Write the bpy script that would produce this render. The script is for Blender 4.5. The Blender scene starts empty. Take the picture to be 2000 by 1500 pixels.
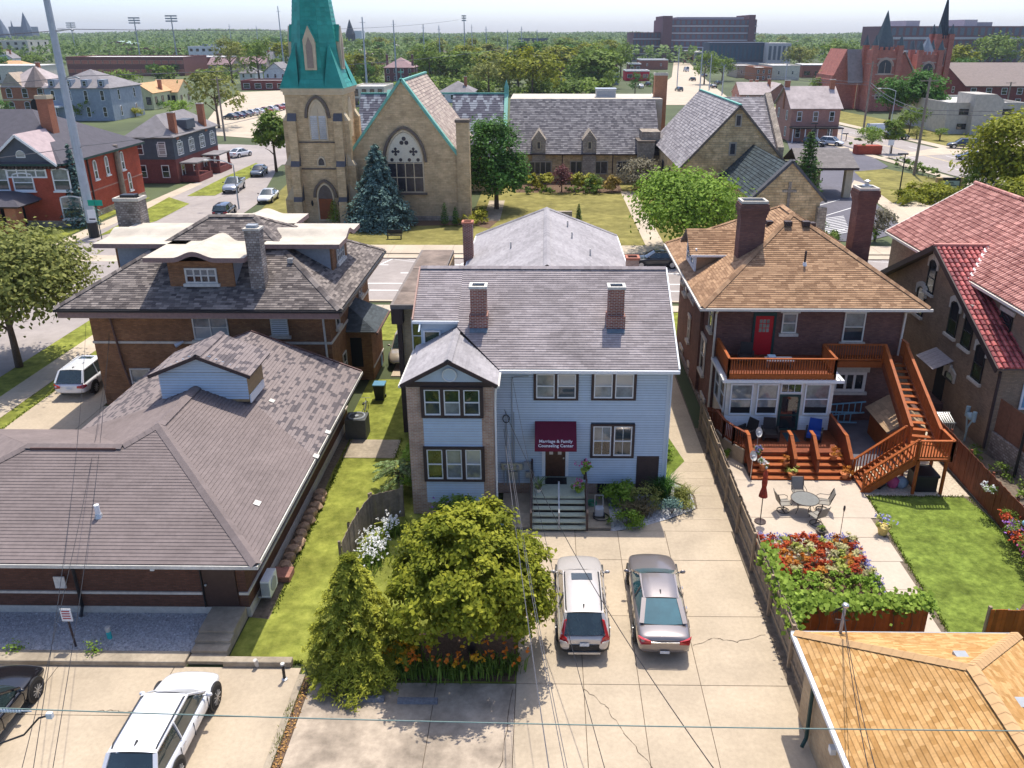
import bpy,bmesh,math,random
from mathutils import Vector as V,Matrix
R=random.Random(7)
SC=bpy.context.scene
COL=SC.collection
HAZE=0.00009
# ------------------------------------------------------------ camera
F,CX,CY,H,YH=1587.0,1045.0,690.0,20.2,62.0
PIT=math.atan((CY-YH)/F);YAW=math.atan(20/1587.0)
cd=bpy.data.cameras.new('camera');cam=bpy.data.objects.new('camera',cd);COL.objects.link(cam)
cam.location=(0,0,H);cam.rotation_euler=(math.pi/2-PIT,0,YAW)
cd.sensor_fit='HORIZONTAL';cd.sensor_width=36;cd.lens=F*36/2000
cd.shift_x=-(CX-1000)/2000;cd.shift_y=-(750-CY)/2000
cd.clip_start=0.5;cd.clip_end=9000
SC.camera=cam
SC.render.resolution_x,SC.render.resolution_y=1024,768
# ------------------------------------------------------------ sky, sun, exposure
SUN_TO=V((0.10,0.42,1.0)).normalized() # towards the sun
w=bpy.data.worlds.new('World');SC.world=w;w.use_nodes=True
nt=w.node_tree;nt.nodes.clear()
sky=nt.nodes.new('ShaderNodeTexSky');sky.sky_type='NISHITA';sky.sun_disc=False
sky.sun_elevation=math.asin(SUN_TO.z);sky.sun_rotation=math.atan2(SUN_TO.x,SUN_TO.y)
sky.air_density=0.5;sky.dust_density=2.1;sky.ozone_density=3.8;sky.altitude=200
bg=nt.nodes.new('ShaderNodeBackground');bg.inputs[1].default_value=0.15
wo=nt.nodes.new('ShaderNodeOutputWorld')
nt.links.new(sky.outputs[0],bg.inputs[0]);nt.links.new(bg.outputs[0],wo.inputs[0])
sl=bpy.data.lights.new('sun','SUN');sun=bpy.data.objects.new('sun',sl);COL.objects.link(sun)
sl.energy=2.4;sl.angle=math.radians(0.5);sl.color=(1.0,0.935,0.83)
sun.rotation_euler=SUN_TO.to_track_quat('Z','Y').to_euler();sun.location=(0,0,60)
vs=SC.view_settings;vs.view_transform='Standard';vs.look='None';vs.gamma=1;vs.exposure=1.08
vs.use_curve_mapping=False

# ------------------------------------------------------------ photo pixel -> place
_cp,_sp=math.cos(PIT),math.sin(PIT)
FW=V((-math.sin(YAW)*_cp,math.cos(YAW)*_cp,-_sp));RT=V((math.cos(YAW),math.sin(YAW),0));UP=RT.cross(FW)
CAM=V((0,0,H))
def ray(u,v):return FW+RT*((u-CX)/F)-UP*((v-CY)/F)
def at(u,v,z=0.0):
 d=ray(u,v);return CAM+d*((z-H)/d.z)
def atY(u,v,Y):
 d=ray(u,v);return CAM+d*(Y/d.y)
def atX(u,v,X):
 d=ray(u,v);return CAM+d*(X/d.x)

# ------------------------------------------------------------ materials
MATS={}
def _lnk(n,a,b):n.links.new(a,b)
def mat(name,col,rough=0.75,var=0.12,scale=6.0,bump=0.0,bscale=40.0,metal=0.0,spec=0.3,rnd=0.0,orn=0.0,
  col2=None,stain=0.0,sscale=0.35,trans=0.0,coat=0.0,emit=0,alpha=None):
 """noise-mottled surface; rnd: per-piece tint from the mesh attribute, orn: per-object tint, stain: broad weathering"""
 if name in MATS:return MATS[name]
 m=bpy.data.materials.new(name);m.use_nodes=True;n=m.node_tree;N=n.nodes
 b=N['Principled BSDF'];out=N['Material Output']
 b.inputs['Roughness'].default_value=rough;b.inputs['Metallic'].default_value=metal
 b.inputs['Specular IOR Level'].default_value=spec
 if coat:b.inputs['Coat Weight'].default_value=coat;b.inputs['Coat Roughness'].default_value=0.04
 tc=N.new('ShaderNodeTexCoord')
 nz=N.new('ShaderNodeTexNoise');nz.inputs['Scale'].default_value=scale;nz.inputs['Detail'].default_value=5;nz.inputs['Roughness'].default_value=0.65
 geo=N.new('ShaderNodeNewGeometry')
 _lnk(n,geo.outputs['Position'],nz.inputs['Vector'])
 c=tuple(col)+(1,);c2=tuple(col2)+(1,) if col2 else None
 mr=N.new('ShaderNodeMapRange');mr.inputs[1].default_value=0.3;mr.inputs[2].default_value=0.7
 mr.inputs[3].default_value=1-var;mr.inputs[4].default_value=1+var
 _lnk(n,nz.outputs['Fac'],mr.inputs[0]);val=mr.outputs[0]
 def mul(a,bsock):
  x=N.new('ShaderNodeMath');x.operation='MULTIPLY';_lnk(n,a,x.inputs[0]);_lnk(n,bsock,x.inputs[1]);return x.outputs[0]
 def rng(sock,lo,hi,a=0.0,bb=1.0):
  x=N.new('ShaderNodeMapRange');_lnk(n,sock,x.inputs[0]);x.inputs[1].default_value=a;x.inputs[2].default_value=bb
  x.inputs[3].default_value=lo;x.inputs[4].default_value=hi;return x.outputs[0]
 mixf=nz.outputs['Fac']
 if rnd:
  at_=N.new('ShaderNodeAttribute');at_.attribute_name='rnd'
  val=mul(val,rng(at_.outputs['Fac'],1-rnd,1+rnd));mixf=at_.outputs['Fac']
 if orn:
  oi=N.new('ShaderNodeObjectInfo');val=mul(val,rng(oi.outputs['Random'],1-orn,1+orn))
  if not rnd:mixf=oi.outputs['Random']
 if stain:
  n2=N.new('ShaderNodeTexNoise');n2 .inputs['Scale'].default_value=sscale;n2 .inputs['Detail'].default_value=6;n2 .inputs['Roughness'].default_value=0.6
  _lnk(n,geo.outputs['Position'],n2 .inputs['Vector']);val=mul(val,rng(n2 .outputs['Fac'],1-stain,1+stain*0.5,0.32,0.62))
 if c2:
  mx=N.new('ShaderNodeMix');mx.data_type='RGBA';mx.inputs['A'].default_value=c;mx.inputs['B'].default_value=c2
  _lnk(n,mixf,mx.inputs['Factor']);csock=mx.outputs['Result']
 else:
  rg=N.new('ShaderNodeRGB');rg.outputs[0].default_value=c;csock=rg.outputs[0]
 vm=N.new('ShaderNodeVectorMath');vm.operation='SCALE';_lnk(n,csock,vm.inputs[0]);_lnk(n,val,vm.inputs['Scale'])
 _lnk(n,vm.outputs[0],b.inputs['Base Color'])
 if bump:
  n3=N.new('ShaderNodeTexNoise');n3 .inputs['Scale'].default_value=bscale;n3 .inputs['Detail'].default_value=3
  _lnk(n,geo.outputs['Position'],n3 .inputs['Vector'])
  bp=N.new('ShaderNodeBump');bp.inputs['Strength'].default_value=bump;bp.inputs['Distance'].default_value=0.02
  _lnk(n,n3 .outputs['Fac'],bp.inputs['Height']);_lnk(n,bp.outputs[0],b.inputs['Normal'])
 if trans:
  tr=N.new('ShaderNodeBsdfTranslucent');_lnk(n,vm.outputs[0],tr.inputs[0])
  ms=N.new('ShaderNodeMixShader');ms.inputs[0].default_value=trans
  _lnk(n,b.outputs[0],ms.inputs[1]);_lnk(n,tr.outputs[0],ms.inputs[2]);_lnk(n,ms.outputs[0],out.inputs['Surface'])
 MATS[name]=m;return m
def brick(name,c1,c2,mortar,bw=0.22,bh=0.075,ms=0.012,var=0.25,bump=0.6,rough=0.85,stain=0.2,off=0.5,squash=1.0):
 """masonry laid in metres on the face-aligned UVs"""
 if name in MATS:return MATS[name]
 m=bpy.data.materials.new(name);m.use_nodes=True;n=m.node_tree;N=n.nodes;b=N['Principled BSDF']
 b.inputs['Roughness'].default_value=rough;b.inputs['Specular IOR Level'].default_value=0.2
 tc=N.new('ShaderNodeTexCoord');br=N.new('ShaderNodeTexBrick');geo=N.new('ShaderNodeNewGeometry')
 nv=N.new('ShaderNodeTexNoise');nv.inputs['Scale'].default_value=2.2;nv.inputs['Detail'].default_value=2
 _lnk(n,tc.outputs['UV'],nv.inputs['Vector'])
 ad=N.new('ShaderNodeMix');ad.data_type='VECTOR';ad.inputs['Factor'].default_value=0.012 if bh<0.12 else 0.06
 _lnk(n,tc.outputs['UV'],ad.inputs['A']);_lnk(n,nv.outputs['Color'],ad.inputs['B'])
 _lnk(n,ad.outputs['Result'],br.inputs['Vector'])
 br.inputs['Scale'].default_value=1;br.inputs['Brick Width'].default_value=bw;br.inputs['Row Height'].default_value=bh
 br.inputs['Mortar Size'].default_value=ms;br.inputs['Mortar Smooth'].default_value=0.2;br.inputs['Bias'].default_value=0
 br.offset=off
 br.inputs['Color1'].default_value=tuple(c1)+(1,);br.inputs['Color2'].default_value=tuple(c2)+(1,);br.inputs['Mortar'].default_value=tuple(mortar)+(1,)
 nz=N.new('ShaderNodeTexNoise');nz.inputs['Scale'].default_value=1.1;nz.inputs['Detail'].default_value=8;nz.inputs['Roughness'].default_value=0.7
 _lnk(n,geo.outputs['Position'],nz.inputs['Vector'])
 mr=N.new('ShaderNodeMapRange');mr.inputs[1].default_value=0.3;mr.inputs[2].default_value=0.7;mr.inputs[3].default_value=1-var;mr.inputs[4].default_value=1+var
 _lnk(n,nz.outputs['Fac'],mr.inputs[0])
 vm=N.new('ShaderNodeVectorMath');vm.operation='SCALE';_lnk(n,br.outputs['Color'],vm.inputs[0]);_lnk(n,mr.outputs[0],vm.inputs['Scale'])
 _lnk(n,vm.outputs[0],b.inputs['Base Color'])
 bp=N.new('ShaderNodeBump');bp.inputs['Strength'].default_value=bump;bp.inputs['Distance'].default_value=0.015;bp.invert=True
 _lnk(n,br.outputs['Fac'],bp.inputs['Height']);_lnk(n,bp.outputs[0],b.inputs['Normal'])
 MATS[name]=m;return m
def glass(name,col,rough=0.04,var=0.5,scale=0.9):
 """window glass seen against a dim room"""
 m=mat(name,col,rough=rough,var=var,scale=scale,spec=0.9);return m

# ------------------------------------------------------------ mesh kit
Z=V((0,0,1))
ORG={}
class MB:
 def __init__(s):s.v=[];s.f=[];s.m=[];s.r=[]
 def face(s,pts,m=0,r=None):
  i=len(s.v);s.v+=[V(p) for p in pts];s.f.append(list(range(i,i+len(pts))));s.m.append(m);s.r.append(R.random() if r is None else r)
 def box(s,x0,x1,y0,y1,z0,z1,m=0,T=None,r=None):
  r=R.random() if r is None else r
  p=[V((x,y,z)) for z in(z0,z1) for y in(y0,y1) for x in(x0,x1)]
  if T:p=[T@q for q in p]
  i=len(s.v);s.v+=p
  for f in((0,2,3,1),(4,5,7,6),(0,1,5,4),(2,6,7,3),(0,4,6,2),(1,3,7,5)):
   s.f.append([i+k for k in f]);s.m.append(m);s.r.append(r)
  return s
 def beam(s,a,b,w,h,m=0,up=Z,r=None):
  a,b=V(a),V(b);d=(b-a).normalized();sd=d.cross(up)
  if sd.length<1e-4:sd=d.cross(V((1,0,0)))
  sd.normalize();u=sd.cross(d)
  T=Matrix((sd,d,u)).transposed().to_4x4();T.translation=a
  s.box(-w/2,w/2,0,(b-a).length,-h/2,h/2,m,T,r);return s
 def prism(s,poly,vec,m=0,r=None,mtop=None):
  poly=[V(p) for p in poly];vec=V(vec);nrm=(poly[1]-poly[0]).cross(poly[2]-poly[1])
  if nrm.dot(vec)<0:poly=poly[::-1]
  r=R.random() if r is None else r;n=len(poly)
  s.face([p for p in poly[::-1]],m,r);s.face([p+vec for p in poly],m if mtop is None else mtop,r)
  for i in range(n):
   a,b=poly[i],poly[(i+1)%n];s.face([a,b,b+vec,a+vec],m,r)
  return s
 def cyl(s,a,b,r0,r1=None,n=8,m=0,caps=True,r=None):
  a,b=V(a),V(b);r1=r0 if r1 is None else r1;d=(b-a).normalized()
  x=d.orthogonal().normalized();y=d.cross(x);i=len(s.v);r=R.random() if r is None else r
  for c,rr in((a,r0),(b,r1)):
   for k in range(n):
    t=2*math.pi*k/n;s.v.append(c+x*(rr*math.cos(t))+y*(rr*math.sin(t)))
  for k in range(n):
   s.f.append([i+k,i+(k+1)%n,i+n+(k+1)%n,i+n+k]);s.m.append(m);s.r.append(r)
  if caps:
   s.f.append([i+k for k in range(n)][::-1]);s.m.append(m);s.r.append(r)
   s.f.append([i+n+k for k in range(n)]);s.m.append(m);s.r.append(r)
  return s
 def tube(s,pts,rad,n=6,m=0,r=None):
  rs=rad if isinstance(rad,(list,tuple)) else[rad]*len(pts)
  pts=[V(p) for p in pts];i=len(s.v);x=None;r=R.random() if r is None else r
  for k,p in enumerate(pts):
   d=(pts[min(k+1,len(pts)-1)]-pts[max(k-1,0)]).normalized()
   if x is None:x=d.orthogonal().normalized()
   else:
    x=x-d*x.dot(d);x=x.normalized() if x.length>1e-6 else d.orthogonal().normalized()
   y=d.cross(x)
   for j in range(n):
    t=2*math.pi*j/n;s.v.append(p+x*(rs[k]*math.cos(t))+y*(rs[k]*math.sin(t)))
  for k in range(len(pts)-1):
   for j in range(n):
    a=i+k*n;s.f.append([a+j,a+(j+1)%n,a+n+(j+1)%n,a+n+j]);s.m.append(m);s.r.append(r)
  s.f.append([i+j for j in range(n)][::-1]);s.m.append(m);s.r.append(r)
  e=i+(len(pts)-1)*n;s.f.append([e+j for j in range(n)]);s.m.append(m);s.r.append(r)
  return s
 def loft(s,rings,m=0,closed=True,caps=True,r=None):
  n=len(rings[0]);i=len(s.v);r=R.random() if r is None else r
  for rg in rings:s.v+=[V(p) for p in rg]
  for k in range(len(rings)-1):
   for j in range(n if closed else n-1):
    a=i+k*n;s.f.append([a+j,a+(j+1)%n,a+n+(j+1)%n,a+n+j]);s.m.append(m);s.r.append(r)
  if caps and closed:
   s.f.append([i+j for j in range(n)][::-1]);s.m.append(m);s.r.append(r)
   e=i+(len(rings)-1)*n;s.f.append([e+j for j in range(n)]);s.m.append(m);s.r.append(r)
  return s
 def lathe(s,c,prof,n=12,m=0):
  c=V(c);s.loft([[c+V((rr*math.cos(2*math.pi*k/n),rr*math.sin(2*math.pi*k/n),z)) for k in range(n)] for rr,z in prof],m);return s
 def blob(s,c,rx,ry,rz,m=0,n=7,k=5,j=0.15,r=None):
  c=V(c);rings=[]
  for a in range(k+1):
   t=math.pi*a/k
   rings.append([c+V((rx*max(0.03,math.sin(t))*math.cos(2*math.pi*b/n)*R.uniform(1-j,1+j),ry*max(0.03,math.sin(t))*math.sin(2*math.pi*b/n)*R.uniform(1-j,1+j),rz*math.cos(t))) for b in range(n)][::-1])
  s.loft(rings,m,r=r);return s
 def mesh(s,name,mats,org=V((0,0,0)),smooth=False):
  me=bpy.data.meshes.new(name)
  vv=[tuple(p-org) for p in s.v]
  me.from_pydata(vv,[],s.f)
  for mm in(mats if isinstance(mats,(list,tuple)) else[mats]):me.materials.append(mm)
  if any(s.m):me.polygons.foreach_set('material_index',s.m)
  if smooth:me.polygons.foreach_set('use_smooth',[True]*len(s.f))
  a=me.attributes.new('rnd','FLOAT','FACE');a.data.foreach_set('value',s.r)
  uv=me.uv_layers.new(name='UVMap');d=[0.0]*(2*len(me.loops));li=0
  me.update()
  for p in me.polygons:
   nn=p.normal
   if abs(nn.z)>0.999:t=V((1,0,0));bb=V((0,1,0))
   else:t=V((-nn.y,nn.x,0)).normalized();bb=nn.cross(t)
   for vi in p.vertices:
    q=me.vertices[vi].co;d[li]=q.dot(t);d[li+1]=q.dot(bb);li+=2
  uv.data.foreach_set('uv',d)
  return me
 def build(s,name,mats,parent=None,smooth=False,world=True):
  org=ORG.get(parent.name,V((0,0,0))) if(parent and world) else V((0,0,0))
  o=bpy.data.objects.new(name,s.mesh(name,mats,org,smooth));COL.objects.link(o)
  if parent:o.parent=parent;ORG[o.name]=org
  return o
def tag(o,label=None,cat=None,group=None,kind=None):
 if label:o['label']=label
 if cat:o['category']=cat
 if group:o['group']=group
 if kind:o['kind']=kind
 return o
def thing(name,label,cat,loc=(0,0,0),rz=0.0,group=None):
 o=bpy.data.objects.new(name,None);COL.objects.link(o);o.location=loc;o.rotation_euler=(0,0,rz)
 o.empty_display_size=0.2;ORG[o.name]=V(loc);return tag(o,label,cat,group)
def copy_tree(o,parent=None):
 c=o.copy();COL.objects.link(c);c.parent=parent
 for ch in list(o.children):copy_tree(ch,c)
 return c
def struct(name,mb,m,smooth=False):return tag(mb.build(name,m,None,smooth),kind='structure')
def smoothmod(o,lv=2):
 md=o.modifiers.new('sub','SUBSURF');md.levels=lv;md.render_levels=lv
 for p in o.data.polygons:p.use_smooth=True
 return o
def bevel(o,wd=0.01,seg=2):
 md=o.modifiers.new('bev','BEVEL');md.width=wd;md.segments=seg;md.limit_method='ANGLE';return o

# ------------------------------------------------------------ polygons, roofs
def clip2(poly,a,b,c): # keep a*x+b*y<=c
 out=[]
 for i in range(len(poly)):
  p,q=poly[i],poly[(i+1)%len(poly)];dp=a*p[0]+b*p[1]-c;dq=a*q[0]+b*q[1]-c
  if dp<=0:out.append(p)
  if dp*dq<0:
   t=dp/(dp-dq);out.append((p[0]+(q[0]-p[0])*t,p[1]+(q[1]-p[1])*t))
 return out
def frame(poly):
 poly=[V(p) for p in poly];n=V((0,0,0))
 for i in range(len(poly)):n+=poly[i].cross(poly[(i+1)%len(poly)])
 n.normalize()
 if n.z<0:n=-n
 t=V((-n.y,n.x,0));t=t.normalized() if t.length>1e-4 else V((1,0,0));b=n.cross(t) # b points up the slope
 return poly[0],t,b,n
def area2(p):return 0.5*abs(sum(p[i][0]*p[(i+1)%len(p)][1]-p[(i+1)%len(p)][0]*p[i][1] for i in range(len(p))))
def courses(poly,ch=0.145,pw=0.32,th=0.022,jit=0.35,stag=True,mats=1):
 """overlapping shingle pieces covering a convex roof polygon: list of (MB, centre)"""
 o,t,b,n=frame(poly);P=[((V(p)-o).dot(t),(V(p)-o).dot(b)) for p in poly]
 v0=min(p[1] for p in P);v1=max(p[1] for p in P);out=[];k=0;v=v0
 while v<v1-1e-3:
  strip=clip2(clip2(P,0,-1,-v),0,1,v+ch)
  if len(strip)>2:
   ua=min(p[0] for p in strip);ub=max(p[0] for p in strip);u=ua-(R.random()*pw if stag else 0)
   while u<ub:
    wd=pw*R.uniform(1-jit,1+jit)
    pc=clip2(clip2(strip,-1,0,-u),1,0,u+wd)
    if len(pc)>2 and area2(pc)>0.02*ch*pw:
     out.append((pc,v,R.random()))
    u+=wd
  v+=ch;k+=1
 return o,t,b,n,out,ch,th
def add_piece(mb,o,t,b,n,pc,v,ch,th,r,lift=0.006,m=0):
 top=[]
 for p in pc:
  h=lift+th*(1-(p[1]-v)/ch);top.append(o+t*p[0]+b*p[1]+n*h)
 if(top[1]-top[0]).cross(top[2]-top[1]).dot(n)<0:top=top[::-1];pc=pc[::-1]
 mb.face(top,m,r)
 for i in range(len(pc)):
  p,q=pc[i],pc[(i+1)%len(pc)]
  if abs(p[1]-v)<1e-4 and abs(q[1]-v)<1e-4:
   A=o+t*p[0]+b*p[1];B=o+t*q[0]+b*q[1]
   mb.face([A,B,top[(i+1)%len(pc)],top[i]],m,r)
def roof(parent,poly,dmat,smat,ch=0.145,pw=0.32,th=0.022,jit=0.35,deck=0.1,name='roof_slope',pieces=0,key=None,rfun=None):
 o,t,b,n,out,ch,th=courses(poly,ch,pw,th,jit)
 d=MB().prism([V(p)-n*deck for p in poly],n*deck).build(name,dmat,parent)
 single=[]
 if pieces:
  out.sort(key=lambda e:key(o+t*e[0][0][0]+b*e[0][0][1]));single=out[:pieces];out=out[pieces:]
 mb=MB()
 for pc,v,r in out:add_piece(mb,o,t,b,n,pc,v,ch,th,rfun(r,o+t*pc[0][0]+b*pc[0][1]) if rfun else r)
 s=mb.build('shingles',smat,d);tag(s,kind='stuff')
 for pc,v,r in single:
  m1=MB();add_piece(m1,o,t,b,n,pc,v,ch,th,r);m1 .build('shingle',smat,d)
 return d
def ridge_cap(parent,a,b,m,w=0.3,name='ridge_cap',step=0.3):
 a,b=V(a),V(b);L=(b-a).length;k=max(2,int(L/step));mb=MB();d=(b-a)/k;sd=d.cross(Z).normalized()*(w/2)
 for i in range(k):
  p=a+d*i;q=a+d*(i+1.08);u=Z*0.07;lo=Z*-0.035;r=R.random()
  mb.face([p+sd+lo,q+sd+lo+Z*.012,q+u+Z*.012,p+u],0,r);mb.face([p+u,q+u+Z*.012,q-sd+lo+Z*.012,p-sd+lo],0,r)
 return tag(mb.build(name,m,parent),kind='stuff')

# ------------------------------------------------------------ windows, doors
GD=glass('window_glass_dark',(0.02,0.025,0.03))
GB=glass('window_glass_blue',(0.035,0.05,0.06))
GL=glass('window_glass_over_blind',(0.36,0.37,0.36),rough=0.08,var=0.12)
GC=glass('window_glass_over_curtain',(0.2,0.22,0.22),rough=0.06,var=0.4,scale=2)
GG=glass('window_glass_green_reflection',(0.035,0.055,0.025),var=0.7,scale=2.2)
def window(parent,c,nrm,w,h,fm,up=GD,lo=None,fw=0.07,dep=0.07,mull=1,rail=True,sill=None,sd=0.1,lint=None,lh=0.2,arch=0.0,grid=0,name='window',lw=0.12,keyst=False):
 """sash window standing on wall point c (bottom centre); nrm = outward direction in plan; arch = rise of a curved head"""
 n=V((nrm[0],nrm[1],0)).normalized();t=Z.cross(n);c=V(c)
 def P(x,z,d):return c+t*x+Z*z+n*d
 fr=MB()
 def bar(x0,x1,z0,z1,d0=0.0,d1=dep,mb=None,r=.5):
  (mb or fr).prism([P(x0,z0,d0),P(x1,z0,d0),P(x1,z1,d0),P(x0,z1,d0)],n*(d1-d0),0,r)
 bar(-w/2,-w/2+fw,0,h);bar(w/2-fw,w/2,0,h);bar(-w/2+fw,w/2-fw,0,fw)
 if arch<=0:bar(-w/2+fw,w/2-fw,h-fw,h)
 na=8
 def ap(k,W,off=0.0): # segmental head
  x=-W+2*W*k/na;return x,h+arch*(1-(x/(w/2))**2)**(0.5 if arch>0.45*w else 1.0)+off
 if arch>0:
  for k in range(na):
   (x0,z0),(x1,z1)=ap(k,w/2-1e-3),ap(k+1,w/2-1e-3)
   fr.prism([P(x0,z0-fw,0),P(x1,z1-fw,0),P(x1,z1,0),P(x0,z0,0)],n*dep,0,.5)
 cw=(w-2*fw)/mull
 for k in range(1,mull):bar(-w/2+fw+cw*k-fw*.4,-w/2+fw+cw*k+fw*.4,fw,h-(fw if arch<=0 else 0),0,dep*.95)
 if rail:bar(-w/2+fw,w/2-fw,h*.5-fw*.35,h*.5+fw*.35,0,dep*.8)
 if grid:
  for k in range(mull):
   x0=-w/2+fw+cw*k
   for g in range(1,grid):bar(x0+cw*g/grid-.012,x0+cw*g/grid+.012,h*.5 if rail else fw,h-fw,0,dep*.6)
 o=fr.build(name,fm,parent)
 for k in range(mull):
  x0=-w/2+fw+cw*k;x1=x0+cw;d=dep*.3
  if rail:
   q=MB();q.face([P(x0,fw*.5,d),P(x1,fw*.5,d),P(x1,h*.5,d),P(x0,h*.5,d)]);q.build('pane',lo or up,o)
   z0=h*.5
  else:z0=fw*.5
  q=MB();pts=[P(x0,z0,d),P(x1,z0,d)]
  if arch>0:
   for j in range(na,-1,-1):
    x,zz=ap(j,w/2-fw*.3)
    if x0<=x<=x1 or mull==1:pts.append(P(x,zz-fw*.5,d))
   if len(pts)<4:pts+=[P(x1,h-fw*.5,d),P(x0,h-fw*.5,d)]
  else:pts+=[P(x1,h-fw*.5,d),P(x0,h-fw*.5,d)]
  q.face(pts);q.build('pane',up,o)
 if sill:
  mb=MB();bar(-w/2-lw,w/2+lw,-0.16,-0.003,0,sd+dep,mb);mb.build('sill',sill,o)
 if lint:
  mb=MB()
  if arch>0:
   for k in range(na):
    (x0,z0),(x1,z1)=ap(k,w/2+.001),ap(k+1,w/2+.001);s0=1+lw/(w/2);
    mb.prism([P(x0,z0+.004,0),P(x1,z1+.004,0),P(x1*s0,z1+lh,0),P(x0*s0,z0+lh,0)],n*(dep+.03),0,.5)
   if keyst:bar(-.11,.11,h+arch-.02,h+arch+lh+.12,0,dep+.07,mb)
   bar(-w/2-lw-.04,-w/2-.004,h-.28,h+lh,0,dep+.02,mb);bar(w/2+.004,w/2+lw+.04,h-.28,h+lh,0,dep+.02,mb)
  else:bar(-w/2-lw,w/2+lw,h+.004,h+lh,0,dep+.02,mb)
  mb.build('lintel',lint,o)
 return o
def gutterline(parent,a,b,m,r=0.07,name='gutter'):
 a,b=V(a),V(b);return MB().beam(a,b,r*2,r*1.7).build(name,m,parent)
def pipe(parent,pts,m,r=0.05,name='downspout'):return MB().tube(pts,r,6).build(name,m,parent)
# ============================================================ the ground, streets, lawns
M_ground=mat('ground_soil_grass',(0.085,0.105,0.045),0.95,var=0.3,scale=0.05,stain=0.3,sscale=0.01)
M_lawn=mat('lawn_grass',(0.163,0.202,0.0286),0.95,var=0.3,scale=2.2,bump=1.0,bscale=18,col2=(0.26,0.26,0.0585),stain=0.4,sscale=0.6,spec=0.1)
M_lawn2=mat('lawn_lush',(0.102,0.156,0.024),0.95,var=0.35,scale=3.2,bump=1.0,bscale=16,col2=(0.18,0.222,0.042),stain=0.35,sscale=0.9,spec=0.1)
M_lawn3=mat('lawn_dry',(0.178,0.167,0.046),0.95,var=0.25,scale=0.9,bump=0.8,bscale=9,col2=(0.253,0.218,0.0747),stain=0.3,sscale=0.25,spec=0.1)
M_conc=mat('concrete_drive',(0.45,0.37,0.27),0.9,var=0.09,scale=7,bump=0.25,bscale=60,stain=0.14,sscale=0.45,orn=0.04,spec=0.15)
M_concg=mat('concrete_weathered',(0.37,0.31,0.23),0.9,var=0.16,scale=5,bump=0.3,bscale=60,stain=0.3,sscale=0.5,orn=0.05,spec=0.15)
M_patio=mat('concrete_patio',(0.5,0.42,0.33),0.9,var=0.06,scale=6,bump=0.2,bscale=60,stain=0.1,sscale=0.4,orn=0.03,spec=0.15)
M_walk=mat('concrete_walk',(0.5,0.42,0.32),0.9,var=0.08,scale=3,stain=0.12,sscale=0.3,orn=0.05,spec=0.15)
M_road=mat('road_surface',(0.33,0.29,0.265),0.9,var=0.1,scale=1.4,stain=0.14,sscale=0.12,bump=0.2,bscale=20)
M_asph=mat('asphalt_drive',(0.125,0.12,0.14),0.9,var=0.14,scale=2,stain=0.15,sscale=0.2,bump=0.2,bscale=30)
M_white=mat('painted_marking',(0.78,0.77,0.74),0.8,var=0.12,scale=8)
M_yel=mat('painted_yellow_marking',(0.62,0.5,0.28),0.8,var=0.2,scale=8)
M_soil=mat('bare_soil',(0.16,0.125,0.09),0.95,var=0.35,scale=5,bump=0.8,bscale=14)
M_mulch=mat('mulch',(0.13,0.08,0.05),0.95,var=0.4,scale=9,bump=1,bscale=25)
M_gravel=mat('gravel_blue_grey',(0.42,0.42,0.43),0.85,var=0.35,scale=11,bump=1.2,bscale=14,rnd=0.3)
M_pebble=mat('pebble_tan',(0.52,0.44,0.33),0.85,var=0.35,scale=9,bump=1.2,bscale=12,rnd=0.25)

def sheet(name,pts,m,z,kind='structure',sub=0):
 mb=MB();mb.face([V((p[0],p[1],z)) for p in pts],0,.5)
 o=mb.build(name,m);return tag(o,kind=kind)
def pix(*uv):return[at(u,v) for u,v in uv]
S=9000
sheet('ground',[(-S,-300),(S,-300),(S,S),(-S,S)],M_ground,-0.06)

# --- lots in front: slabs of concrete with open joints
def slabs(name,rects,m,z=0.0,gap=0.012,th=0.12,under=M_soil,piece='slab'):
 xs=[c for r_ in rects for c in(r_[0],r_[1])];ys=[c for r_ in rects for c in(r_[2],r_[3])]
 base=MB()
 for x0,x1,y0,y1 in rects:base.face([(x0,y0,z-.03),(x1,y0,z-.03),(x1,y1,z-.03),(x0,y1,z-.03)],0,.5)
 o=tag(base.build(name,under),kind='structure')
 for x0,x1,y0,y1 in rects:
  MB().prism([(x0+gap,y0+gap,z-th),(x1-gap,y0+gap,z-th),(x1-gap,y1-gap,z-th),(x0+gap,y1-gap,z-th)],(0,0,th+R.uniform(-.003,.003))).build(piece,m,o)
 return o
X=[-7.75,-3.55,-0.9,1.35,3.2,5.25,8.15];Yr=[9,14,17.6,21.12]
rc=[(X[i],X[i+1],Yr[j],Yr[j+1]) for i in range(6) for j in range(3)]
Yq=[21.12,24.55,28.0,30.1]
rc+=[(X[i],X[i+1],Yq[j],Yq[j+1]) for i in range(2,6) for j in range(3)]
pk=slabs('parking_pavement',rc,M_conc)
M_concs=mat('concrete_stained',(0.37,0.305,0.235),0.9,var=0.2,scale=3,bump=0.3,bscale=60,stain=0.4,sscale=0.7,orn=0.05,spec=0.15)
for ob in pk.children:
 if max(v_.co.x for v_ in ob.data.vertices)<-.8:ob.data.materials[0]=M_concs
ck=MB()
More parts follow.
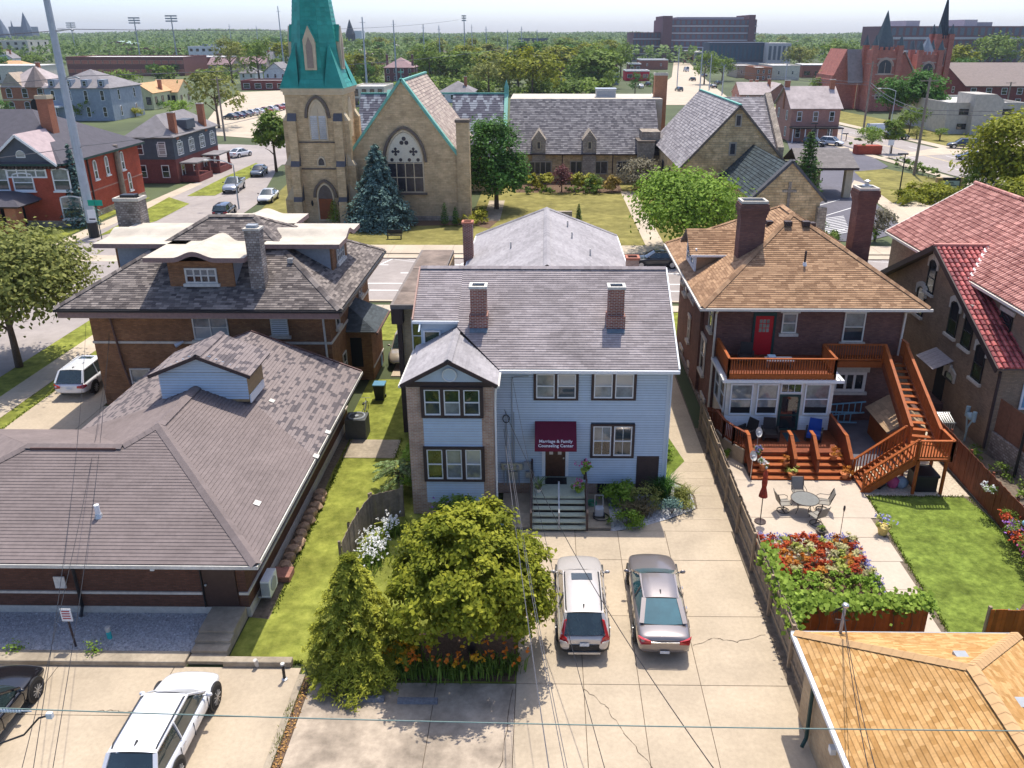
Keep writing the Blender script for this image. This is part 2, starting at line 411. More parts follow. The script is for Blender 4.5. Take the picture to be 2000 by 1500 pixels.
for pts_ in([(-14.5,19.75),(-13.6,19.8),(-12.9,19.7),(-12.3,19.78)],[(-21,19.7),(-18,19.75),(-16.4,19.68)],[(1.35,20.9),(2.0,20.2),(2.5,19.1),(3.2,17.9),(3.9,16.2)],[(-2.4,14.5),(-1.9,16.5),(-1.2,18),(-1.0,20.8)],[(5.3,23),(6.1,23.4),(6.9,23.2),(8,23.6)]):
 for k in range(len(pts_)-1):
  a,b=V(pts_[k]+(0,)),V(pts_[k+1]+(0,));n_=7;prev=a
  for j in range(1,n_+1):
   q_=a.lerp(b,j/n_)+V((R.uniform(-.04,.04),R.uniform(-.04,.04),0));d_=(q_-prev).normalized();s_=V((-d_.y,d_.x,0))*R.uniform(.004,.012);ck.face([prev-s_+Z*.009,prev+s_+Z*.009,q_+s_+Z*.009,q_-s_+Z*.009],0,.5);prev=q_
struct('pavement_cracks',ck,mat('crack_dirt',(0.09,0.065,0.045),.95))

rc=[(-30,-21.0,9,17.3),(-21,-16.6,9,17.3),(-16.6,-12.6,9,17.3),(-12.6,-8.25,9,17.3),(-30,-21,17.3,19.6),(-21,-16.6,17.3,19.6),(-16.6,-12.6,17.3,19.6),(-12.6,-8.25,17.3,19.6),
 (-30,-21,19.6,21.75),(-21,-16.6,19.6,21.75),(-16.6,-12.6,19.6,21.75),(-12.6,-8.25,19.6,21.75)]
slabs('side_lot_pavement',rc,M_conc)
# strip between the two lots
tag(MB().box(-8.24,-8.02,9,21.4,-.1,.05).build('kerb_strip',M_concg),kind='structure')
sheet('leaf_litter_strip',[(-8.02,9),(-7.76,9),(-7.76,21.4),(-8.02,21.4)],M_mulch,-0.02)
# kerb along the gravel bed
kb=MB();kb.box(-30,-12.25,21.75,22.3,-.1,.2);kb.box(-10.95,-8.6,21.75,22.05,-.1,.22)
bevel(tag(kb.build('kerb',M_concg),kind='structure'),.04)
sheet('gravel_bed',[(-30,22.3),(-12.15,22.3),(-12.15,24.4),(-30,24.4)],M_gravel,0.13)
# loose stones in the bed
g=MB()
for k in range(5200):
 x=R.uniform(-22.5,-12.25);y=R.uniform(22.32,24.3);s=R.uniform(.02,.05)
 p=V((x,y,.135));a=R.uniform(0,6.3);q=[p+V((math.cos(a+i*2.1)*s,math.sin(a+i*2.1)*s,R.uniform(-.005,.012))) for i in range(3)];t=p+V((R.uniform(-.01,.01),0,s*.8))
 r_=R.random()
 for i in range(3):g.face([q[i],q[(i+1)%3],t],0,r_)
tag(g.build('gravel',M_gravel),kind='stuff')
# green strip between the low building and the blue house
sheet('side_lawn',[(-10.9,21.75),(-8.25,22.0),(-7.75,21.12),(-0.9,21.12),(-0.9,31.5),(-5.5,33),(-5.6,46.5),(-10.9,46.5)],M_lawn,0.0)
sheet('bare_soil_shade_strip',[(-11.0,24.3),(-10.15,24.2),(-10.2,27.5),(-10.45,35),(-10.3,41),(-11.0,41)],M_soil,0.006)  # bare soil that also paints the shadow strip under the eave
sheet('planting_bed',[(-5.6,21.2),(-0.95,21.2),(-0.95,24.5),(-2.2,25.3),(-4.5,23.5)],M_mulch,0.006)
slabs('paved_pad',[(-10.3,-7.6,36.4,38.4)],M_concg,0.03)
# walk along the blue house and behind it
wl=[(30.1,3.4),(31.0,5.6),(31.9,7.0),(33.0,7.05),(33.9,6.75),(34.6,5.95),(35.3,5.85),(36.2,6.75),(38.0,6.5),(40.2,5.95),(44,5.9),(49,5.9),(54,5.9),(60,5.9)]
wk=tag(MB().prism([(3.4,30.1,-.06),(8.2,30.1,-.06),(8.45,60,-.06),(5.9,60,-.06)],(0,0,.01)).build('side_walk',M_soil),kind='structure')
for k in range(len(wl)-1):
 (ya,xa),(yb,xb)=wl[k],wl[k+1]
 MB().prism([(xa,ya+.006,-.1),(8.22,ya+.006,-.1),(8.22,yb-.006,-.1),(xb,yb-.006,-.1)],(0,0,.1)).build('slab',M_conc,wk)
sheet('bed_beside_walk',[(5.85,34.3),(6.2,34.9),(7.1,36.3),(6.5,39.8),(5.85,40.0)],M_lawn2,0.005)
sheet('bed_by_steps',[(3.05,30.05),(4.2,30.35),(5.6,31.05),(6.9,31.9),(6.95,33.0),(6.6,33.8),(5.9,34.4),(2.9,33.0),(2.9,30.1)],M_gravel,0.012)
g=MB()
for k in range(900):
 x=R.uniform(3.1,6.7);y=R.uniform(30.3,33.6)
 if y<30.1+(x-3.2)*.42:continue
 s=R.uniform(.03,.07);p=V((x,y,.02));a=R.uniform(0,6.3);q=[p+V((math.cos(a+i*2.1)*s,math.sin(a+i*2.1)*s,0)) for i in range(3)];t=p+V((0,0,s*.8));r_=R.random()
 for i in range(3):g.face([q[i],q[(i+1)%3],t],0,r_)
tag(g.build('bed_pebbles',M_gravel),kind='stuff')
slabs('entry_pad',[(-1.4,.9,30.15,31.35),(.9,2.95,30.15,31.35),(-1.9,.2,31.35,33.0),(1.9,2.95,31.35,33.0)],M_concg,0.1)
# drive between the tall brick house and the blue house
slabs('shared_drive',[(-9.7,-6.6,47.0,53),(-9.7,-6.6,53,61),(-8.3,-6.6,45.4,47.0)],M_conc,0.012)
# drive on the far left with the white car, sidewalk, verge
slabs('left_drive',[(-29.6,-25.6,33.6,38),(-29.6,-25.6,38,43),(-29.6,-25.6,43,48),(-25.6,-21.3,33.5,38),(-25.6,-21.5,38,42.4),(-29.6,-25.7,48,53)],M_conc,0.004)
sheet('left_verge',[(-36,20),(-24.5,20),(-24.5,33.5),(-29.6,33.5),(-29.6,60),(-36,60)],M_lawn,-0.02)
rc=[(-32.4,-30.6,y,y+1.8) for y in[30+1.8*k for k in range(17)]]
slabs('left_sidewalk',rc,M_walk,0.004)
# side street on the left and the crossing
sheet('side_street',[(-46.5,15),(-34.2,15),(-34.3,58),(-36.4,102),(-42.7,131),(-49,190),(-64,260),(-78,260),(-64.5,205),(-56,165),(-50.5,118),(-49.0,80),(-47,58)],M_road,-0.012)
sheet('main_street',[(-130,62.5),(120,62.5),(120,75.5),(-130,75.5)],M_road,-0.008)
sheet('cross_street',[(-130,138),(-58,138),(-46,134),(-30,136),(-30,152),(-60,160),(-130,160)],M_road,-0.004)
# house lots behind the near houses
sheet('front_yards',[(-33,53.5),(25,53.5),(25,59.8),(-33,59.8)],M_lawn,-0.028)
slabs('near_sidewalk',[(-33.8+3*k,-30.8+3*k,59.9,61.4) for k in range(22)],M_walk,0.004)
tag(MB().box(-33.8,60,62.2,62.5,-.1,.06).build('near_kerb',M_walk),kind='structure')
tag(MB().box(-33.2,57,75.5,75.8,-.1,.1).build('far_kerb',M_walk),kind='structure')
slabs('kerb_walk',[(-33.2+4.5*k,-28.7+4.5*k,75.82,77.0) for k in range(20)],M_walk,0.06)
sheet('verge_line',[(-33,77.0),(57,77.0),(57,77.35),(-33,77.35)],M_soil,0.02)
slabs('church_sidewalk',[(-33.2+3.0*k,-30.2+3.0*k,77.4,80.7) for k in range(29)],M_walk,0.06)
# painted lines on the main street
mk=MB()
def line(x0,x1,y,w=.13):mk.face([(x0,y-w/2,0),(x1,y-w/2,0),(x1,y+w/2,0),(x0,y+w/2,0)],0,.5)
line(-30,40,65.3,.2);line(-30,40,67.3,.2)
for k in range(10):line(-29+8*k,-26.6+8*k,70.6,.22)
for k in range(8):
 x=-15.5+7.5*k;line(x-.9,x+.9,73.3,.16)
 for dx in(0,):mk.face([(x,73.3,0),(x+.16,73.3,0),(x+1.0,75.4,0),(x+.84,75.4,0)],0,.5)
for k in range(0,8,2):
 x=-14.5+7.5*k;mk.face([(x,75.3,0),(x+.2,75.3,0),(x+4.6,73.4,0),(x+4.4,73.4,0)],0,.5);mk.face([(x+6.5,73.4,0),(x+6.7,73.4,0),(x+1.5,75.3,0),(x+1.3,75.3,0)],0,.5)
struct('street_markings',mk,M_white)
# church grounds
sheet('church_lawn',[(-34,80.8),(20,80.8),(20,118),(-8.6,118),(-8.6,92.3),(-21,92.3),(-34,92.3)],M_lawn3,0.0)
sheet('church_bed',[(-20.5,88.3),(-15,89.6),(-8.3,90.3),(-6.2,88.3),(-5.4,92.4),(-20.5,92.4)],M_mulch,0.006)
sheet('church_back_bed',[(-4,110),(10.5,110),(10.5,118),(-4,118)],M_mulch,0.006)
slabs('church_path',[(10.2,12.2,81+3*k,84+3*k) for k in range(10)],M_walk,0.01)
slabs('church_side_path',[(-7.2,-5.2,92.4+3*k,95.4+3*k) for k in range(4)],M_concg,0.012)
slabs('church_entry_pad',[(-28,-20.6,87.5,91.0)],M_concg,0.02)
sheet('tower_side_lawn',[(-34.0,92.3),(-28.3,92.3),(-28.3,126),(-38,126)],M_lawn3,0.002)
# asphalt drive, car park and lawn right of the church
sheet('church_drive',pix((1560,345),(1690,335),(1700,352),(1660,372),(1700,390),(1738,418),(1765,452),(1690,472),(1590,470),(1590,380)),M_asph,0.004)
sheet('church_car_park',pix((1535,270),(1640,268),(1735,325),(1705,338),(1560,345)),M_asph,0.008)
sheet('drive_kerb_walk',pix((1668,352),(1700,362),(1745,395),(1790,420),(1860,452),(1850,470),(1765,452),(1735,412),(1700,386),(1660,366)),M_walk,0.012)
sheet('church_side_lawn',pix((1668,335),(1730,330),(1850,352),(1870,380),(1760,385),(1745,398),(1700,365)),M_lawn3,0.016)
sheet('gravel_border',pix((1740,398),(1860,390),(1900,440),(1800,440),(1760,410)),M_pebble,0.018)
mk=MB()
a,b,c_=at(1603,428),at(1690,402),at(1615,395)
for k in range(11):
 p=a.lerp(at(1608,462),k/10);q=at(1648,422).lerp(at(1660,452),k/10);d=V((0,.09,0));mk.face([p-d+Z*.01,q-d+Z*.01,q+d+Z*.01,p+d+Z*.01],0,.5)
for(u,v,u2,v2) in((1600,425,1690,398),(1600,455,1650,448),(1596,402,1640,390)):
 p,q=at(u,v),at(u2,v2);d=V((0,.1,0));mk.face([p-d+Z*.012,q-d+Z*.012,q+d+Z*.012,p+d+Z*.012],0,.5)
struct('car_park_markings',mk,M_white)
# street on the right
def strip(x0,y0,x1,y1,a,b): # band parallel to the right street axis
 d=V((x1-x0,y1-y0,0)).normalized();s=V((d.y,-d.x,0));A,B=V((x0,y0,0)),V((x1,y1,0));return[A+s*a,A+s*b,B+s*b,B+s*a]
RS=(68.5,90,49,245)
sheet('right_street',strip(*RS,-2.5,12.5),M_road,0.02)
mk=MB()
for off in(4.7,5.1):
 p=strip(*RS,off,off+.15);mk.face([V((q.x,q.y,.026)) for q in p],0,.5)
struct('centre_line',mk,M_yel)
mk=MB();A,B=V((RS[0],RS[1],0)),V((RS[2],RS[3],0));L=(B-A).length;d=(B-A)/L;s_=V((d.y,-d.x,0))
for off in(1.4,8.4):
 for k in range(12):
  p=A+d*(k*12+4)+s_*off;q=p+d*3.2;mk.face([p+Z*.026,p+s_*.15+Z*.026,q+s_*.15+Z*.026,q+Z*.026],0,.5)
struct('lane_dashes',mk,M_white)
sheet('right_sidewalk',strip(*RS,-5.2,-3.4),M_walk,0.03)
sheet('right_far_sidewalk',strip(*RS,13.6,16.2),M_walk,0.03)
sheet('right_far_lawn',strip(*RS,16.2,30),M_lawn3,0.025)
sheet('right_far_car_park',pix((1700,310),(2000,262),(2000,330),(1880,300)),M_walk,0.034)
# far road running away on the right of the picture
sheet('far_avenue',pix((1245,205),(1440,205),(1372,150),(1330,105),(1318,105),(1312,150)),M_walk,0.01)
sheet('far_left_car_park',pix((385,262),(565,275),(565,176),(468,180),(425,208)),M_walk,0.004)
# grass around the red house and verges on the left street
sheet('red_house_lawn',[(-75,76.5),(-50.5,76.5),(-51.8,106),(-75,106)],M_lawn,-0.02)
slabs('corner_sidewalk',[(-50.4-.03*k,-48.6-.03*k,76.5+2.5*k,79+2.5*k) for k in range(16)],M_walk,0.004)
sheet('street_verge',pix((190,462),(330,385),(370,398),(305,432)),M_lawn,0.008)
sheet('street_verge_far',pix((365,383),(440,345),(500,318),(520,330),(420,382)),M_lawn,0.008)
sheet('red_house_path',[(-75,74.2),(-33,74.2),(-33,76.4),(-75,76.4)],M_walk,0.0)
# ============================================================ materials of the near houses
M_sid=mat('siding_pale_blue',(0.5,0.58,0.65),0.55,var=0.04,scale=3,orn=0.04,spec=0.35)
M_trim=mat('trim_dark_brown',(0.055,0.036,0.034),0.6,var=0.15,scale=9)
M_wht=mat('paint_white',(0.74,0.75,0.75),0.5,var=0.06,scale=9)
M_whtw=mat('paint_weathered_white',(0.62,0.59,0.53),0.7,var=0.15,scale=6,stain=0.2)
M_brpink=brick('brick_pink_weathered',(0.42,0.235,0.165),(0.5,0.33,0.235),(0.5,0.42,0.35),var=0.3)
M_brred=brick('brick_red',(0.22,0.055,0.035),(0.3,0.09,0.05),(0.42,0.36,0.32),ms=0.014,var=0.25)
M_brbrown=brick('brick_brown',(0.235,0.105,0.045),(0.34,0.165,0.07),(0.2,0.12,0.08),var=0.3)
M_brdark=brick('brick_dark_maroon',(0.145,0.068,0.0561),(0.221,0.102,0.0765),(0.128,0.085,0.0765),var=0.25)
M_brtan=brick('brick_taupe',(0.255,0.173,0.112),(0.345,0.232,0.15),(0.225,0.165,0.12),var=0.2)
M_brlow=brick('brick_chocolate',(0.112,0.0525,0.033),(0.165,0.075,0.048),(0.105,0.06,0.045),var=0.2)
M_bryel=brick('brick_yellow_tan',(0.384,0.264,0.156),(0.48,0.348,0.204),(0.408,0.336,0.24),var=0.25)
M_rub=brick('rubble_stone_grey',(0.2,0.17,0.15),(0.42,0.38,0.34),(0.22,0.17,0.14),bw=0.2,bh=0.13,ms=0.02,var=0.4,bump=1.5)
M_deckb=mat('roof_deck_board',(0.14,0.11,0.1),0.9)
M_shgrey=mat('shingle_grey_weathered',(0.275,0.24,0.238),0.92,var=0.12,scale=7,rnd=0.07,stain=0.22,sscale=0.5,col2=(0.335,0.295,0.29),spec=0.15)
M_shpale=mat('shingle_pale_grey',(0.34,0.32,0.325),0.92,var=0.1,scale=7,rnd=0.1,stain=0.18,sscale=0.5,spec=0.15)
M_shlow=mat('shingle_brown_grey',(0.2,0.163,0.153),0.92,var=0.1,scale=6,rnd=0.06,stain=0.12,sscale=0.5,spec=0.15)
M_shpatch=mat('shingle_mottled',(0.12,0.105,0.11),0.92,var=0.12,scale=9,rnd=0.1,col2=(0.225,0.188,0.178),spec=0.15)
M_shtall=mat('shingle_slate_brown',(0.115,0.098,0.092),0.92,var=0.15,scale=9,rnd=0.2,col2=(0.245,0.21,0.185),stain=0.08,spec=0.15)
M_shtan=mat('shingle_amber',(0.3,0.175,0.1),0.92,var=0.12,scale=9,rnd=0.16,col2=(0.4,0.25,0.145),stain=0.1,spec=0.15)
M_shgar=mat('shingle_golden_tan',(0.42,0.225,0.075),0.92,var=0.14,scale=14,rnd=0.1,col2=(0.52,0.315,0.135),stain=0.15,sscale=.9,orn=0.0,spec=0.15)
M_gut=mat('gutter_white_metal',(0.68,0.68,0.68),0.4,var=0.1,scale=5)
M_gutbr=mat('gutter_brown_metal',(0.14,0.075,0.06),0.5,var=0.2,scale=4)
M_stone=mat('limestone',(0.58,0.53,0.45),0.85,var=0.15,scale=6,stain=0.15)
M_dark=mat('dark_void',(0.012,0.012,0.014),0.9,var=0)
M_blk=mat('black_metal',(0.02,0.02,0.022),0.45,var=0.1)
M_gal=mat('galvanised_metal',(0.5,0.51,0.52),0.35,var=0.15,metal=0.6)
M_greym=mat('grey_paint_metal',(0.33,0.35,0.37),0.5,var=0.1)
M_chimshade=mat('chimney_shadow_blue_grey',(0.12,0.16,0.19),0.7,var=0.2,scale=6)  # colour of the painted shadow below the blue house chimneys
M_maroon=mat('awning_maroon',(0.135,0.008,0.03),0.75,var=0.1,scale=4)
M_doorbr=mat('door_dark_wood',(0.07,0.03,0.018),0.4,var=0.25,scale=8)
M_green_step=mat('step_paint_sage',(0.42,0.46,0.36),0.6,var=0.1)
M_membr=mat('roof_membrane_white',(0.54,0.48,0.39),0.85,var=0.07,scale=3,stain=0.16,sscale=0.8)
M_fascia=mat('fascia_mauve_brown',(0.26,0.17,0.15),0.7,var=0.15)

def solid(parent,name,poly,h,m):return MB().prism(poly,(0,0,h)).build(name,m,parent)
def rect(x0,x1,y0,y1,z):return[(x0,y0,z),(x1,y0,z),(x1,y1,z),(x0,y1,z)]
def chimney(parent,x,y,z0,z1,w,d,m,cap=None,cap_h=0.12,flue=True,over=0.06,name='chimney'):
 o=MB().box(x-w/2,x+w/2,y-d/2,y+d/2,z0,z1).build(name,m,parent)
 cm=cap or M_stone;q=MB()
 t=.14;x0,x1,y0,y1=x-w/2-over,x+w/2+over,y-d/2-over,y+d/2+over
 q.box(x0,x1,y0,y0+t,z1+.002,z1+cap_h);q.box(x0,x1,y1-t,y1,z1+.002,z1+cap_h);q.box(x0,x0+t,y0+t,y1-t,z1+.002,z1+cap_h);q.box(x1-t,x1,y0+t,y1-t,z1+.002,z1+cap_h)
 q.build('chimney_cap',cm,o)
 if flue:MB().box(x-w/2+t*.6,x+w/2-t*.6,y-d/2+t*.6,y+d/2-t*.6,z1,z1+.03).build('flue',M_dark,o)
 return o
def wrect(u0,v0,u1,v1,Y):
 a=atY((u0+u1)/2,v1,Y);b=atY((u0+u1)/2,v0,Y);l=atY(u0,(v0+v1)/2,Y);r_=atY(u1,(v0+v1)/2,Y)
 return((l.x+r_.x)/2,Y,a.z),r_.x-l.x,b.z-a.z
def dwindow(parent,c,nrm,w,h,trim,sash,mull=2,up=GC,lo=GD,fw=0.12,dep=0.06,ups=None,los=None,sw=0.05,rail=True,grid=0,**k):
 n=V((nrm[0],nrm[1],0)).normalized();t=Z.cross(n);c=V(c)
 def P(x,z,d):return c+t*x+Z*z+n*d
 fr=MB()
 def bar(mb,x0,x1,z0,z1,d1):mb.prism([P(x0,z0,0),P(x1,z0,0),P(x1,z1,0),P(x0,z1,0)],n*d1,0,.5)
 bar(fr,-w/2,-w/2+fw,0,h,dep);bar(fr,w/2-fw,w/2,0,h,dep);bar(fr,-w/2+fw,w/2-fw,0,fw*.8,dep);bar(fr,-w/2+fw,w/2-fw,h-fw*.8,h,dep)
 cw=(w-2*fw+fw)/mull
 for q in range(1,mull):bar(fr,-w/2+fw+cw*q-fw,-w/2+fw+cw*q,fw*.8,h-fw*.8,dep)
 o=fr.build('window',trim,parent)
 sa=MB()
 for q in range(mull):
  x0=-w/2+fw+cw*q;x1=x0+cw-fw;z0,z1=fw*.8,h-fw*.8;zm=(z0+z1)/2
  for a in((x0,x0+sw,z0,z1),(x1-sw,x1,z0,z1),(x0+sw,x1-sw,z0,z0+sw*1.3),(x0+sw,x1-sw,z1-sw,z1))+(((x0+sw,x1-sw,zm-sw*.5,zm+sw*.5),) if rail else()):bar(sa,*a,dep*.75)
  if grid:
   for g in range(1,grid):bar(sa,x0+(x1-x0)*g/grid-.01,x0+(x1-x0)*g/grid+.01,z0,z1,dep*.6)
  for(za,zb,m) in((z0,zm,los[q] if los else lo),(zm,z1,ups[q] if ups else up)):
   pm=MB();pm.face([P(x0,za,dep*.35),P(x1,za,dep*.35),P(x1,zb,dep*.35),P(x0,zb,dep*.35)]);pm.build('pane',m,o)
 sa.build('sash',sash,o)
 return o
def siding(parent,x0,x1,z0,z1,Y,m,ch=0.122,holes=(),name='siding_board',th=0.042):
 """lapped boards facing the camera side, one object each; holes = (x0,x1,z0,z1)"""
 k=0;z=z0
 while z<z1-.01:
  zt=min(z+ch,z1);segs=[(x0,x1)]
  for hx0,hx1,hz0,hz1 in holes:
   if zt>hz0+.01 and z<hz1-.01:
    ns=[]
    for a,b in segs:
     if hx1<=a or hx0>=b:ns.append((a,b));continue
     if hx0>a+.02:ns.append((a,hx0))
     if hx1<b-.02:ns.append((hx1,b))
    segs=ns
  for a,b in segs:
   mb=MB();A=[V((a,Y-th,z)),V((b,Y-th,z)),V((b,Y-.012,zt-.026)),V((a,Y-.012,zt-.026))]
   mb.face(A);mb.face([V((a,Y,z)),V((b,Y,z)),A[1],A[0]][::1]);mb.face([A[0],A[3],V((a,Y,zt)),V((a,Y,z))]);mb.face([A[1],V((b,Y,z)),V((b,Y,zt)),A[2]])
   mb.build(name,m,parent)
  z=zt;k+=1
def text_mesh(name,txt,size,m,parent,mw,ext=0.004,org=V((0,0,0)),bold=False,space=1.0):
 cu=bpy.data.curves.new(name,'FONT');cu.body=txt;cu.size=size;cu.align_x='CENTER';cu.align_y='CENTER';cu.extrude=ext;cu.space_line=space;cu.resolution_u=2
 if bold:cu.offset=size*.018
 t=bpy.data.objects.new(name+'_tmp',cu);COL.objects.link(t);dg=bpy.context.evaluated_depsgraph_get()
 me=bpy.data.meshes.new_from_object(t.evaluated_get(dg));bpy.data.objects.remove(t)
 me.transform(mw);me.transform(Matrix.Translation(-org));me.materials.clear();me.materials.append(m)
 o=bpy.data.objects.new(name,me);COL.objects.link(o);o.parent=parent;ORG[o.name]=org;return o

# ============================================================ the blue house in the middle
B=thing('blue_house','pale blue sided house with grey shingle roof and two brick chimneys, in the middle','house',(0,38,0))
YW=33.1
MB().box(-2.2,5.55,YW,43,.6,6.62).build('wall',mat('siding_lap_shade',(0.1,0.13,0.16),.9),B)  # dark wall colour paints shade into the laps between the boards
MB().box(-5.72,-2.2,35.2,43,0,7.9).build('wall',M_sid,B)
MB().box(-2.2,5.5,YW+.04,43,0,.6).build('foundation',M_brpink,B)
gb=MB()
for x in(5.5,):gb.prism([(x,YW,6.62),(x,38,9.35),(x,43,6.62)],(-.06,0,0))
gb.prism([(-5.66,34.4,7.6),(-5.66,38,9.4),(-5.66,43,6.8)],(-.06,0,0));gb.build('gable',M_sid,B)
holes=[]
for(u0,v0,u1,v1),ups,los in(((1042,726,1130,781),(GC,GL),(GC,GB)),((1155,726,1243,781),(GL,GL),(GC,GC)),((1153,828,1239,893),(GC,GB),(GD,GB))):
 c,w_,h_=wrect(u0,v0,u1,v1,YW-.02);
 dwindow(B,c,(0,-1),w_,h_,M_trim,M_wht,2,ups=ups,los=los,dep=.07,grid=2 if v0>800 else 0)
 holes.append((c[0]-w_/2+.01,c[0]+w_/2-.01,c[2]+.01,c[2]+h_-.01))
holes+=[(-.1,1.13,.6,3.2),(4.27,5.3,.6,2.07)]
siding(B,-2.18,5.45,.6,6.52,YW,M_sid,holes=holes)
MB().box(5.44,5.58,YW-.05,YW+.08,.02,6.5).build('corner_board',M_sid,B)
# doors
d=MB().box(.06,.98,YW-.05,YW+.02,.98,3.1).build('door',M_doorbr,B)
for x in(.24,.63):
 q=MB();q.face([(x,YW-.056,2.12),(x+.17,YW-.056,2.12),(x+.17,YW-.056,2.72),(x,YW-.056,2.72)]);q.build('door_pane',GL,d)
MB().cyl((.9,YW-.05,1.95),(.9,YW-.12,1.95),.035).build('door_handle',M_gal,d)
df=MB()
for a in((-.1,.055,.98,3.2),(.985,1.13,.98,3.2),(.055,.985,3.1,3.2)):df.box(a[0],a[1],YW-.07,YW,a[2],a[3])
df.build('door_frame',M_wht,B)
d=MB().box(4.28,5.28,YW-.06,YW+.02,.02,2.06).build('side_door',M_trim,B)
q=MB()
for x in(4.4,4.83):
 for z0,z1 in((.2,.9),(1.05,1.85)):q.box(x,x+.33,YW-.072,YW-.058,z0,z1)
q.build('door_panel',M_trim,d)
q=MB();q.box(2.5,3.45,YW-.0,YW+.035,.08,.55);q.build('basement_window',GD,B)
# awning with lettering
A_=MB();x0,x1=-.42,1.45;zt,zb=3.82,3.02;yb=YW-.05;yf=31.95
A_.prism([(x0,yb,zt),(x0,yf,zb),(x0,yf,zb-.16),(x0,yf+.015,zb-.16),(x0,yf+.03,zb-.02),(x0,yb,zt-.05)],(x1-x0,0,0))
A_.face([(x0,yb,zt),(x0,yf,zb),(x0,yf,zb-.16),(x0,yb,zb-.16)]);A_.face([(x1,yb,zt),(x1,yb,zb-.16),(x1,yf,zb-.16),(x1,yf,zb)])
aw=A_.build('awning',M_maroon,B)
dn=V((0,yf-yb,zb-zt)).normalized();nn=V((1,0,0)).cross(-dn)
M_letter=mat('lettering_cream',(0.8,0.76,0.74),0.7,var=0.03)
T=Matrix((V((1,0,0)),-dn,nn)).transposed().to_4x4();T.translation=V(((x0+x1)/2,yb,zt))+dn*1.02+nn*.012
text_mesh('lettering','Marriage & Family',.205,M_letter,aw,T,org=V((0,38,0)),bold=True)
T2=T.copy();T2 .translation=V(((x0+x1)/2,yb,zt))+dn*1.24+nn*.012
text_mesh('lettering','Counseling Center',.205,M_letter,aw,T2,org=V((0,38,0)),bold=True)
# the two-storey bay
MB().box(-5.86,-2.19,31.33,35.6,0,6.5).build('bay_wall',M_brpink,B)
holes=[]
for(u0,v0,u1,v1),ups,los in(((822,755,944,815),(GG,GG,GG),(GB,GC,GB)),((828,872,947,939),(GG,GC,GL),(GG,GC,GC))):
 c,w_,h_=wrect(u0,v0,u1,v1,31.28);dwindow(B,c,(0,-1),w_,h_,M_trim,M_wht,3,ups=ups,los=los,fw=.15,dep=.09)
siding(B,-5.2,-2.68,3.45,4.86,31.33,M_sid);siding(B,-5.2,-2.66,.63,1.76,31.33,M_sid)
MB().box(-5.83,-2.22,31.26,31.33,6.27,6.5).build('frieze',M_trim,B)
zR=7.62;xm=-3.98;yf=30.85
gm=MB();gm.prism([(-5.9,31.3,6.5),(-2.15,31.3,6.5),(xm,31.3,7.4)],(0,.1,0));gm.build('bay_gable',M_sid,B)
k=0
for z in[6.52+.122*i for i in range(7)]:
 hw=1.85*(1-(z-6.5)/.93)-.1
 if hw>.2:
  mb=MB();mb.face([(xm-hw,31.27,z),(xm+hw,31.27,z),(xm+hw-.15,31.295,z+.12),(xm-hw+.15,31.295,z+.12)]);mb.face([(xm-hw,31.3,z),(xm+hw,31.3,z),(xm+hw,31.27,z),(xm-hw,31.27,z)]);mb.build('siding_board',M_sid,B)
vt=MB();vt.cyl((xm,31.27,6.85),(xm,31.22,6.85),.29,n=28);vt.build('gable_vent',M_sid,B)
ring=MB();pts=[V((xm+.29*math.cos(t*math.pi/14),31.215,6.85+.29*math.sin(t*math.pi/14))) for t in range(29)];ring.tube(pts,.03,6);ring.build('vent_ring',M_wht,B)
for sx in(-1,1):
 xe=xm+sx*2.02;ze=6.52
 q=MB();q.beam((xe,yf+.02,ze-.05),(xm+sx*.02,yf+.02,zR-.07),.05,.17);q.build('rake_board',M_trim,B)
 rf=[(xe,yf,ze),(xm,yf,zR),(xm,35.4,zR),(xe,35.4 if sx<0 else 32.5,ze)]
 if sx>0:rf=[(xe,yf,ze),(xm,yf,zR),(xm,34.45,zR),(xe,32.6,ze)]
 roof(B,rf,M_deckb,M_shpale,ch=.14,pw=.33)
 MB().beam((xe+sx*.04,yf,ze-.06),(xe+sx*.04,34.9 if sx<0 else 32.5,ze-.06),.1,.1).build('gutter',M_whtw,B)
ridge_cap(B,(xm,yf,zR+.02),(xm,34.6,zR+.02),M_shpale,.34)
# main roof
sl_=3.0/5.5;ye,zE=32.5,6.6;yr,zr=38.0,9.6
def mz(y):return zE+(y-ye)*sl_
roof(B,[(-3.95,mz(32.5)*0+34.6,mz(34.6)),(-2.0,ye,zE),(5.8,ye,zE),(5.8,yr,zr),(-3.95,yr,zr)],M_deckb,M_shgrey,ch=.14,pw=.5)
roof(B,[(-6.0,35.0,mz(35.0)),(-3.95,35.0,mz(35.0)),(-3.95,yr,zr),(-6.0,yr,zr)],M_deckb,M_shgrey,ch=.14,pw=.5)
roof(B,[(-6.0,43.5,zE),(5.8,43.5,zE),(5.8,yr,zr),(-6.0,yr,zr)],M_deckb,M_shgrey,ch=.14,pw=.5)
ridge_cap(B,(-6,yr,zr+.02),(5.8,yr,zr+.02),M_shgrey,.36)
for x,ys in((5.84,ye),(-6.04,35.0)):
 MB().beam((x,ys,mz(ys)-.03),(x,yr,zr-.03),.07,.2).build('rake_board',M_wht if x>0 else mat('rake_copper',(0.4,0.24,0.19),.6),B)
MB().box(-1.95,5.86,ye-.14,ye-.01,zE-.16,zE-.02).build('gutter',M_wht,B)
MB().box(-6.05,-3.9,34.86,34.98,mz(35)-.15,mz(35)-.02).build('gutter',M_wht,B)
so=MB();so.box(-2.0,5.75,ye-.0,YW,zE-.14,zE-.11);so.build('soffit',M_wht,B)
for x in(-2.85+1.0-.02-.05,4.55-.35):
 pass
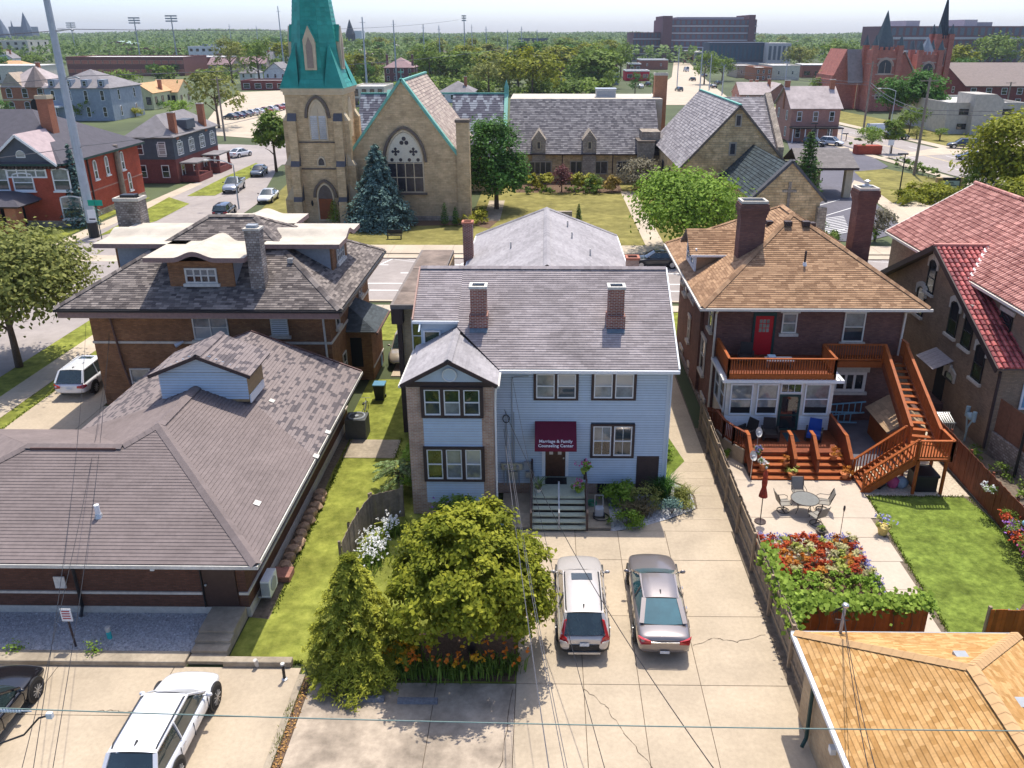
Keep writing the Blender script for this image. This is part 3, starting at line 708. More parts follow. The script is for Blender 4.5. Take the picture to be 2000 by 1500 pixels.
for u in(935,1203):
 x=atY(u,590,34.9).x;zb=mz(34.9)
 chimney(B,x,34.95,zb-.6,9.55,.72,.62,M_brred,M_whtw,over=.05)
 q=MB();q.box(x-.42,x+.42,34.52,35.3,zb-.35,zb+.42);q.build('chimney_base',M_brred,B)
 f=MB();n_=V((0,-sl_,1)).normalized();f.prism([V((x-.4,34.53,mz(34.53)))+n_*.035,V((x+.4,34.53,mz(34.53)))+n_*.035,V((x+.4,34.3,mz(34.3)))+n_*.035,V((x-.4,34.3,mz(34.3)))+n_*.035],n_*.012);f.build('flashing_and_shade',M_chimshade,B)  # blue-grey patch painting the chimney's cast shadow on the slope
# street-side block behind with its own gable roof
MB().box(-4.5,4.75,43,55,0,6.9).build('wall',M_brpink,B)
for sx in(-1,1):
 xe=-4.75 if sx<0 else 4.95
 roof(B,[(xe,39.2,7.0),(xe,55.6,7.0),(.1,52.6,9.5),(.1,38.4,9.5)],M_deckb,M_shpale,ch=.15,pw=.36)
 MB().box(min(xe,xe+sx*.1),max(xe,xe+sx*.1),42.0,55.6,6.86,6.98).build('gutter',M_wht,B)
roof(B,[(-4.75,55.6,7.0),(4.95,55.6,7.0),(.1,52.6,9.5)],M_deckb,M_shpale,ch=.15,pw=.36)
ridge_cap(B,(.1,38.6,9.54),(.1,52.6,9.54),M_shpale,.36);ridge_cap(B,(.1,52.6,9.54),(-4.75,55.6,7.04),M_shpale,.3);ridge_cap(B,(.1,52.6,9.54),(4.95,55.6,7.04),M_shpale,.3)
chimney(B,-4.75,49.2,0,9.3,.6,.6,M_brred,mat('clay_cap',(0.42,0.16,0.1),.8));chimney(B,5.1,46.2,0,7.9,.7,.7,M_brpink,mat('clay_cap',(0.42,0.16,0.1),.8))
for x,y in((1.4,50.2),(1.6,47.6),(-2.0,46.4),(2.6,45.6)):
 z=9.5-abs(x-.1)*.515;MB().cyl((x,y,z-.1),(x,y,z+.4),.05).build('vent_pipe',M_whtw,B)
# flat-roofed annex on the left
MB().box(-7.5,-5.74,39.6,50,0,7.1).build('annex_wall',M_bryel,B)
q=MB();q.box(-7.85,-5.78,39.1,50.3,7.1,7.32);q.build('annex_eave',mat('eave_grey_brown',(0.2,0.17,0.15),.8,var=.2),B)
M_annex=mat('annex_roof_tar',(0.2,0.155,0.125),.9,var=.3,scale=1.2,stain=.3,sscale=.8)
for k in range(5):
 MB().box(-7.7,-5.85,39.25+2.2*k,39.25+2.2*(k+1)-.05,7.32,7.335+.012*(k%2)).build('roof_sheet',M_annex,B)
MB().box(-7.82,-7.25,39.05,39.6,6.3,7.1).build('annex_frieze',M_trim,B)
q=MB();q.box(-7.6,-7.38,39.3,39.6,0,6.3);q.build('corner_post',M_trim,B)
window(B,(-6.45,39.58,4.5),(0,-1),.9,2.0,M_wht,GG,GG)
window(B,(-5.2,35.18,6.0),(0,-1),.8,1.4,M_wht,GG,GG)
pipe(B,[(-2.02,30.98,6.4),(-2.05,31.1,6.1),(-2.08,31.25,5.5),(-2.08,31.25,.2)],M_wht,.045);pipe(B,[(5.62,32.5,6.5),(5.62,33.0,6.2),(5.62,33.05,.2)],M_sid,.045)
# meters and conduits beside the stoop
for x,zt in((-1.72,4.3),(-1.45,5.9),(-1.37,4.3)):
 pipe(B,[(x,YW-.09,1.7),(x,YW-.09,zt)]+([(x+.1,YW-.09,zt+.12),(x+.75,YW-.12,zt+.16)] if zt>5 else[]),M_greym,.022,'conduit')
q=MB();pts=[V((-1.72+.15*math.cos(t*.6),YW-.1,3.95+.2*math.sin(t*.6))) for t in range(20)];q.tube(pts,.02,5);q.build('cable_coil',M_blk,B)
q=MB();q.box(-1.95,-1.0,YW-.22,YW-.03,1.38,1.72);q.build('meter_box',M_gal,B)
for x in(-1.75,-1.5,-1.22):
 MB().cyl((x,YW-.22,1.55),(x,YW-.32,1.55),.085,n=14).build('electric_meter',M_greym,B)
for x in(-1.62,-.85):MB().box(x,x+.4,YW-.18,YW-.03,.85 if x<-1 else .95,1.25).build('utility_box',M_gal,B)
MB().box(-.95,-.5,YW-.15,YW-.03,1.35,1.75).build('utility_box',M_greym,B)
for x in(-1.85,-1.7,-1.3,-1.15):pipe(B,[(x,YW-.1,1.4),(x,YW-.1,.5)],M_greym,.02,'conduit')
# stoop and its steps
SP=thing('entry_steps','sage green wooden entry steps with dark brown handrails under the maroon awning','steps',(.65,31,0))
MB().box(-.5,1.82,31.3,33.03,.86,.96).build('landing',M_green_step,SP)
MB().box(-.45,1.78,31.33,33.0,.1,.86).build('landing_skirt',M_trim,SP)
for k in range(5):
 y1=31.3-.27*k;z=.80-.155*(k)
 MB().box(-.5,1.82,y1-.27,y1+.0,z-.05,z).build('tread',M_green_step,SP);MB().box(-.46,1.78,y1-.03,y1-.005,z-.16,z-.052).build('riser',M_trim,SP)
for x in(-.55,1.87):
 q=MB()
 for y,z0,z1 in((29.95,.1,1.0),(31.2,.3,1.9),(32.9,.9,1.95)):q.box(x-.045,x+.045,y-.045,y+.045,z0,z1)
 q.beam((x,29.95,.98),(x,31.2,1.82),.07,.07);q.beam((x,31.2,1.85),(x,32.9,1.85),.07,.07);q.beam((x,29.95,.3),(x,31.25,.95),.05,.2)
 q.build('handrail',M_trim,SP)
q=MB()
for y,z0,z1 in((30.0,.1,1.0),(31.25,.8,1.75)):q.box(.62,.69,y-.035,y+.035,z0,z1)
q.beam((.655,29.9,.98),(.655,31.3,1.72),.06,.06);q.build('middle_handrail',M_greym,SP)
tag(MB().box(.05,1.05,32.35,32.95,.962,.975).build('doormat',M_blk),'black doormat on the sage green landing','doormat')

# ============================================================ low commercial building on the left
Lb=thing('low_brick_building','low chocolate brick building with broad brown hipped shingle roof, lower left','building',(-16,30,0))
zE=3.0;ye=23.37;xe=-9.96;xl=-21.5;xr,yp,zp=-15.7,29.5,5.3
MB().box(-29,-10.85,24.35,33,.42,2.98).build('wall',M_brlow,Lb);MB().box(-20.7,-10.85,33,40.3,.42,2.98).build('wall',M_brlow,Lb)
MB().box(-29,-10.82,24.32,33,0,.42).build('foundation',M_stone,Lb);MB().box(-20.7,-10.82,33,40.3,0,.42).build('foundation',M_stone,Lb)
q=MB();q.box(-29,-12.5,24.29,24.35,1.0,1.1);q.box(-11.15,-10.79,24.29,24.35,1.0,1.1);q.box(-10.85,-10.79,24.35,40.3,1.0,1.1);q.build('stone_band',M_stone,Lb)
d=MB().box(-12.4,-11.2,24.28,24.36,.5,2.6).build('door',M_brlow if 0 else mat('door_brown',(0.06,0.035,0.028),.4),Lb);MB().blob((-12.28,24.2,1.5),.05,.05,.05).build('door_handle',M_gal,d)
MB().box(-12.45,-12.41,24.22,24.36,.5,2.7).build('door_frame',M_blk,Lb)
pipe(Lb,[(-17.0,24.2,2.9),(-17.0,24.22,.5),(-17.0,24.0,.2)],M_blk,.06)
for x in(-14.2,):MB().box(x,x+.14,24.2,24.3,2.1,2.3).build('wall_lamp',M_wht,Lb)
MB().box(-29.4,xe+.02,ye-.06,ye-.012,zE-.16,zE-.02).build('fascia',M_whtw,Lb);MB().box(xe+.012,xe+.06,ye-.06,40.7,zE-.16,zE-.02).build('fascia',M_whtw,Lb)
MB().box(-29.4,xe,ye,24.35,zE-.14,zE-.11).build('soffit',M_gutbr,Lb);MB().box(-10.85,xe,24.35,40.6,zE-.14,zE-.11).build('soffit',M_gutbr,Lb)
sf=(zp-zE)/(yp-ye);zw=4.9;yw=ye+(zw-zE)/sf;xw=xr-(zp-zw)/((zp-zE)/(xr-xl))
# front slope (with the wing's front slope), wing back slope, right slope, left slope
roof(Lb,[(xe,ye,zE),(xr,yp,zp),(xw,yw,zw),(-20.5,yw,zw),(-25.8,ye,zE)],M_deckb,M_shlow,ch=.15,pw=.6,th=.016,name='front_slope')
roof(Lb,[(-20.5,yw,zw),(xw,yw,zw),(xl,33.5,zE),(-25.8,33.5,zE)],M_deckb,M_shlow,ch=.16,pw=.33)
roof(Lb,[(-25.8,ye,zE),(-20.5,yw,zw),(-25.8,33.5,zE)],M_deckb,M_shlow,ch=.16,pw=.33)
def yb(x):return 0
roof(Lb,[(xe,ye,zE),(xe,31.0,zE),(xr,35.6,zp),(xr,yp,zp)],M_deckb,M_shlow,ch=.16,pw=.33)
roof(Lb,[(xe,31.0,zE),(xe,40.6,zE),(xr,40.6,zp),(xr,35.6,zp)],M_deckb,M_shpatch,ch=.16,pw=.33,rfun=lambda r,p:0.75+.25*r if r>.28 else .2*r)
roof(Lb,[(xl,33.5,zE),(xw,yw,zw),(xr,yp,zp),(xr,32.4,zp)],M_deckb,M_shlow,ch=.16,pw=.33)
roof(Lb,[(xl,33.5,zE),(xr,32.4,zp),(xr,40.6,zp),(xl,40.6,zE)],M_deckb,M_shpatch,ch=.16,pw=.33,rfun=lambda r,p:0.7+.3*r if r>.35 else .3*r)
ridge_cap(Lb,(xe,ye,zE+.02),(xr,yp,zp+.02),M_shlow,.42);ridge_cap(Lb,(xr,yp,zp+.02),(xw,yw,zw+.02),M_shlow,.4);ridge_cap(Lb,(xw,yw,zw+.03),(-20.5,yw,zw+.03),M_shlow,.46);ridge_cap(Lb,(-20.5,yw,zw+.02),(-25.8,ye,zE),M_shlow,.4);ridge_cap(Lb,(xr,yp,zp+.02),(xr,33.4,zp+.02),M_shlow,.5)
MB().box(xw-.2,-20.3,yw-.24,yw-.2,zw-.12,zw+.03).build('ridge_vent_lip',M_gutbr,Lb)
gb=MB();gb.prism([(xl+.5,40.4,zE),(xe-.5,40.4,zE),(xr,40.4,zp-.1)],(0,.1,0));gb.build('rear_gable',M_sid,Lb)
MB().beam((xe,40.62,zE),(xr,40.62,zp),.1,.16).build('rake_board',M_gutbr,Lb);MB().beam((xl,40.62,zE),(xr,40.62,zp),.1,.16).build('rake_board',M_gutbr,Lb)
# roof vent pipe and light patches
vp=at(191,1000,3.9);vy=vp.y;vz=zE+(vy-ye)*sf
o=MB().cyl((vp.x,vy,vz),(vp.x,vy,vz+.5),.09,n=12).build('vent_pipe',M_wht,Lb);MB().cyl((vp.x,vy,vz-.02),(vp.x,vy,vz+.12),.16,.11,n=12).build('vent_collar',M_gal,o)
sr=(zp-zE)/(xe-xr)
for u,v in((531,784),(502,984),(617,892),(640,845),(457,782),(443,700),(463,707),(376,775),(394,757)):
 # small bright repair tabs nailed on the slopes
 d=ray(u,v);p0=V((xe,0,zE));n_=V((sr,0,1));t=(p0-CAM).dot(n_)/d.dot(n_);p=CAM+d*t
 if p.x<xr or u<470:continue
 q=MB();nn=n_.normalized();tx=V((1,0,-sr)).normalized();c=p+nn*.04
 q.prism([c-tx*.12-V((0,.15,0)),c+tx*.12-V((0,.15,0)),c+tx*.12+V((0,.15,0)),c-tx*.12+V((0,.15,0))],nn*.012);q.build('roof_tab',M_whtw,Lb)
# raised roof dormer straddling the ridge
D0,D1=33.3,35.3;zd,zk=6.05,6.95;xa,xb=-17.3,-13.35;xc=(xa+xb)/2
q=MB();q.prism([(xa,D0,4.6),(xb,D0,4.6),(xb,D0,zd),(xc,D0,zk-.05),(xa,D0,zd)],(0,D1-D0,0));dm=q.build('dormer_wall',mat('sheathing_tan',(0.36,0.24,0.12),.8,var=.2),Lb)
siding(Lb,xa,xb,4.75,zd,D0-.01,M_sid,ch=.13)
for z in[zd+.13*i for i in range(6)]:
 hw=(xb-xa)/2*(1-(z-zd)/(zk-zd))-.05
 if hw>.15:MB().box(xc-hw,xc+hw,D0-.03,D0-.005,z,z+.12).build('siding_board',M_sid,Lb)
for s in(-1,1):
 x_=xc+s*((xb-xa)/2+.3)
 roof(Lb,[(x_,D0-.35,zd-.05),(xc,D0-.35,zk),(xc,D1+.6,zk),(x_,D1+.5,zd-.05)],M_deckb,M_shpatch,ch=.16,pw=.33,name='dormer_slope',rfun=lambda r,p:0.7+.3*r if r>.4 else .35*r)
 MB().beam((x_,D0-.36,zd-.1),(xc,D0-.36,zk-.06),.06,.16).build('rake_board',M_trim,Lb)
ridge_cap(Lb,(xc,D0-.35,zk+.02),(xc,D1+.6,zk+.02),M_shpatch,.4)
MB().box(xb+.02,xb+.08,D0,D1-.2,4.55,4.62+.3).build('flashing_and_shade',M_wht,Lb)
# stone row, heat pump and steps beside it
for k in range(11):
 y=27.2+.55*k;o=MB().blob((-10.35+R.uniform(-.1,.05),y,.16),.32,.3,.24,n=7,k=4,j=.25).build('boulder',mat('sandstone',(0.36,0.24,0.16),.9,var=.3,orn=.15,bump=.5,bscale=12));tag(o,'tan boulder in the row along the wall of the low brick building','boulder','boulders along the low building')
for k in range(2):
 o=MB().box(-10.75,-10.0,26.3+.02,27.0,.02+.13*k,.14+.13*k).build('stone_slab',mat('red_sandstone',(0.34,0.16,0.12),.9,var=.25));tag(o,'flat reddish stone slab, %s of the pair beside the heat pump'%('lower','upper')[k],'stone slab')
HP=thing('heat_pump','white outdoor heat pump unit on the wall of the low brick building','heat pump',(-10.4,25.4,.3))
MB().box(-10.62,-10.28,25.0,25.85,.35,1.05).build('casing',M_wht,HP);g=MB()
for k in range(9):g.box(-10.6+.035*k,-10.585+.035*k,24.98,25.0,.42,.98)
g.build('grille',M_greym,HP);MB().cyl((-10.28,25.4,.7),(-10.25,25.4,.7),.28,n=20).build('fan_guard',M_greym,HP);MB().box(-10.8,-10.3,25.05,25.8,.27,.34).build('bracket',M_gal,HP)
ST=thing('concrete_steps','grey concrete landing and steps down from the brown door of the low building','steps',(-11.6,23,0))
MB().box(-12.2,-10.95,22.95,24.27,0,.5).build('landing',M_concg,ST)
for k in range(3):MB().box(-12.2,-10.95,22.95-.36*(k+1),22.95-.36*k-.002,0,.38-.125*k).build('step',M_concg,ST)

# ============================================================ tall brown brick house with the white eyebrow dormers
TH=thing('tall_brick_house','tall brown brick house with slate grey hip roof and white curved dormer roofs','house',(-18.7,47.5,0))
MB().box(-25.45,-12.0,42.6,52.8,0,6.2).build('wall',M_brbrown,TH)
q=MB();q.box(-25.5,-11.95,42.54,42.6,3.84,3.97);q.box(-12.0,-11.94,42.6,52.8,3.84,3.97);q.build('stone_band',M_stone,TH)
E0,E1,N0,N1,ez=-26.4,-10.95,41.15,54.0,6.35;ra,rb,ry,rz=-19.9,-17.2,47.5,10.05
rfm=M_shtall
for poly in([(E0,N0,ez),(E1,N0,ez),(rb,ry,rz),(ra,ry,rz)],[(E1,N0,ez),(E1,N1,ez),(rb,ry,rz)],[(E1,N1,ez),(E0,N1,ez),(ra,ry,rz),(rb,ry,rz)],[(E0,N1,ez),(E0,N0,ez),(ra,ry,rz)]):
 roof(TH,poly,M_deckb,rfm,ch=.16,pw=.34)
for a in((E0,N0),(E1,N0),(E1,N1),(E0,N1)):ridge_cap(TH,(a[0],a[1],ez+.02),((ra if a[0]==E0 else rb),ry,rz+.02),rfm,.4)
ridge_cap(TH,(ra,ry,rz+.03),(rb,ry,rz+.03),rfm,.4)
q=MB();q.box(E0,E1,N0-.12,N0-.01,ez-.16,ez-.04);q.box(E1+.01,E1+.12,N0-.12,N1,ez-.16,ez-.04);q.build('gutter',M_blk,TH)
q=MB();q.box(E0+.1,E1-.1,N0+.05,N0+.14,ez-.5,ez-.18);q.box(E1-.2,E1-.1,N0+.14,N1,ez-.5,ez-.18);q.build('fascia',M_fascia,TH)
MB().box(E0+.1,E1-.1,N0+.05,N1-.1,ez-.54,ez-.5).build('soffit',mat('soffit_tan',(0.32,0.22,0.16),.8),TH)
pipe(TH,[(-24.3,41.3,5.9),(-24.2,42.45,5.5),(-24.0,42.5,2.5),(-23.6,42.5,.4)],M_gutbr,.06);pipe(TH,[(-12.5,41.3,5.9),(-12.3,42.45,5.4),(-12.25,42.5,.3)],M_whtw,.06)
for(u0,v0,u1,v1),mu,up_,lo_ in(((377,614,446,663),2,GC,GL),((529,616,563,655),1,GL,GL)):
 c,w_,h_=wrect(u0,v0,u1,v1,42.58);window(TH,c,(0,-1),w_,h_,M_whtw,up_,lo_,mull=mu,fw=.08,sill=M_stone)
# slatted blind on the second window
c,w_,h_=wrect(529,616,563,655,42.5);q=MB()
for k in range(9):q.box(c[0]-w_/2+.06,c[0]+w_/2-.06,42.475,42.5,c[2]+.08+k*h_/9.6,c[2]+.08+k*h_/9.6+.07)
q.build('shutter_slats',M_wht,TH)
c,w_,h_=wrect(257,719,297,760,42.58);window(TH,(c[0],42.58,c[2]-.4),(0,-1),w_,h_+.4,M_whtw,GC,GC,fw=.08)
for k,(y,z) in enumerate(((44.2,4.35),(47.0,4.9),(50.2,4.35),(45.0,1.1),(51.0,1.1))):
 window(TH,(-11.98,y,z),(1,0),.8 if k!=1 else .6,1.3 if k!=1 else .7,M_whtw,GD,sill=M_stone)
MB().cyl((-20.3,42.45,4.0),(-20.7,42.2,3.85),.06,.14).build('floodlight',M_wht,TH)
M_dside=mat('dormer_side_grey',(0.33,0.34,0.36),.7,var=.12)
def eyebrow(cx,cy,ang):
 """dormer: local -y faces out; wall at y=0, bottom on the slope"""
 Tm=Matrix.Translation((cx,cy,0))@Matrix.Rotation(ang,4,'Z');p=lambda x,y,z:Tm@V((x,y,z))
 sl=(rz-ez)/(ry-N0);zb=ez+(1.42)*sl;zt=8.62;hw=1.78
 q=MB();q.prism([p(-hw,0,zb-.05),p(hw,0,zb-.05),p(hw,0,zt),p(-hw,0,zt)],Tm.to_3x3()@V((0,.12,0)));o=q.build('dormer_front',M_brbrown,TH)
 for s in(-1,1):q=MB();q.prism([p(s*hw,.12,zb),p(s*hw,.12,zt),p(s*hw,4.5,zt)],Tm.to_3x3()@V((-s*.1,0,0)));q.build('dormer_side',M_dside,o)
 n=Tm.to_3x3()@V((0,-1,0))
 window(TH,p(0,-.01,zb+.22),(n.x,n.y),1.75,.86,M_whtw,GC,GD,mull=4,fw=.1,sill=M_whtw,name='dormer_window')
 prof=[];W=2.72;a=1.15;N_=26
 for k in range(N_+1):
  x=-W+2*W*k/N_;prof.append((x,zt+.12+(.17*(1+math.cos(math.pi*x/a)) if abs(x)<a else 0)))
 q=MB();th=.26
 for k in range(N_):
  (x0,z0),(x1,z1)=prof[k],prof[k+1];y0,y1=-.72,4.6
  q.face([p(x0,y0,z0+th),p(x1,y0,z1+th),p(x1,y1,z1+th),p(x0,y1,z0+th)],0,.5)
  q.face([p(x0,y0,z0),p(x0,y1,z0),p(x1,y1,z1),p(x1,y0,z1)],1,.5)
  q.face([p(x0,y0,z0),p(x1,y0,z1),p(x1,y0,z1+th),p(x0,y0,z0+th)],1,.5)
 for k,s in((0,0),(N_,1)):
  x,z=prof[k];f=[p(x,-.72,z),p(x,-.72,z+th),p(x,4.6,z+th),p(x,4.6,z)];q.face(f[::-1] if s else f,1,.5)
 q.build('dormer_roof',[M_membr,M_fascia],TH)
eyebrow(-18.75,N0+1.42,0);eyebrow(E1-1.42,47.6,math.pi/2);eyebrow(-18.4,N1-1.42,math.pi);eyebrow(E0+1.42,47.6,-math.pi/2)
chimney(TH,-15.65,42.75,6.6,10.35,.78,.72,M_rub,M_stone,flue=False,over=.05);o=MB().box(-15.95,-15.4,42.5,42.95,10.42,10.62).build('chimney_hood',M_greym,TH)
chimney(TH,-26.05,50.6,0,10.4,1.5,1.05,M_rub,M_stone,cap_h=.2,flue=False);MB().box(-26.5,-25.6,50.3,50.9,10.5,10.75).build('chimney_hood',M_blk,TH)
for x,y in((-14.3,44.2),):
 z=ez+(y-N0)*.58;MB().box(x-.15,x+.15,y-.15,y+.15,z,z+.25).build('roof_vent',M_gal,TH)
for x,y,h in((-21.6,44.6,.8),(-13.3,46.0,.6)):MB().cyl((x,y,ez+1.6),(x,y,ez+1.6+h),.07).build('vent_pipe',M_blk,TH)
# side porch
MB().box(-12.0,-10.6,46.4,49.6,0,3.3).build('side_porch',M_brbrown,TH)
for poly in([(-10.15,45.9,3.35),(-10.15,50.1,3.35),(-12.0,49.0,4.55),(-12.0,47.2,4.55)],[(-12.0,45.9,3.35),(-10.15,45.9,3.35),(-12.0,47.2,4.55)]):
 roof(TH,poly,M_deckb,mat('shingle_dark_blue',(0.075,0.09,0.1),.9,var=.15,rnd=.2),ch=.14,pw=.33,name='porch_roof')
MB().box(-10.15,-10.05,45.85,50.1,3.2,3.33).build('gutter',M_gutbr,TH);MB().box(-10.58,-10.54,46.4,49.6,.8,.9).build('stone_band',M_stone,TH)
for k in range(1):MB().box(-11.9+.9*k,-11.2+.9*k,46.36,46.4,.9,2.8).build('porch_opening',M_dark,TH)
# ============================================================ dark brick house on the right, amber roof
M_deck=mat('deck_stain_orange',(0.33,0.085,0.018),0.6,var=0.22,scale=5,orn=0.12,spec=0.25)
M_deckred=mat('deck_stain_red_brown',(0.2,0.05,0.018),0.6,var=0.25,scale=4,orn=0.12,spec=0.25)
M_fred=mat('fence_stain_red_brown',(0.165,0.045,0.02),0.7,var=0.25,scale=3,orn=0.1)
M_forange=mat('fence_stain_orange',(0.36,0.09,0.015),0.6,var=0.2,scale=3,orn=0.22)
M_fgrey=mat('fence_weathered_grey',(0.24,0.19,0.14),0.9,var=0.25,scale=6,orn=0.15,stain=0.2)
M_rail=mat('fence_rail_tan',(0.32,0.24,0.16),0.9,var=0.2,orn=0.1)
M_cream=mat('paint_cream',(0.68,0.63,0.55),0.6,var=0.08,scale=5)
M_reddoor=mat('door_red',(0.45,0.012,0.02),0.45,var=0.06)
M_dkgreen=mat('paint_dark_green',(0.015,0.05,0.045),0.5,var=0.15)
RH=thing('dark_brick_house','dark maroon brick house with amber shingle hip roof and orange deck','house',(14,47,0))
MB().box(9.15,19.05,41.1,53,0,6.75).build('wall',M_brdark,RH)
MB().box(8.95,9.15,44.3,46.6,0.4,6.7).build('side_bay',M_brdark,RH)
E0,E1,N0,N1,ez=8.15,19.95,40.15,54.0,6.9;rx,r0,r1,rz=14.05,46.0,48.2,10.6
for poly in([(E0,N0,ez),(E1,N0,ez),(rx,r0,rz)],[(E1,N0,ez),(E1,N1,ez),(rx,r1,rz),(rx,r0,rz)],[(E1,N1,ez),(E0,N1,ez),(rx,r1,rz)],[(E0,N1,ez),(E0,N0,ez),(rx,r0,rz),(rx,r1,rz)]):
 roof(RH,poly,M_deckb,M_shtan,ch=.15,pw=.34)
for a,b in(((E0,N0),r0),((E1,N0),r0),((E1,N1),r1),((E0,N1),r1)):ridge_cap(RH,(a[0],a[1],ez+.02),(rx,b,rz+.02),M_shtan,.36)
ridge_cap(RH,(rx,r0,rz+.03),(rx,r1,rz+.03),M_shtan,.36)
q=MB();q.box(E0-.1,E1+.1,N0-.12,N0-.01,ez-.16,ez-.03);q.box(E0-.12,E0-.01,N0-.01,N1,ez-.16,ez-.03);q.build('gutter',M_cream,RH)
MB().box(E0,E1,N0,N1,ez-.2,ez-.16).build('soffit',M_cream,RH)
# shed dormer on the left slope
MB().box(8.75,12.3,45.75,48.6,7.0,8.35).build('dormer_wall',M_shtan,RH)
MB().box(8.66,8.75,45.72,48.62,7.1,8.6).build('dormer_front',M_wht,RH)
gm=MB();gm.prism([(8.68,45.7,8.35),(8.68,48.65,8.35),(8.68,47.2,9.35)],(.1,0,0));gm.build('dormer_gable',M_wht,RH)
for y in(46.4,47.7):window(RH,(8.66,y,7.5),(-1,0),.8,.85,M_wht,GD,fw=.06)
for s in(-1,1):roof(RH,[(8.3,47.2+s*1.75,8.3),(11.3,47.2+s*1.75,8.3),(12.6,47.2,9.45),(8.3,47.2,9.45)],M_deckb,M_shtan,ch=.15,pw=.34,name='dormer_slope')
MB().box(8.35,11.0,45.38,45.45,8.2,8.32).build('dormer_gutter',M_wht,RH)
# chimneys
def bigchim(x,y,z0,z1,w_,d_,pot=False):
 o=chimney(RH,x,y,z0,z1,w_,d_,M_brdark,M_stone,cap_h=.14,over=.05);b=MB()
 for k in range(4):e=.04+.045*k if k<3 else .1;b.box(x-w_/2-e,x+w_/2+e,y-d_/2-e,y+d_/2+e,z1-.75+.18*k,z1-.75+.18*(k+1)-.002)
 b.build('corbel',M_brdark,o)
 if pot:MB().lathe((x,y,z1+.05),[(.28,0),(.28,.18),(.12,.2),(.12,.42),(.2,.44),(.02,.52)],12).build('chimney_hood',M_gal,o)
bigchim(11.35,44.45,7.6,11.55,1.35,.95);bigchim(19.45,49.7,0,11.35,1.1,1.1,True)
for x,y,z in((14.6,45.2,0),(13.6,45.2,0)):
 z=ez+(y-N0)*(rz-ez)/(r0-N0);MB().box(x-.2,x+.2,y-.2,y+.2,z,z+.25).build('roof_vent',M_trim,RH)
for x,y in((12.6,46.9),(12.9,46.4),(15.5,46.9),(15.3,46.3)):
 z=rz-abs(x-rx)*.632;MB().box(x-.18,x+.18,y-.2,y+.2,z,z+.22).build('roof_vent',M_trim,RH)
y=42.7;z=ez+(y-N0)*.632;o=MB().cyl((14.0,y,z),(14.0,y,z+.75),.06).build('vent_pipe',M_trim,RH);MB().cyl((14,y,z-.05),(14,y,z+.15),.14,.08).build('vent_collar',M_wht,o)
pipe(RH,[(9.0,40.2,6.7),(9.1,40.95,6.3),(9.12,41.02,.3)],M_cream,.06);pipe(RH,[(19.3,40.2,6.7),(19.1,40.95,6.4),(19.08,41.02,3.5)],M_cream,.06)
# openings in the rear wall
d=MB().box(11.25,12.2,41.03,41.12,3.95,6.15).build('red_door',M_reddoor,RH)
q=MB()
for i in range(3):
 for j in range(3):q.face([(11.46+.19*i,41.025,5.25+.25*j),(11.46+.19*i+.15,41.025,5.25+.25*j),(11.46+.19*i+.15,41.025,5.46+.25*j),(11.46+.19*i,41.025,5.46+.25*j)])
tag(q.build('door_panes',GC,d),kind='stuff')
q=MB();q.box(11.12,11.24,41.0,41.1,3.95,6.35);q.box(12.21,12.33,41.0,41.1,3.95,6.35);q.box(11.24,12.21,41.0,41.1,6.16,6.35);q.build('door_frame',M_dkgreen,RH)
MB().box(10.95,12.5,41.02,41.1,6.38,6.62).build('lintel',M_stone,RH)
c,w_,h_=wrect(1527,611,1556,650,41.08);window(RH,(c[0],41.08,c[2]),(0,-1),w_,h_,M_cream,GC,GC,sill=M_stone,lint=M_stone,lh=.18)
c,w_,h_=wrect(1647,609,1688,667,41.08);window(RH,(c[0],41.08,c[2]),(0,-1),w_,h_,M_cream,GC,GB,sill=M_stone,lint=M_stone,lh=.18)
c,w_,h_=wrect(1628,726,1690,764,41.08);window(RH,(c[0],41.08,c[2]),(0,-1),w_,h_,M_cream,GD,fw=.16,mull=3,rail=False,sill=M_stone,lint=M_stone,lh=.3)
for y,z,w_,h_ in((42.2,5.0,.9,1.6),(43.6,1.9,1.2,2.0),(47.4,4.9,.8,1.7),(48.6,4.9,.8,1.7),(50.6,4.4,1.0,1.9),(48.4,2.0,.7,1.5),(51.5,4.9,.8,1.5)):
 window(RH,(9.13,y,z),(-1,0),w_,h_,M_cream,GC,GD,sill=M_stone,lint=M_stone,lh=.2)
for y in(42.6,47.3,50.5):window(RH,(9.13,y,.12),(-1,0),1.1,.5,M_cream,GD,rail=False,lint=M_stone,lh=.2)
MB().box(9.0,9.14,45.6,46.5,0.2,2.6).build('side_door',M_cream,RH)
MB().box(9.02,9.14,41.1,53,0,.35).build('plinth',M_rub,RH)
# --- sunroom
Ys=38.25
MB().box(9.35,14.85,Ys,41.1,0,3.62).build('sunroom_wall',M_cream,RH)
MB().box(9.05,15.2,Ys-.35,41.1,3.62,3.78).build('sunroom_roof',M_wht,RH)
q=MB()
for k in range(26):q.box(9.1+k*.235,9.1+k*.235+.05,Ys-.33,Ys+.1,3.785,3.81)
tag(q.build('roof_ribs',M_gal,RH),kind='stuff')
for u0,u1 in((1425,1469),(1477,1519),(1570,1619)):
 c,w_,h_=wrect(u0,749,u1,809,Ys-.01);window(RH,(c[0],Ys-.01,c[2]),(0,-1),w_,h_,M_wht,GC,GC,fw=.07,grid=0,name='sunroom_window')
 MB().box(c[0]-w_/2+.08,c[0]+w_/2-.08,Ys-.04,Ys-.035,c[2]+.1,c[2]+.42).build('lower_blind',M_dark,RH)
d=MB().box(12.12,13.2,Ys-.06,Ys+.02,.82,2.85).build('screen_door',M_dkgreen,RH)
MB().box(12.25,13.07,Ys-.07,Ys-.062,1.75,2.75).build('door_screen',GD,d);MB().box(12.25,13.07,Ys-.07,Ys-.062,.95,1.65).build('door_screen',GD,d)
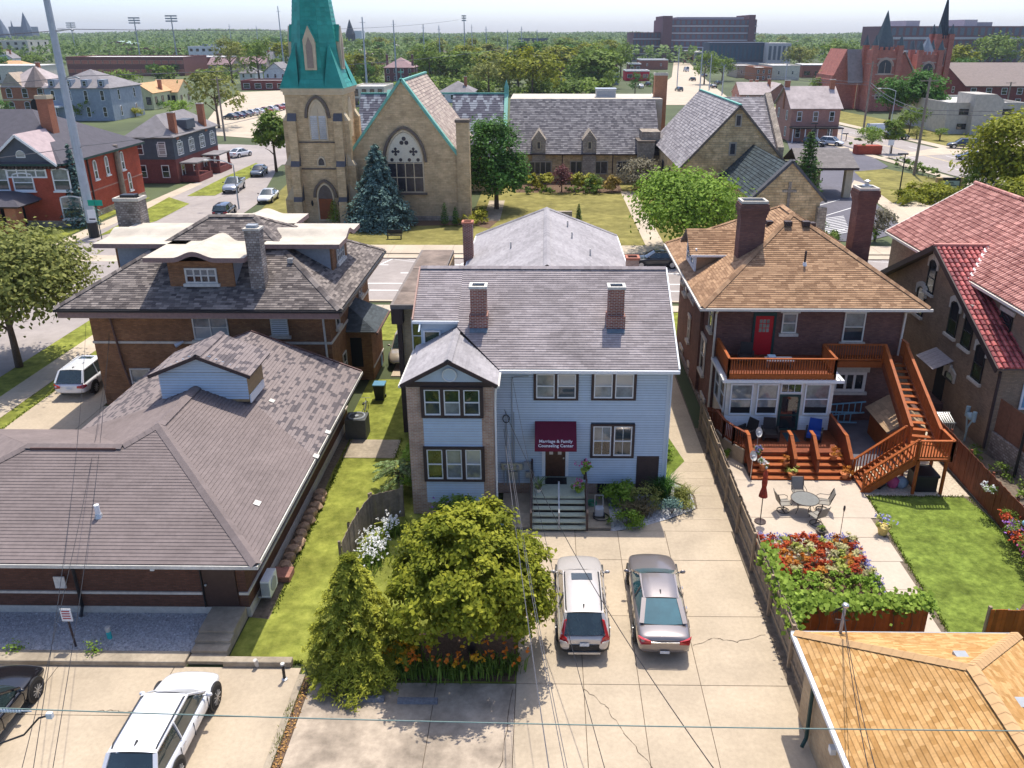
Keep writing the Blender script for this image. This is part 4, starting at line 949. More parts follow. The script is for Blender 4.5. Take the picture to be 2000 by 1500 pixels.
window(RH,(12.66,Ys-.01,2.95),(0,-1),1.1,.55,M_wht,GD,rail=False,grid=3,fw=.06)
siding(RH,9.35,12.05,.85,1.66,Ys,M_wht,ch=.13);siding(RH,13.25,14.85,.85,1.66,Ys,M_wht,ch=.13)
for y in(38.9,40.2):window(RH,(9.34,y,1.75),(-1,0),1.05,1.75,M_wht,GD,fw=.06)
# --- upper deck over the sunroom with its railing
DK=thing('upper_deck','orange stained upper deck with railing above the white sunroom','deck',(12,39.5,3.8))
MB().box(9.3,14.75,38.05,41.0,3.84,3.95).build('deck_floor',M_deckred,DK)
MB().box(9.28,14.77,38.0,38.05,3.78,4.05).build('rim_board',M_deck,DK)
def railing(th,a,b,z,h=.95,m=M_deck,step=.13,tilt=None,cap=.14,solid=False,zb=None):
 """balustrade from a to b (plan points); z may differ at the ends"""
 a,b=V((a[0],a[1],0)),V((b[0],b[1],0));z0,z1=z if isinstance(z,tuple) else(z,z);L=(b-a).length;n=max(2,int(L/step))
 MB().beam(a+Z*(z0+h),b+Z*(z1+h),cap,.045).build('top_rail',m,th);MB().beam(a+Z*(z0+.1),b+Z*(z1+.1),.05,.09).build('bottom_rail',m,th)
 me=None
 for k in range(n+1):
  t=k/n;p=a.lerp(b,t);zz=z0+(z1-z0)*t
  if me is None:me=MB().box(-.022,.022,-.022,.022,.06,h-.02).mesh('baluster',m)
  o=bpy.data.objects.new('baluster',me);COL.objects.link(o);o.parent=th;o.location=V((p.x,p.y,zz))-ORG[th.name]
 for p,zz in((a,z0),(b,z1)):MB().box(p.x-.05,p.x+.05,p.y-.05,p.y+.05,zz-.1,zz+h-.02).build('post',m,th)
railing(DK,(9.32,38.05),(14.7,38.05),3.95);railing(DK,(9.32,38.05),(9.32,41.0),3.95);railing(DK,(14.7,38.05),(14.7,40.1),3.95)
# walkway and stairs down to the yard
WS=thing('deck_stairs','long orange timber staircase with landing down from the upper deck','stairs',(17,37,0))
MB().box(14.7,19.2,40.15,41.0,3.84,3.95).build('walkway',M_deckred,WS);MB().box(14.7,18.0,40.1,40.15,3.6,3.95).build('rim_board',M_deck,WS)
railing(WS,(14.7,40.12),(17.9,40.12),3.95,h=.95)
a0,a1=V((17.95,40.15,3.95)),V((17.4,34.7,1.9));b0,b1=V((19.05,40.15,3.95)),V((18.65,34.4,1.9))
n=13
for k in range(n):
 t=(k+.6)/n;p,q_=a0 .lerp(a1,t),b0 .lerp(b1,t);MB().beam(p+Z*-.04,q_+Z*-.04,.26,.045).build('tread',M_deck,WS)
for p,q_ in((a0,a1),(b0,b1)):MB().beam(p-Z*.18,q_-Z*.18,.06,.3).build('stringer',M_deckred,WS)
def slope_rail(th,p,q_,h=.95,m=M_deck,step=.14):
 MB().beam(p+Z*h,q_+Z*h,.15,.045).build('top_rail',m,th);MB().beam(p+Z*.1,q_+Z*.1,.05,.08).build('bottom_rail',m,th)
 n=int((V((q_.x-p.x,q_.y-p.y,0))).length/step);me=MB().box(-.022,.022,-.022,.022,.06,h-.02).mesh('baluster',m)
 for k in range(n+1):
  c=p.lerp(q_,k/n);o=bpy.data.objects.new('baluster',me);COL.objects.link(o);o.parent=th;o.location=c-ORG[th.name]
 for c in(p,q_):MB().box(c.x-.05,c.x+.05,c.y-.05,c.y+.05,c.z-.3,c.z+h+.02).build('post',m,th)
slope_rail(WS,a0,a1);slope_rail(WS,b0,b1);railing(WS,(19.15,40.2),(19.15,41.0),3.95)
MB().box(17.15,18.75,33.15,34.75,1.82,1.9).build('landing',M_deck,WS)
railing(WS,(17.2,33.2),(18.72,33.2),1.9);railing(WS,(18.72,33.2),(18.72,34.4),1.9)
for x,y in((17.3,33.3),(18.6,33.3),(17.3,34.6),(18.6,34.6)):MB().box(x-.06,x+.06,y-.06,y+.06,0,1.82).build('leg',M_deck,WS)
l0,l1=V((17.15,34.7,1.9)),V((15.0,34.75,.1));k0,k1=V((17.15,33.3,1.9)),V((15.0,33.4,.1))
for k in range(10):
 t=(k+.5)/10;p,q_=l0 .lerp(l1,t),k0 .lerp(k1,t);MB().beam(p-Z*.03,q_-Z*.03,.26,.045).build('tread',M_deck,WS)
for p,q_ in((l0,l1),(k0,k1)):MB().beam(p-Z*.18,q_-Z*.18,.06,.3).build('stringer',M_deck,WS)
slope_rail(WS,l0,l1);slope_rail(WS,k0,k1)
# --- lower deck with wide steps
LD=thing('lower_deck','red brown lower deck with wide orange steps in front of the sunroom door','deck',(12.5,36.5,0))
for k in range(18):MB().box(10.0,14.95,35.8+k*.138,35.8+k*.138+.13,.78,.82).build('deck_board',M_deckred,LD)
MB().box(10.0,14.95,35.78,38.2,.2,.77).build('deck_skirt',M_deckred,LD)
for k in range(4):
 y=35.8-.34*(k+1);z=.62-.17*k;MB().box(10.05,14.85,y,y+.36,z-.045,z).build('tread',M_deck,LD);MB().box(10.05,14.85,y+.02,y+.05,z-.17,z-.05).build('riser',M_deckred,LD)
for x in(10.05,12.15,13.25,14.85):
 q=MB();q.prism([(x-.06,36.0,.8),(x-.06,36.0,1.72),(x-.06,35.75,1.74),(x-.06,34.75,1.0),(x-.06,34.65,.3),(x-.06,34.9,.2)],(.12,0,0));q.build('step_rail',M_deckred,LD)
 q=MB();q.beam((x,36.3,1.76),(x,35.72,1.78),.17,.05);q.beam((x,35.74,1.77),(x,34.72,1.03),.17,.05);q.build('rail_cap',M_deck,LD)
pts=[V((9.0,38.4,.9)),V((9.2,37.4,.85)),V((9.55,36.7,.82)),V((10.05,36.0,.8))]
for k in range(3):railing(LD,pts[k][:2],pts[k+1][:2],(pts[k].z,pts[k+1].z),m=M_deckred)
railing(LD,(14.85,36.0),(14.85,38.2),.82,m=M_deckred);MB().box(14.82,14.88,36.0,38.2,.9,1.7).build('rail_panel',M_deckred,LD)
q=MB();pr=[(9.05,38.3),(9.25,37.35),(9.6,36.65),(10.0,36.0)]
for k in range(3):q.beam((pr[k][0],pr[k][1],.4),(pr[k+1][0],pr[k+1][1],.4),.12,.8)
q.build('retaining_wall',M_conc,LD)

# --- patio, yard
slabs('patio',[(8.7,12.3,31.2,34.45),(12.3,15.05,31.2,34.45),(8.75,12.3,27.9,31.2),(12.3,14.6,29.7,31.2),(13.15,14.75,28.0,29.7),(13.15,14.6,26.2,28.0),(13.3,14.5,24.8,26.2),(13.55,14.4,23.2,24.8),(8.7,10.0,34.45,38)],M_patio,0.02)
sheet('fence_line_soil',[(8.1,9),(8.75,9),(8.75,40),(8.2,40)],M_soil,-0.004)
sheet('back_yard',[(8.6,20),(20,20),(20,41),(8.6,41)],M_soil,-0.015)
sheet('yard_lawn',[(14.45,20),(20,20),(19.95,31.5),(19.6,33.0),(17.5,33.05),(15.15,33.0)],M_lawn2,0.008)
sheet('pebble_yard',[(15.0,34.45),(15.1,33.1),(19.9,33.1),(19.9,37),(18.8,37),(15.0,36)],M_pebble,0.004)
sheet('yard_asphalt',[(14.95,35.8),(18.5,36.2),(18.5,41.1),(14.95,41.1)],M_asph,0.008)

# --- fences
def fence(name,label,pts,h,m,face=1,pw=.14,gap=.006,rails=True,rm=None,posts=True,jit=.01,th=.022,postm=None,cat='fence',railside=None,z0=.05):
 f=thing(name,label,cat,(pts[0][0],pts[0][1],0));me=MB().box(0,pw-gap,0,th,z0,h).mesh('plank',m)
 rs=-face if railside is None else railside
 for(xa,ya),(xb,yb_) in zip(pts[:-1],pts[1:]):
  A,B_=V((xa,ya,0)),V((xb,yb_,0));L=(B_-A).length;d=(B_-A)/L;ang=math.atan2(d.y,d.x);n=int(L/pw);nv=V((-d.y,d.x,0))
  for k in range(n):
   o=bpy.data.objects.new('plank',me);COL.objects.link(o);o.parent=f;o.location=A+d*(k*L/n)+nv*R.uniform(-.006,.006)-ORG[f.name];o.rotation_euler=(R.uniform(-jit,jit),0,ang);o.scale=(L/n/pw,1,1+R.uniform(-.012,.012))
  if rails:
   for z in(.35,h*.55,h-.2):MB().beam(A+nv*(rs*.05)+Z*z,B_+nv*(rs*.05)+Z*z,.05,.09).build('rail',rm or m,f)
  if posts:
   np_=max(1,round(L/2.4))
   for k in range(np_+1):
    p=A.lerp(B_,k/np_)+nv*(rs*.1);MB().box(p.x-.05,p.x+.05,p.y-.05,p.y+.05,0,h+.06).build('post',postm or rm or m,f)
 return f
fence('grey_fence','long weathered grey plank fence between the driveway and the patio',[(8.48,19.3),(8.45,30),(8.55,39.7)],1.75,M_fgrey,face=-1,rm=M_rail,railside=1)
fence('red_brown_fence','red brown plank fence along the right side of the lawn',[(19.95,20.0),(20.0,30),(20.2,38.5)],1.8,M_fred,rm=M_fred,railside=-1)
fence('orange_fence','orange stained plank fence under the vine behind the flower bed',[(8.75,23.35),(13.5,23.35)],1.65,M_forange,railside=1)
fence('orange_fence','orange stained plank fence at the lower right edge of the lawn',[(15.6,23.2),(19.9,23.2)],1.5,M_forange,railside=1,rm=M_rail)
fence('curved_fence','short curved weathered fence beside the white daisies',[(-7.95,26.9),(-7.88,28.2),(-7.75,29.3),(-7.5,30.45),(-6.25,31.05)],1.5,M_fgrey,railside=1)
fence('gate_panel','red brown gate panel at the house end of the grey fence',[(8.6,38.9),(9.3,38.6)],1.8,M_deckred,posts=False)

# ============================================================ garage at the lower right
GA=thing('garage','garage with golden tan shingle hip roof in the lower right corner','garage',(11.2,14,0))
ga,gbx,gy,gz=7.75,14.55,20.2,3.0;ax,ay,az=11.15,16.75,4.85
MB().box(8.1,14.2,8,19.85,0,2.95).build('wall',M_bryel,GA)
roof(GA,[(gbx,gy,gz),(ga,gy,gz),(ax,ay,az)],M_deckb,M_shgar,ch=.145,pw=.21,th=.02,jit=.25,name='rear_slope')
roof(GA,[(ga,gy,gz),(ga,9,gz),(ax,9,az),(ax,ay,az)],M_deckb,M_shgar,ch=.145,pw=.21,th=.02,jit=.25,pieces=290,key=lambda p:abs(p.y-15.9),name='left_slope')
roof(GA,[(gbx,9,gz),(gbx,gy,gz),(ax,ay,az),(ax,9,az)],M_deckb,M_shgar,ch=.145,pw=.21,th=.02,jit=.25,name='right_slope')
M_cap=mat('shingle_cap_buff',(0.56,0.35,0.17),.92,var=.06,rnd=.03)
ridge_cap(GA,(ga,gy,gz+.02),(ax,ay,az+.02),M_cap,.34);ridge_cap(GA,(gbx,gy,gz+.02),(ax,ay,az+.02),M_cap,.34);ridge_cap(GA,(ax,ay,az+.03),(ax,9,az+.03),M_cap,.36)
q=MB();q.box(ga-.13,ga-.01,9,gy,gz-.12,gz-.0);q.build('gutter',M_wht,GA);q=MB();q.box(ga-.1,gbx+.1,gy+.01,gy+.1,gz-.12,gz-.02);q.build('gutter',M_greym,GA)
for u,v,zz in((1885,1385,3.9),(1877,1286,3.9),(1993,1378,3.9)):
 p=at(u,v,4.25);o=MB();o.prism([(p.x-.17,p.y-.17,p.z-.3),(p.x+.17,p.y-.17,p.z-.3),(p.x+.17,p.y+.17,p.z-.3),(p.x-.17,p.y+.17,p.z-.3)],(0,0,.42));ob=o.build('roof_vent',M_greym,GA)
pipe(GA,[(7.9,18.9,2.9),(7.98,18.8,2.4),(7.98,18.7,.3),(7.8,18.5,.15)],M_dkgreen,.06)
MB().box(7.95,8.1,16.9,17.1,1.6,1.8).build('wall_lamp',M_wht,GA)
p=at(1641,1237,3.05);MM=thing('service_mast','grey electric service mast rising from the garage roof edge','mast',(p.x,p.y,3))
MB().cyl((p.x,p.y,2.9),(p.x+.02,p.y+.02,4.05),.05).build('mast_pipe',M_greym,MM);MB().blob((p.x+.02,p.y,4.1),.11,.11,.08).build('weather_head',M_gal,MM)
q=MB()
for k in range(3):q.tube([V((p.x,p.y,4.08)),V((p.x-.25-.05*k,p.y+.05,3.9-.1*k)),V((p.x-.2,p.y+.05,3.55-.08*k)),V((p.x+.1+.05*k,p.y-.05,3.6))],.012,4)
q.build('drip_loop',M_blk,MM)

# ============================================================ taupe brick building with red tile roof, right edge
M_tile=mat('roof_tile_red',(0.42,0.155,0.125),.7,var=.1,scale=9,rnd=.22,col2=(0.57,0.29,0.235),orn=.1,spec=.3)
M_tileshade=mat('roof_tile_red_shaded',(0.26,0.035,0.045),.5,var=.1,scale=9,rnd=.3,col2=(0.4,0.09,0.08),orn=.1,spec=.4)  # the red tile again, with the main eave's shadow put into its colour
TB=thing('tiled_roof_building','taupe brick building with red barrel tile roof at the right edge','building',(26,45,0))
def tiles(parent,poly,dm,tm,tw=.23,tl=.34,r=.085,pieces=0,key=None,name='tiled_slope'):
 o,t,b,n=frame(poly);P=[((V(p)-o).dot(t),(V(p)-o).dot(b)) for p in poly]
 d=MB().prism([V(p)-n*.1 for p in poly],n*.1).build(name,dm,parent)
 def inside(u,v):
  s=0
  for i in range(len(P)):
   (x0,y0),(x1,y1)=P[i],P[(i+1)%len(P)];cr=(x1-x0)*(v-y0)-(y1-y0)*(u-x0)
   if abs(cr)<1e-9:continue
   if s==0:s=1 if cr>0 else-1
   elif(cr>0)!=(s>0):return False
  return True
 u0=min(p[0] for p in P);u1=max(p[0] for p in P);v0=min(p[1] for p in P);v1=max(p[1] for p in P);L=[]
 nu=int((u1-u0)/tw);nv=int((v1-v0)/tl)
 for i in range(nu):
  for j in range(nv+1):
   u=u0+(i+.5)*tw;v=v0+j*tl
   if inside(u,v+tl*.5):L.append((u,v))
 def one(mb,u,v):
  c0=o+t*u+b*v+n*.03;c1=o+t*u+b*(v+tl*1.08)+n*.0;r_=R.random();ns=5
  for(ca,cb,ra,rb) in((c0,c1,r*1.15,r),):
   A=[ca+t*(-ra*math.cos(math.pi*k/ns))+n*(ra*math.sin(math.pi*k/ns)) for k in range(ns+1)];B_=[cb+t*(-rb*math.cos(math.pi*k/ns))+n*(rb*math.sin(math.pi*k/ns)) for k in range(ns+1)]
   for k in range(ns):mb.face([A[k+1],A[k],B_[k],B_[k+1]][::-1],0,r_)
   mb.face(A,0,r_)
 if pieces:L.sort(key=lambda e:key(o+t*e[0]+b*e[1]))
 for u,v in L[:pieces]:m1=MB();one(m1,u,v);m1 .build('tile',tm,d)
 mb=MB()
 for u,v in L[pieces:]:one(mb,u,v)
 if L[pieces:]:tag(mb.build('tiles',tm,d),kind='stuff')
 return d
MB().box(23.9,38,37.8,55.2,0,7.4).build('wall',M_brtan,TB)
# cross wing with the gable
gx=22.75;yk,zk=45.8,8.75
q=MB();q.prism([(gx,37.6,0),(gx,37.6,4.7),(gx,yk,zk-.15),(gx,53.2,4.7),(gx,53.2,0)],(1.75,0,0));q.build('gable_wall',M_brtan,TB)
MB().box(24.5,38,37.6,37.8,0,4.5).build('rear_wall',M_brtan,TB)
sg=(zk-4.75)/(yk-37.3)
tiles(TB,[(22.3,37.2,4.75),(23.9,37.2,4.75),(25.4,yk,zk),(22.3,yk,zk)],M_deckb,M_tileshade,tw=.3,tl=.38,r=.11,pieces=160,key=lambda p:p.y,name='wing_slope')
tiles(TB,[(26.0,37.2,4.6),(34,37.2,4.6),(34,38.6,5.2),(26.0,38.6,5.2)],M_deckb,M_tileshade,tw=.3,tl=.38,r=.11,name='pent_slope')
roof(TB,[(22.3,53.6,4.75),(23.9,53.6,4.75),(25.4,yk,zk),(22.3,yk,zk)],M_deckb,M_tileshade)
for y1,z1 in((37.2,4.72),(53.6,4.72)):MB().beam((22.28,y1,z1-.05),(22.28,yk,zk-.05),.08,.32).build('rake_board',M_trim,TB)
MB().beam((22.25,yk,zk+.1),(25.5,yk,zk+.1),.24,.16).build('ridge_tile',M_tile,TB)
# main roof
tiles(TB,[(23.3,37.4,7.55),(23.3,54.9,7.55),(28.7,54.9,10.75),(28.7,37.4,10.75)],M_deckb,M_tile,pieces=140,key=lambda p:(p-V((26,46,8.5))).length,name='main_slope')
roof(TB,[(34.1,37.4,7.55),(34.1,54.9,7.55),(28.7,54.9,10.75),(28.7,37.4,10.75)],M_deckb,M_tile)
q=MB()
for k in range(44):q.cyl((28.7,37.4+.4*k,10.82),(28.7,37.4+.4*k+.42,10.84),.15,.13,n=8)
tag(q.build('ridge_tiles',M_tile,TB),kind='stuff')
MB().beam((23.3,54.96,7.5),(28.7,54.96,10.7),.1,.22).build('rake_board',M_cream,TB);MB().box(23.16,23.29,37.4,54.9,7.39,7.53).build('gutter',M_cream,TB)
MB().beam((23.3,yk-2.6,7.62),(25.35,yk,8.85),.22,.05).build('valley_flashing',M_wht,TB)
for(u0,v0,u1,v1) in((1808,530,1828,580),(1849,605,1873,665),(1876,620,1904,690),(1897,675,1926,755)):
 lo=atX((u0+u1)/2,v1,gx);hi=atX((u0+u1)/2,v0,gx);a=atX(u0,(v0+v1)/2,gx);b=atX(u1,(v0+v1)/2,gx)
 window(TB,(gx-.01,lo.y*.5+hi.y*.5,min(lo.z,hi.z)+.2),(-1,0),1.0,1.75,M_blk,GD,GG,fw=.08,dep=.06,sill=M_stone,lint=M_stone,lh=.3,arch=.25,keyst=True)
window(TB,(gx-.01,47.2,4.2),(-1,0),1.1,1.5,M_blk,GG,GG,sill=M_stone,lint=M_stone,lh=.3,arch=.25)
p=atX(1855,735,gx);window(TB,(gx-.01,p.y,p.z-.25),(-1,0),1.0,.35,M_blk,GC,GC,rail=False,lint=M_stone,lh=.3,arch=.2,keyst=True)
window(TB,(23.88,40.0,5.6),(-1,0),1.1,1.1,M_blk,GD,sill=M_stone,lint=M_stone,lh=.25)
# little side door with its metal hood
p=atX(1848,740,gx);q=MB()
hy=43.2
for k in range(5):q.prism([(gx-.02,hy-1.1+.44*k,3.15),(gx-1.1,hy-1.1+.44*k,2.65),(gx-1.1,hy-1.1+.44*k+.42,2.65),(gx-.02,hy-1.1+.44*k+.42,3.15)],(0,0,.04))
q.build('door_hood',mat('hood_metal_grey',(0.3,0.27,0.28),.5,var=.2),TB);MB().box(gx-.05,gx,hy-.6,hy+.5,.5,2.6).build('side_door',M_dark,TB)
for k in range(3):MB().box(gx-1.6+.4*k,gx,hy-.9,hy+.8,.0+.17*k,.17*(k+1)).build('step',M_brdark,TB)
pipe(TB,[(22.6,37.4,4.5),(22.68,37.5,4.2),(22.68,37.5,.2)],M_trim,.08)
window(TB,(24.6,37.58,2.4),(0,-1),1.2,1.5,M_wht,glass('window_film_light_blue',(0.1,0.3,0.45),.2,.1),fw=.1,rail=False)
sheet('neighbour_yard',[(20.05,20),(38,20),(38,56),(20.05,56)],M_soil,-0.01)
sheet('neighbour_path',[(20.1,24),(21.0,24),(21.3,40),(20.4,40)],M_pebble,0.006)
f=fence('brown_board_fence','tall brown board fence on a stone base beside the taupe building',[(22.9,37.3),(23.3,33.6)],3.1,mat('fence_brown',(0.19,0.085,0.05),.8,var=.2,orn=.08),pw=.9,rails=False,posts=False,z0=1.3)
MB().beam((22.95,37.3,.65),(23.35,33.6,.65),.35,1.3).build('stone_base',M_rub,f);MB().cyl((22.9,34.9,0),(22.9,34.9,3.1),.07).build('post',M_blk,f)
# ============================================================ foliage kit
import numpy as np
RN=np.random.default_rng(11)
def leafmesh(name,cen,nrm,size,m,elong=0.6,mats=None,mi=None,rnd=None):
 """one small diamond face per leaf: cen (n,3), nrm (n,3), size (n,)"""
 n=len(cen);nrm=nrm/np.linalg.norm(nrm,axis=1,keepdims=True)
 a=np.cross(nrm,RN.normal(size=(n,3)));a/=np.linalg.norm(a,axis=1,keepdims=True)+1e-9;b=np.cross(nrm,a)
 s=size[:,None];v=np.stack([cen+a*s,cen+b*s*elong+nrm*s*.15,cen-a*s,cen-b*s*elong+nrm*s*.15],1).reshape(-1,3)
 me=bpy.data.meshes.new(name);me.vertices.add(4*n);me.loops.add(4*n);me.polygons.add(n)
 me.vertices.foreach_set('co',v.astype(np.float32).ravel());me.loops.foreach_set('vertex_index',np.arange(4*n,dtype=np.int32))
 me.polygons.foreach_set('loop_start',np.arange(0,4*n,4,dtype=np.int32));me.polygons.foreach_set('loop_total',np.full(n,4,dtype=np.int32))
 for mm in(m if isinstance(m,(list,tuple)) else[m]):me.materials.append(mm)
 if mi is not None:me.polygons.foreach_set('material_index',mi.astype(np.int32))
 at_=me.attributes.new('rnd','FLOAT','FACE');at_.data.foreach_set('value',(RN.random(n) if rnd is None else rnd).astype(np.float32))
 me.update(calc_edges=True);return me
def cloud(blobs,n,cr=.35,nclump=None,shell=.72,up=.5,jit=.8):
 """leaf points in clumps over the outer part of several ellipsoids -> centres, normals, per-clump tint"""
 C,N,T=[],[],[];vol=np.array([(b[3]*b[4]*b[5])**(2/3) for b in blobs]);vol=vol/vol.sum()
 for b,f in zip(blobs,vol):
  k=max(40,int(n*f));nc=max(6,int((nclump or n/45)*f))
  d=RN.normal(size=(nc,3));d/=np.linalg.norm(d,axis=1,keepdims=True);d[:,2]=np.where(d[:,2]<-.55,-d[:,2],d[:,2]);rad=shell+(1.06-shell)*RN.random(nc)[:,None]**.6
  cc=np.array(b[:3])+d*rad*np.array(b[3:6]);tint=RN.random(nc)
  i=RN.integers(0,nc,k);c=cc[i]+RN.normal(size=(k,3))*cr*np.array([1,1,.7]);nn=d[i]*.7+np.array([0,0,up])+RN.normal(size=(k,3))*jit*.5
  C.append(c);N.append(nn);T.append(np.clip(tint[i]*.6+RN.random(k)*.4,0,1))
 return np.concatenate(C),np.concatenate(N),np.concatenate(T)
def leafy(name,c1,c2,trans=.3,var=.15):return mat(name,c1,.7,var=var,scale=2.0,rnd=.28,col2=c2,trans=trans,spec=.2)
L_yel=leafy('leaf_yellow_green',(0.165,0.205,0.012),(0.33,0.33,0.03))
L_ced=leafy('leaf_cedar_yellow',(0.175,0.22,0.018),(0.37,0.37,0.045))
L_mid=leafy('leaf_mid_green',(0.102,0.178,0.0238),(0.204,0.281,0.0476))
L_oliv=leafy('leaf_olive',(0.16,0.192,0.04),(0.288,0.296,0.08))
L_dark=leafy('leaf_dark_green',(0.0476,0.128,0.0204),(0.0935,0.212,0.0374))
L_brt=leafy('leaf_bright_green',(0.128,0.24,0.018),(0.27,0.39,0.0525))
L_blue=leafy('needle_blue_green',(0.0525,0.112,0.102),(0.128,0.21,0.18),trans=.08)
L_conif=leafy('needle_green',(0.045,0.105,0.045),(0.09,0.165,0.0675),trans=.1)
L_arb=leafy('arborvitae_green',(0.0525,0.112,0.018),(0.09,0.173,0.03),trans=.1)
L_plum=leafy('leaf_plum',(0.11,0.035,0.04),(0.2,0.08,0.075))
L_silver=leafy('leaf_silver_olive',(0.17,0.155,0.1),(0.26,0.235,0.16))
L_chart=leafy('leaf_chartreuse',(0.25,0.26,0.02),(0.4,0.38,0.05))
L_fern=leafy('leaf_sumac',(0.13,0.2,0.06),(0.24,0.32,0.13))
M_bark=mat('bark',(0.14,0.1,0.075),.95,var=.3,scale=8,bump=.8,bscale=20)
def trunkmesh(h,r,limbs,spread,z0=0.0,seed=0,lean=0.0):
 q=MB();rr=random.Random(seed);top=V((lean,0,h));q.tube([V((0,0,z0)),V((lean*.2,.03,h*.35)),V((lean*.6,-.02,h*.7)),top],[r*1.25,r,r*.8,r*.45],8)
 for k in range(limbs):
  a=2*math.pi*k/limbs+rr.uniform(-.4,.4);zb=h*rr.uniform(.45,.85);e=spread*rr.uniform(.6,1)
  p0=V((lean*zb/h,0,zb));p2=V((math.cos(a)*e,math.sin(a)*e,zb+e*rr.uniform(.5,1.0)));q.tube([p0,p0 .lerp(p2,.5)+Z*.15,p2],[r*.5,r*.32,r*.1],5)
 return q
def tree(name,label,cat,loc,blobs,n,size,m,trunk=None,cr=.35,nclump=None,shell=.72,group=None,crown='crown',up=.5,seed=1):
 o=thing(name,label,cat,loc,group=group);c,nn,tt=cloud(blobs,n,cr,nclump,shell,up)
 me=leafmesh('crown',c,nn,size*RN.uniform(.6,1.25,len(c)),m,rnd=tt);k=bpy.data.objects.new(crown,me);COL.objects.link(k);k.parent=o
 if trunk:trunkmesh(*trunk,seed=seed).build('trunk',M_bark,o,world=False,smooth=True)
 return o
def conifer(name,label,loc,h,r,m,n,size,tiers=14,droop=.35,group=None,cat='tree',gap=.0,trunk=True,sharp=1.0):
 o=thing(name,label,cat,loc,group=group);C,N,T=[],[],[]
 for t in range(tiers):
  f=(t+.5)/tiers;rad=r*(1-f)**sharp*(.85+.3*RN.random())+.04*r;z=h*(.04+.95*f);nb=max(5,int(15*(1-f)+5));k=int(n*(1-f+.15)/tiers*1.7/nb)
  for b in range(nb):
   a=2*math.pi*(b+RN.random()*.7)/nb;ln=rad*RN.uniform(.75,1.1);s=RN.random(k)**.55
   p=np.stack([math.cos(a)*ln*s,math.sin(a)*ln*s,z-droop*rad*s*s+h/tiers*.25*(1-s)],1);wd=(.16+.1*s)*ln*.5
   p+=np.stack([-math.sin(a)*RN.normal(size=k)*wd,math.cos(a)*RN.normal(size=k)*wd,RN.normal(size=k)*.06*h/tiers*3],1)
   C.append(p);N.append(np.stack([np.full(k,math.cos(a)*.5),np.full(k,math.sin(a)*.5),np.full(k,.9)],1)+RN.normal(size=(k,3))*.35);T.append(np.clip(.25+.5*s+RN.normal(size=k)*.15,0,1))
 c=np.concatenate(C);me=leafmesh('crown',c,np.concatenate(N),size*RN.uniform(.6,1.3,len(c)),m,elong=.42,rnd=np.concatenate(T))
 k=bpy.data.objects.new('crown',me);COL.objects.link(k);k.parent=o
 if trunk:MB().tube([(0,0,0),(0,0,h*.5),(0,0,h*.96)],[h*.022,h*.015,.01],7).build('trunk',M_bark,o,world=False)
 return o
def shrub(name,label,loc,rx,ry,rz,m,n=500,size=.08,cat='shrub',group=None,cr=.12,zc=.55,shell=.6,up=.6):
 o=thing(name,label,cat,loc,group=group);c,nn,tt=cloud([(0,0,rz*zc,rx,ry,rz*.62)],n,cr,None,shell,up)
 c[:,2]=np.maximum(c[:,2],.02);me=leafmesh('foliage',c,nn,size*RN.uniform(.6,1.3,len(c)),m,rnd=tt);k=bpy.data.objects.new('foliage',me);COL.objects.link(k);k.parent=o
 st=MB()
 for i in range(5):a=i*1.26;st.tube([(0,0,0),(math.cos(a)*rx*.3,math.sin(a)*ry*.3,rz*.5)],[.02,.01],4)
 st.build('stem',M_bark,o,world=False);return o

# ============================================================ plants near the camera
tree('round_tree','round yellow green tree in the planting bed left of the parked wagon','tree',(-2.5,22.6,0),
 [(0,0,3.0,2.35,2.1,1.8),(-1.2,.8,3.5,1.35,1.3,1.15),(1.35,-.6,2.7,1.35,1.3,1.15),(.3,1.1,4.1,1.25,1.2,1.0),(-1.45,-.8,2.7,1.25,1.1,.9),(1.5,.8,3.1,1.15,1.1,.95),(.2,-1.1,2.7,1.3,1.0,.85),(-.4,.1,4.6,1.0,1.0,.8),(-1.2,.6,1.5,1.4,1.2,1.0),(1.2,.6,1.5,1.4,1.2,1.0)],38000,.092,L_yel,(3.2,.13,7,1.8),cr=.16,nclump=430,shell=.74)
# feathery cedar: plumes on a loose cone
def cedar(loc,h,r,n,label):
 o=thing('cedar_shrub',label,'tree',loc);C,N,T=[],[],[]
 for t in range(330):
  f=RN.random()**1.2;a=RN.uniform(0,6.283);rad=r*(1-f*.93)*RN.uniform(.45,1.05);z=h*(.08+.88*f);k=n//330
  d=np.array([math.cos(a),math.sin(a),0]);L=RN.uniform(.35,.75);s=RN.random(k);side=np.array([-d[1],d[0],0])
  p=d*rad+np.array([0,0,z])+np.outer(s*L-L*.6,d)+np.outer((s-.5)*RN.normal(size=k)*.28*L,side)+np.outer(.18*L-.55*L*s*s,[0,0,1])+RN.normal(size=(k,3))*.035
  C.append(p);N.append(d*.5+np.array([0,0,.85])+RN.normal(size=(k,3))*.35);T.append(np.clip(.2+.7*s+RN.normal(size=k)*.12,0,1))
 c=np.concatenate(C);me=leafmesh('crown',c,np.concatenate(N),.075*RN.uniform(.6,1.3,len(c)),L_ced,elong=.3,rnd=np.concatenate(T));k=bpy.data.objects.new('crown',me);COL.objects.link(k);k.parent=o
 MB().tube([(0,0,0),(.1,0,h*.4),(0,.05,h*.85)],[.1,.07,.02],6).build('trunk',M_bark,o,world=False)
cedar((-6.35,22.0,0),4.5,1.95,30000,'feathery yellow green cedar at the corner of the planting bed')
cedar((-6.2,21.3,0),1.9,1.5,12000,'smaller feathery cedar in front, overhanging the kerb between the lots')
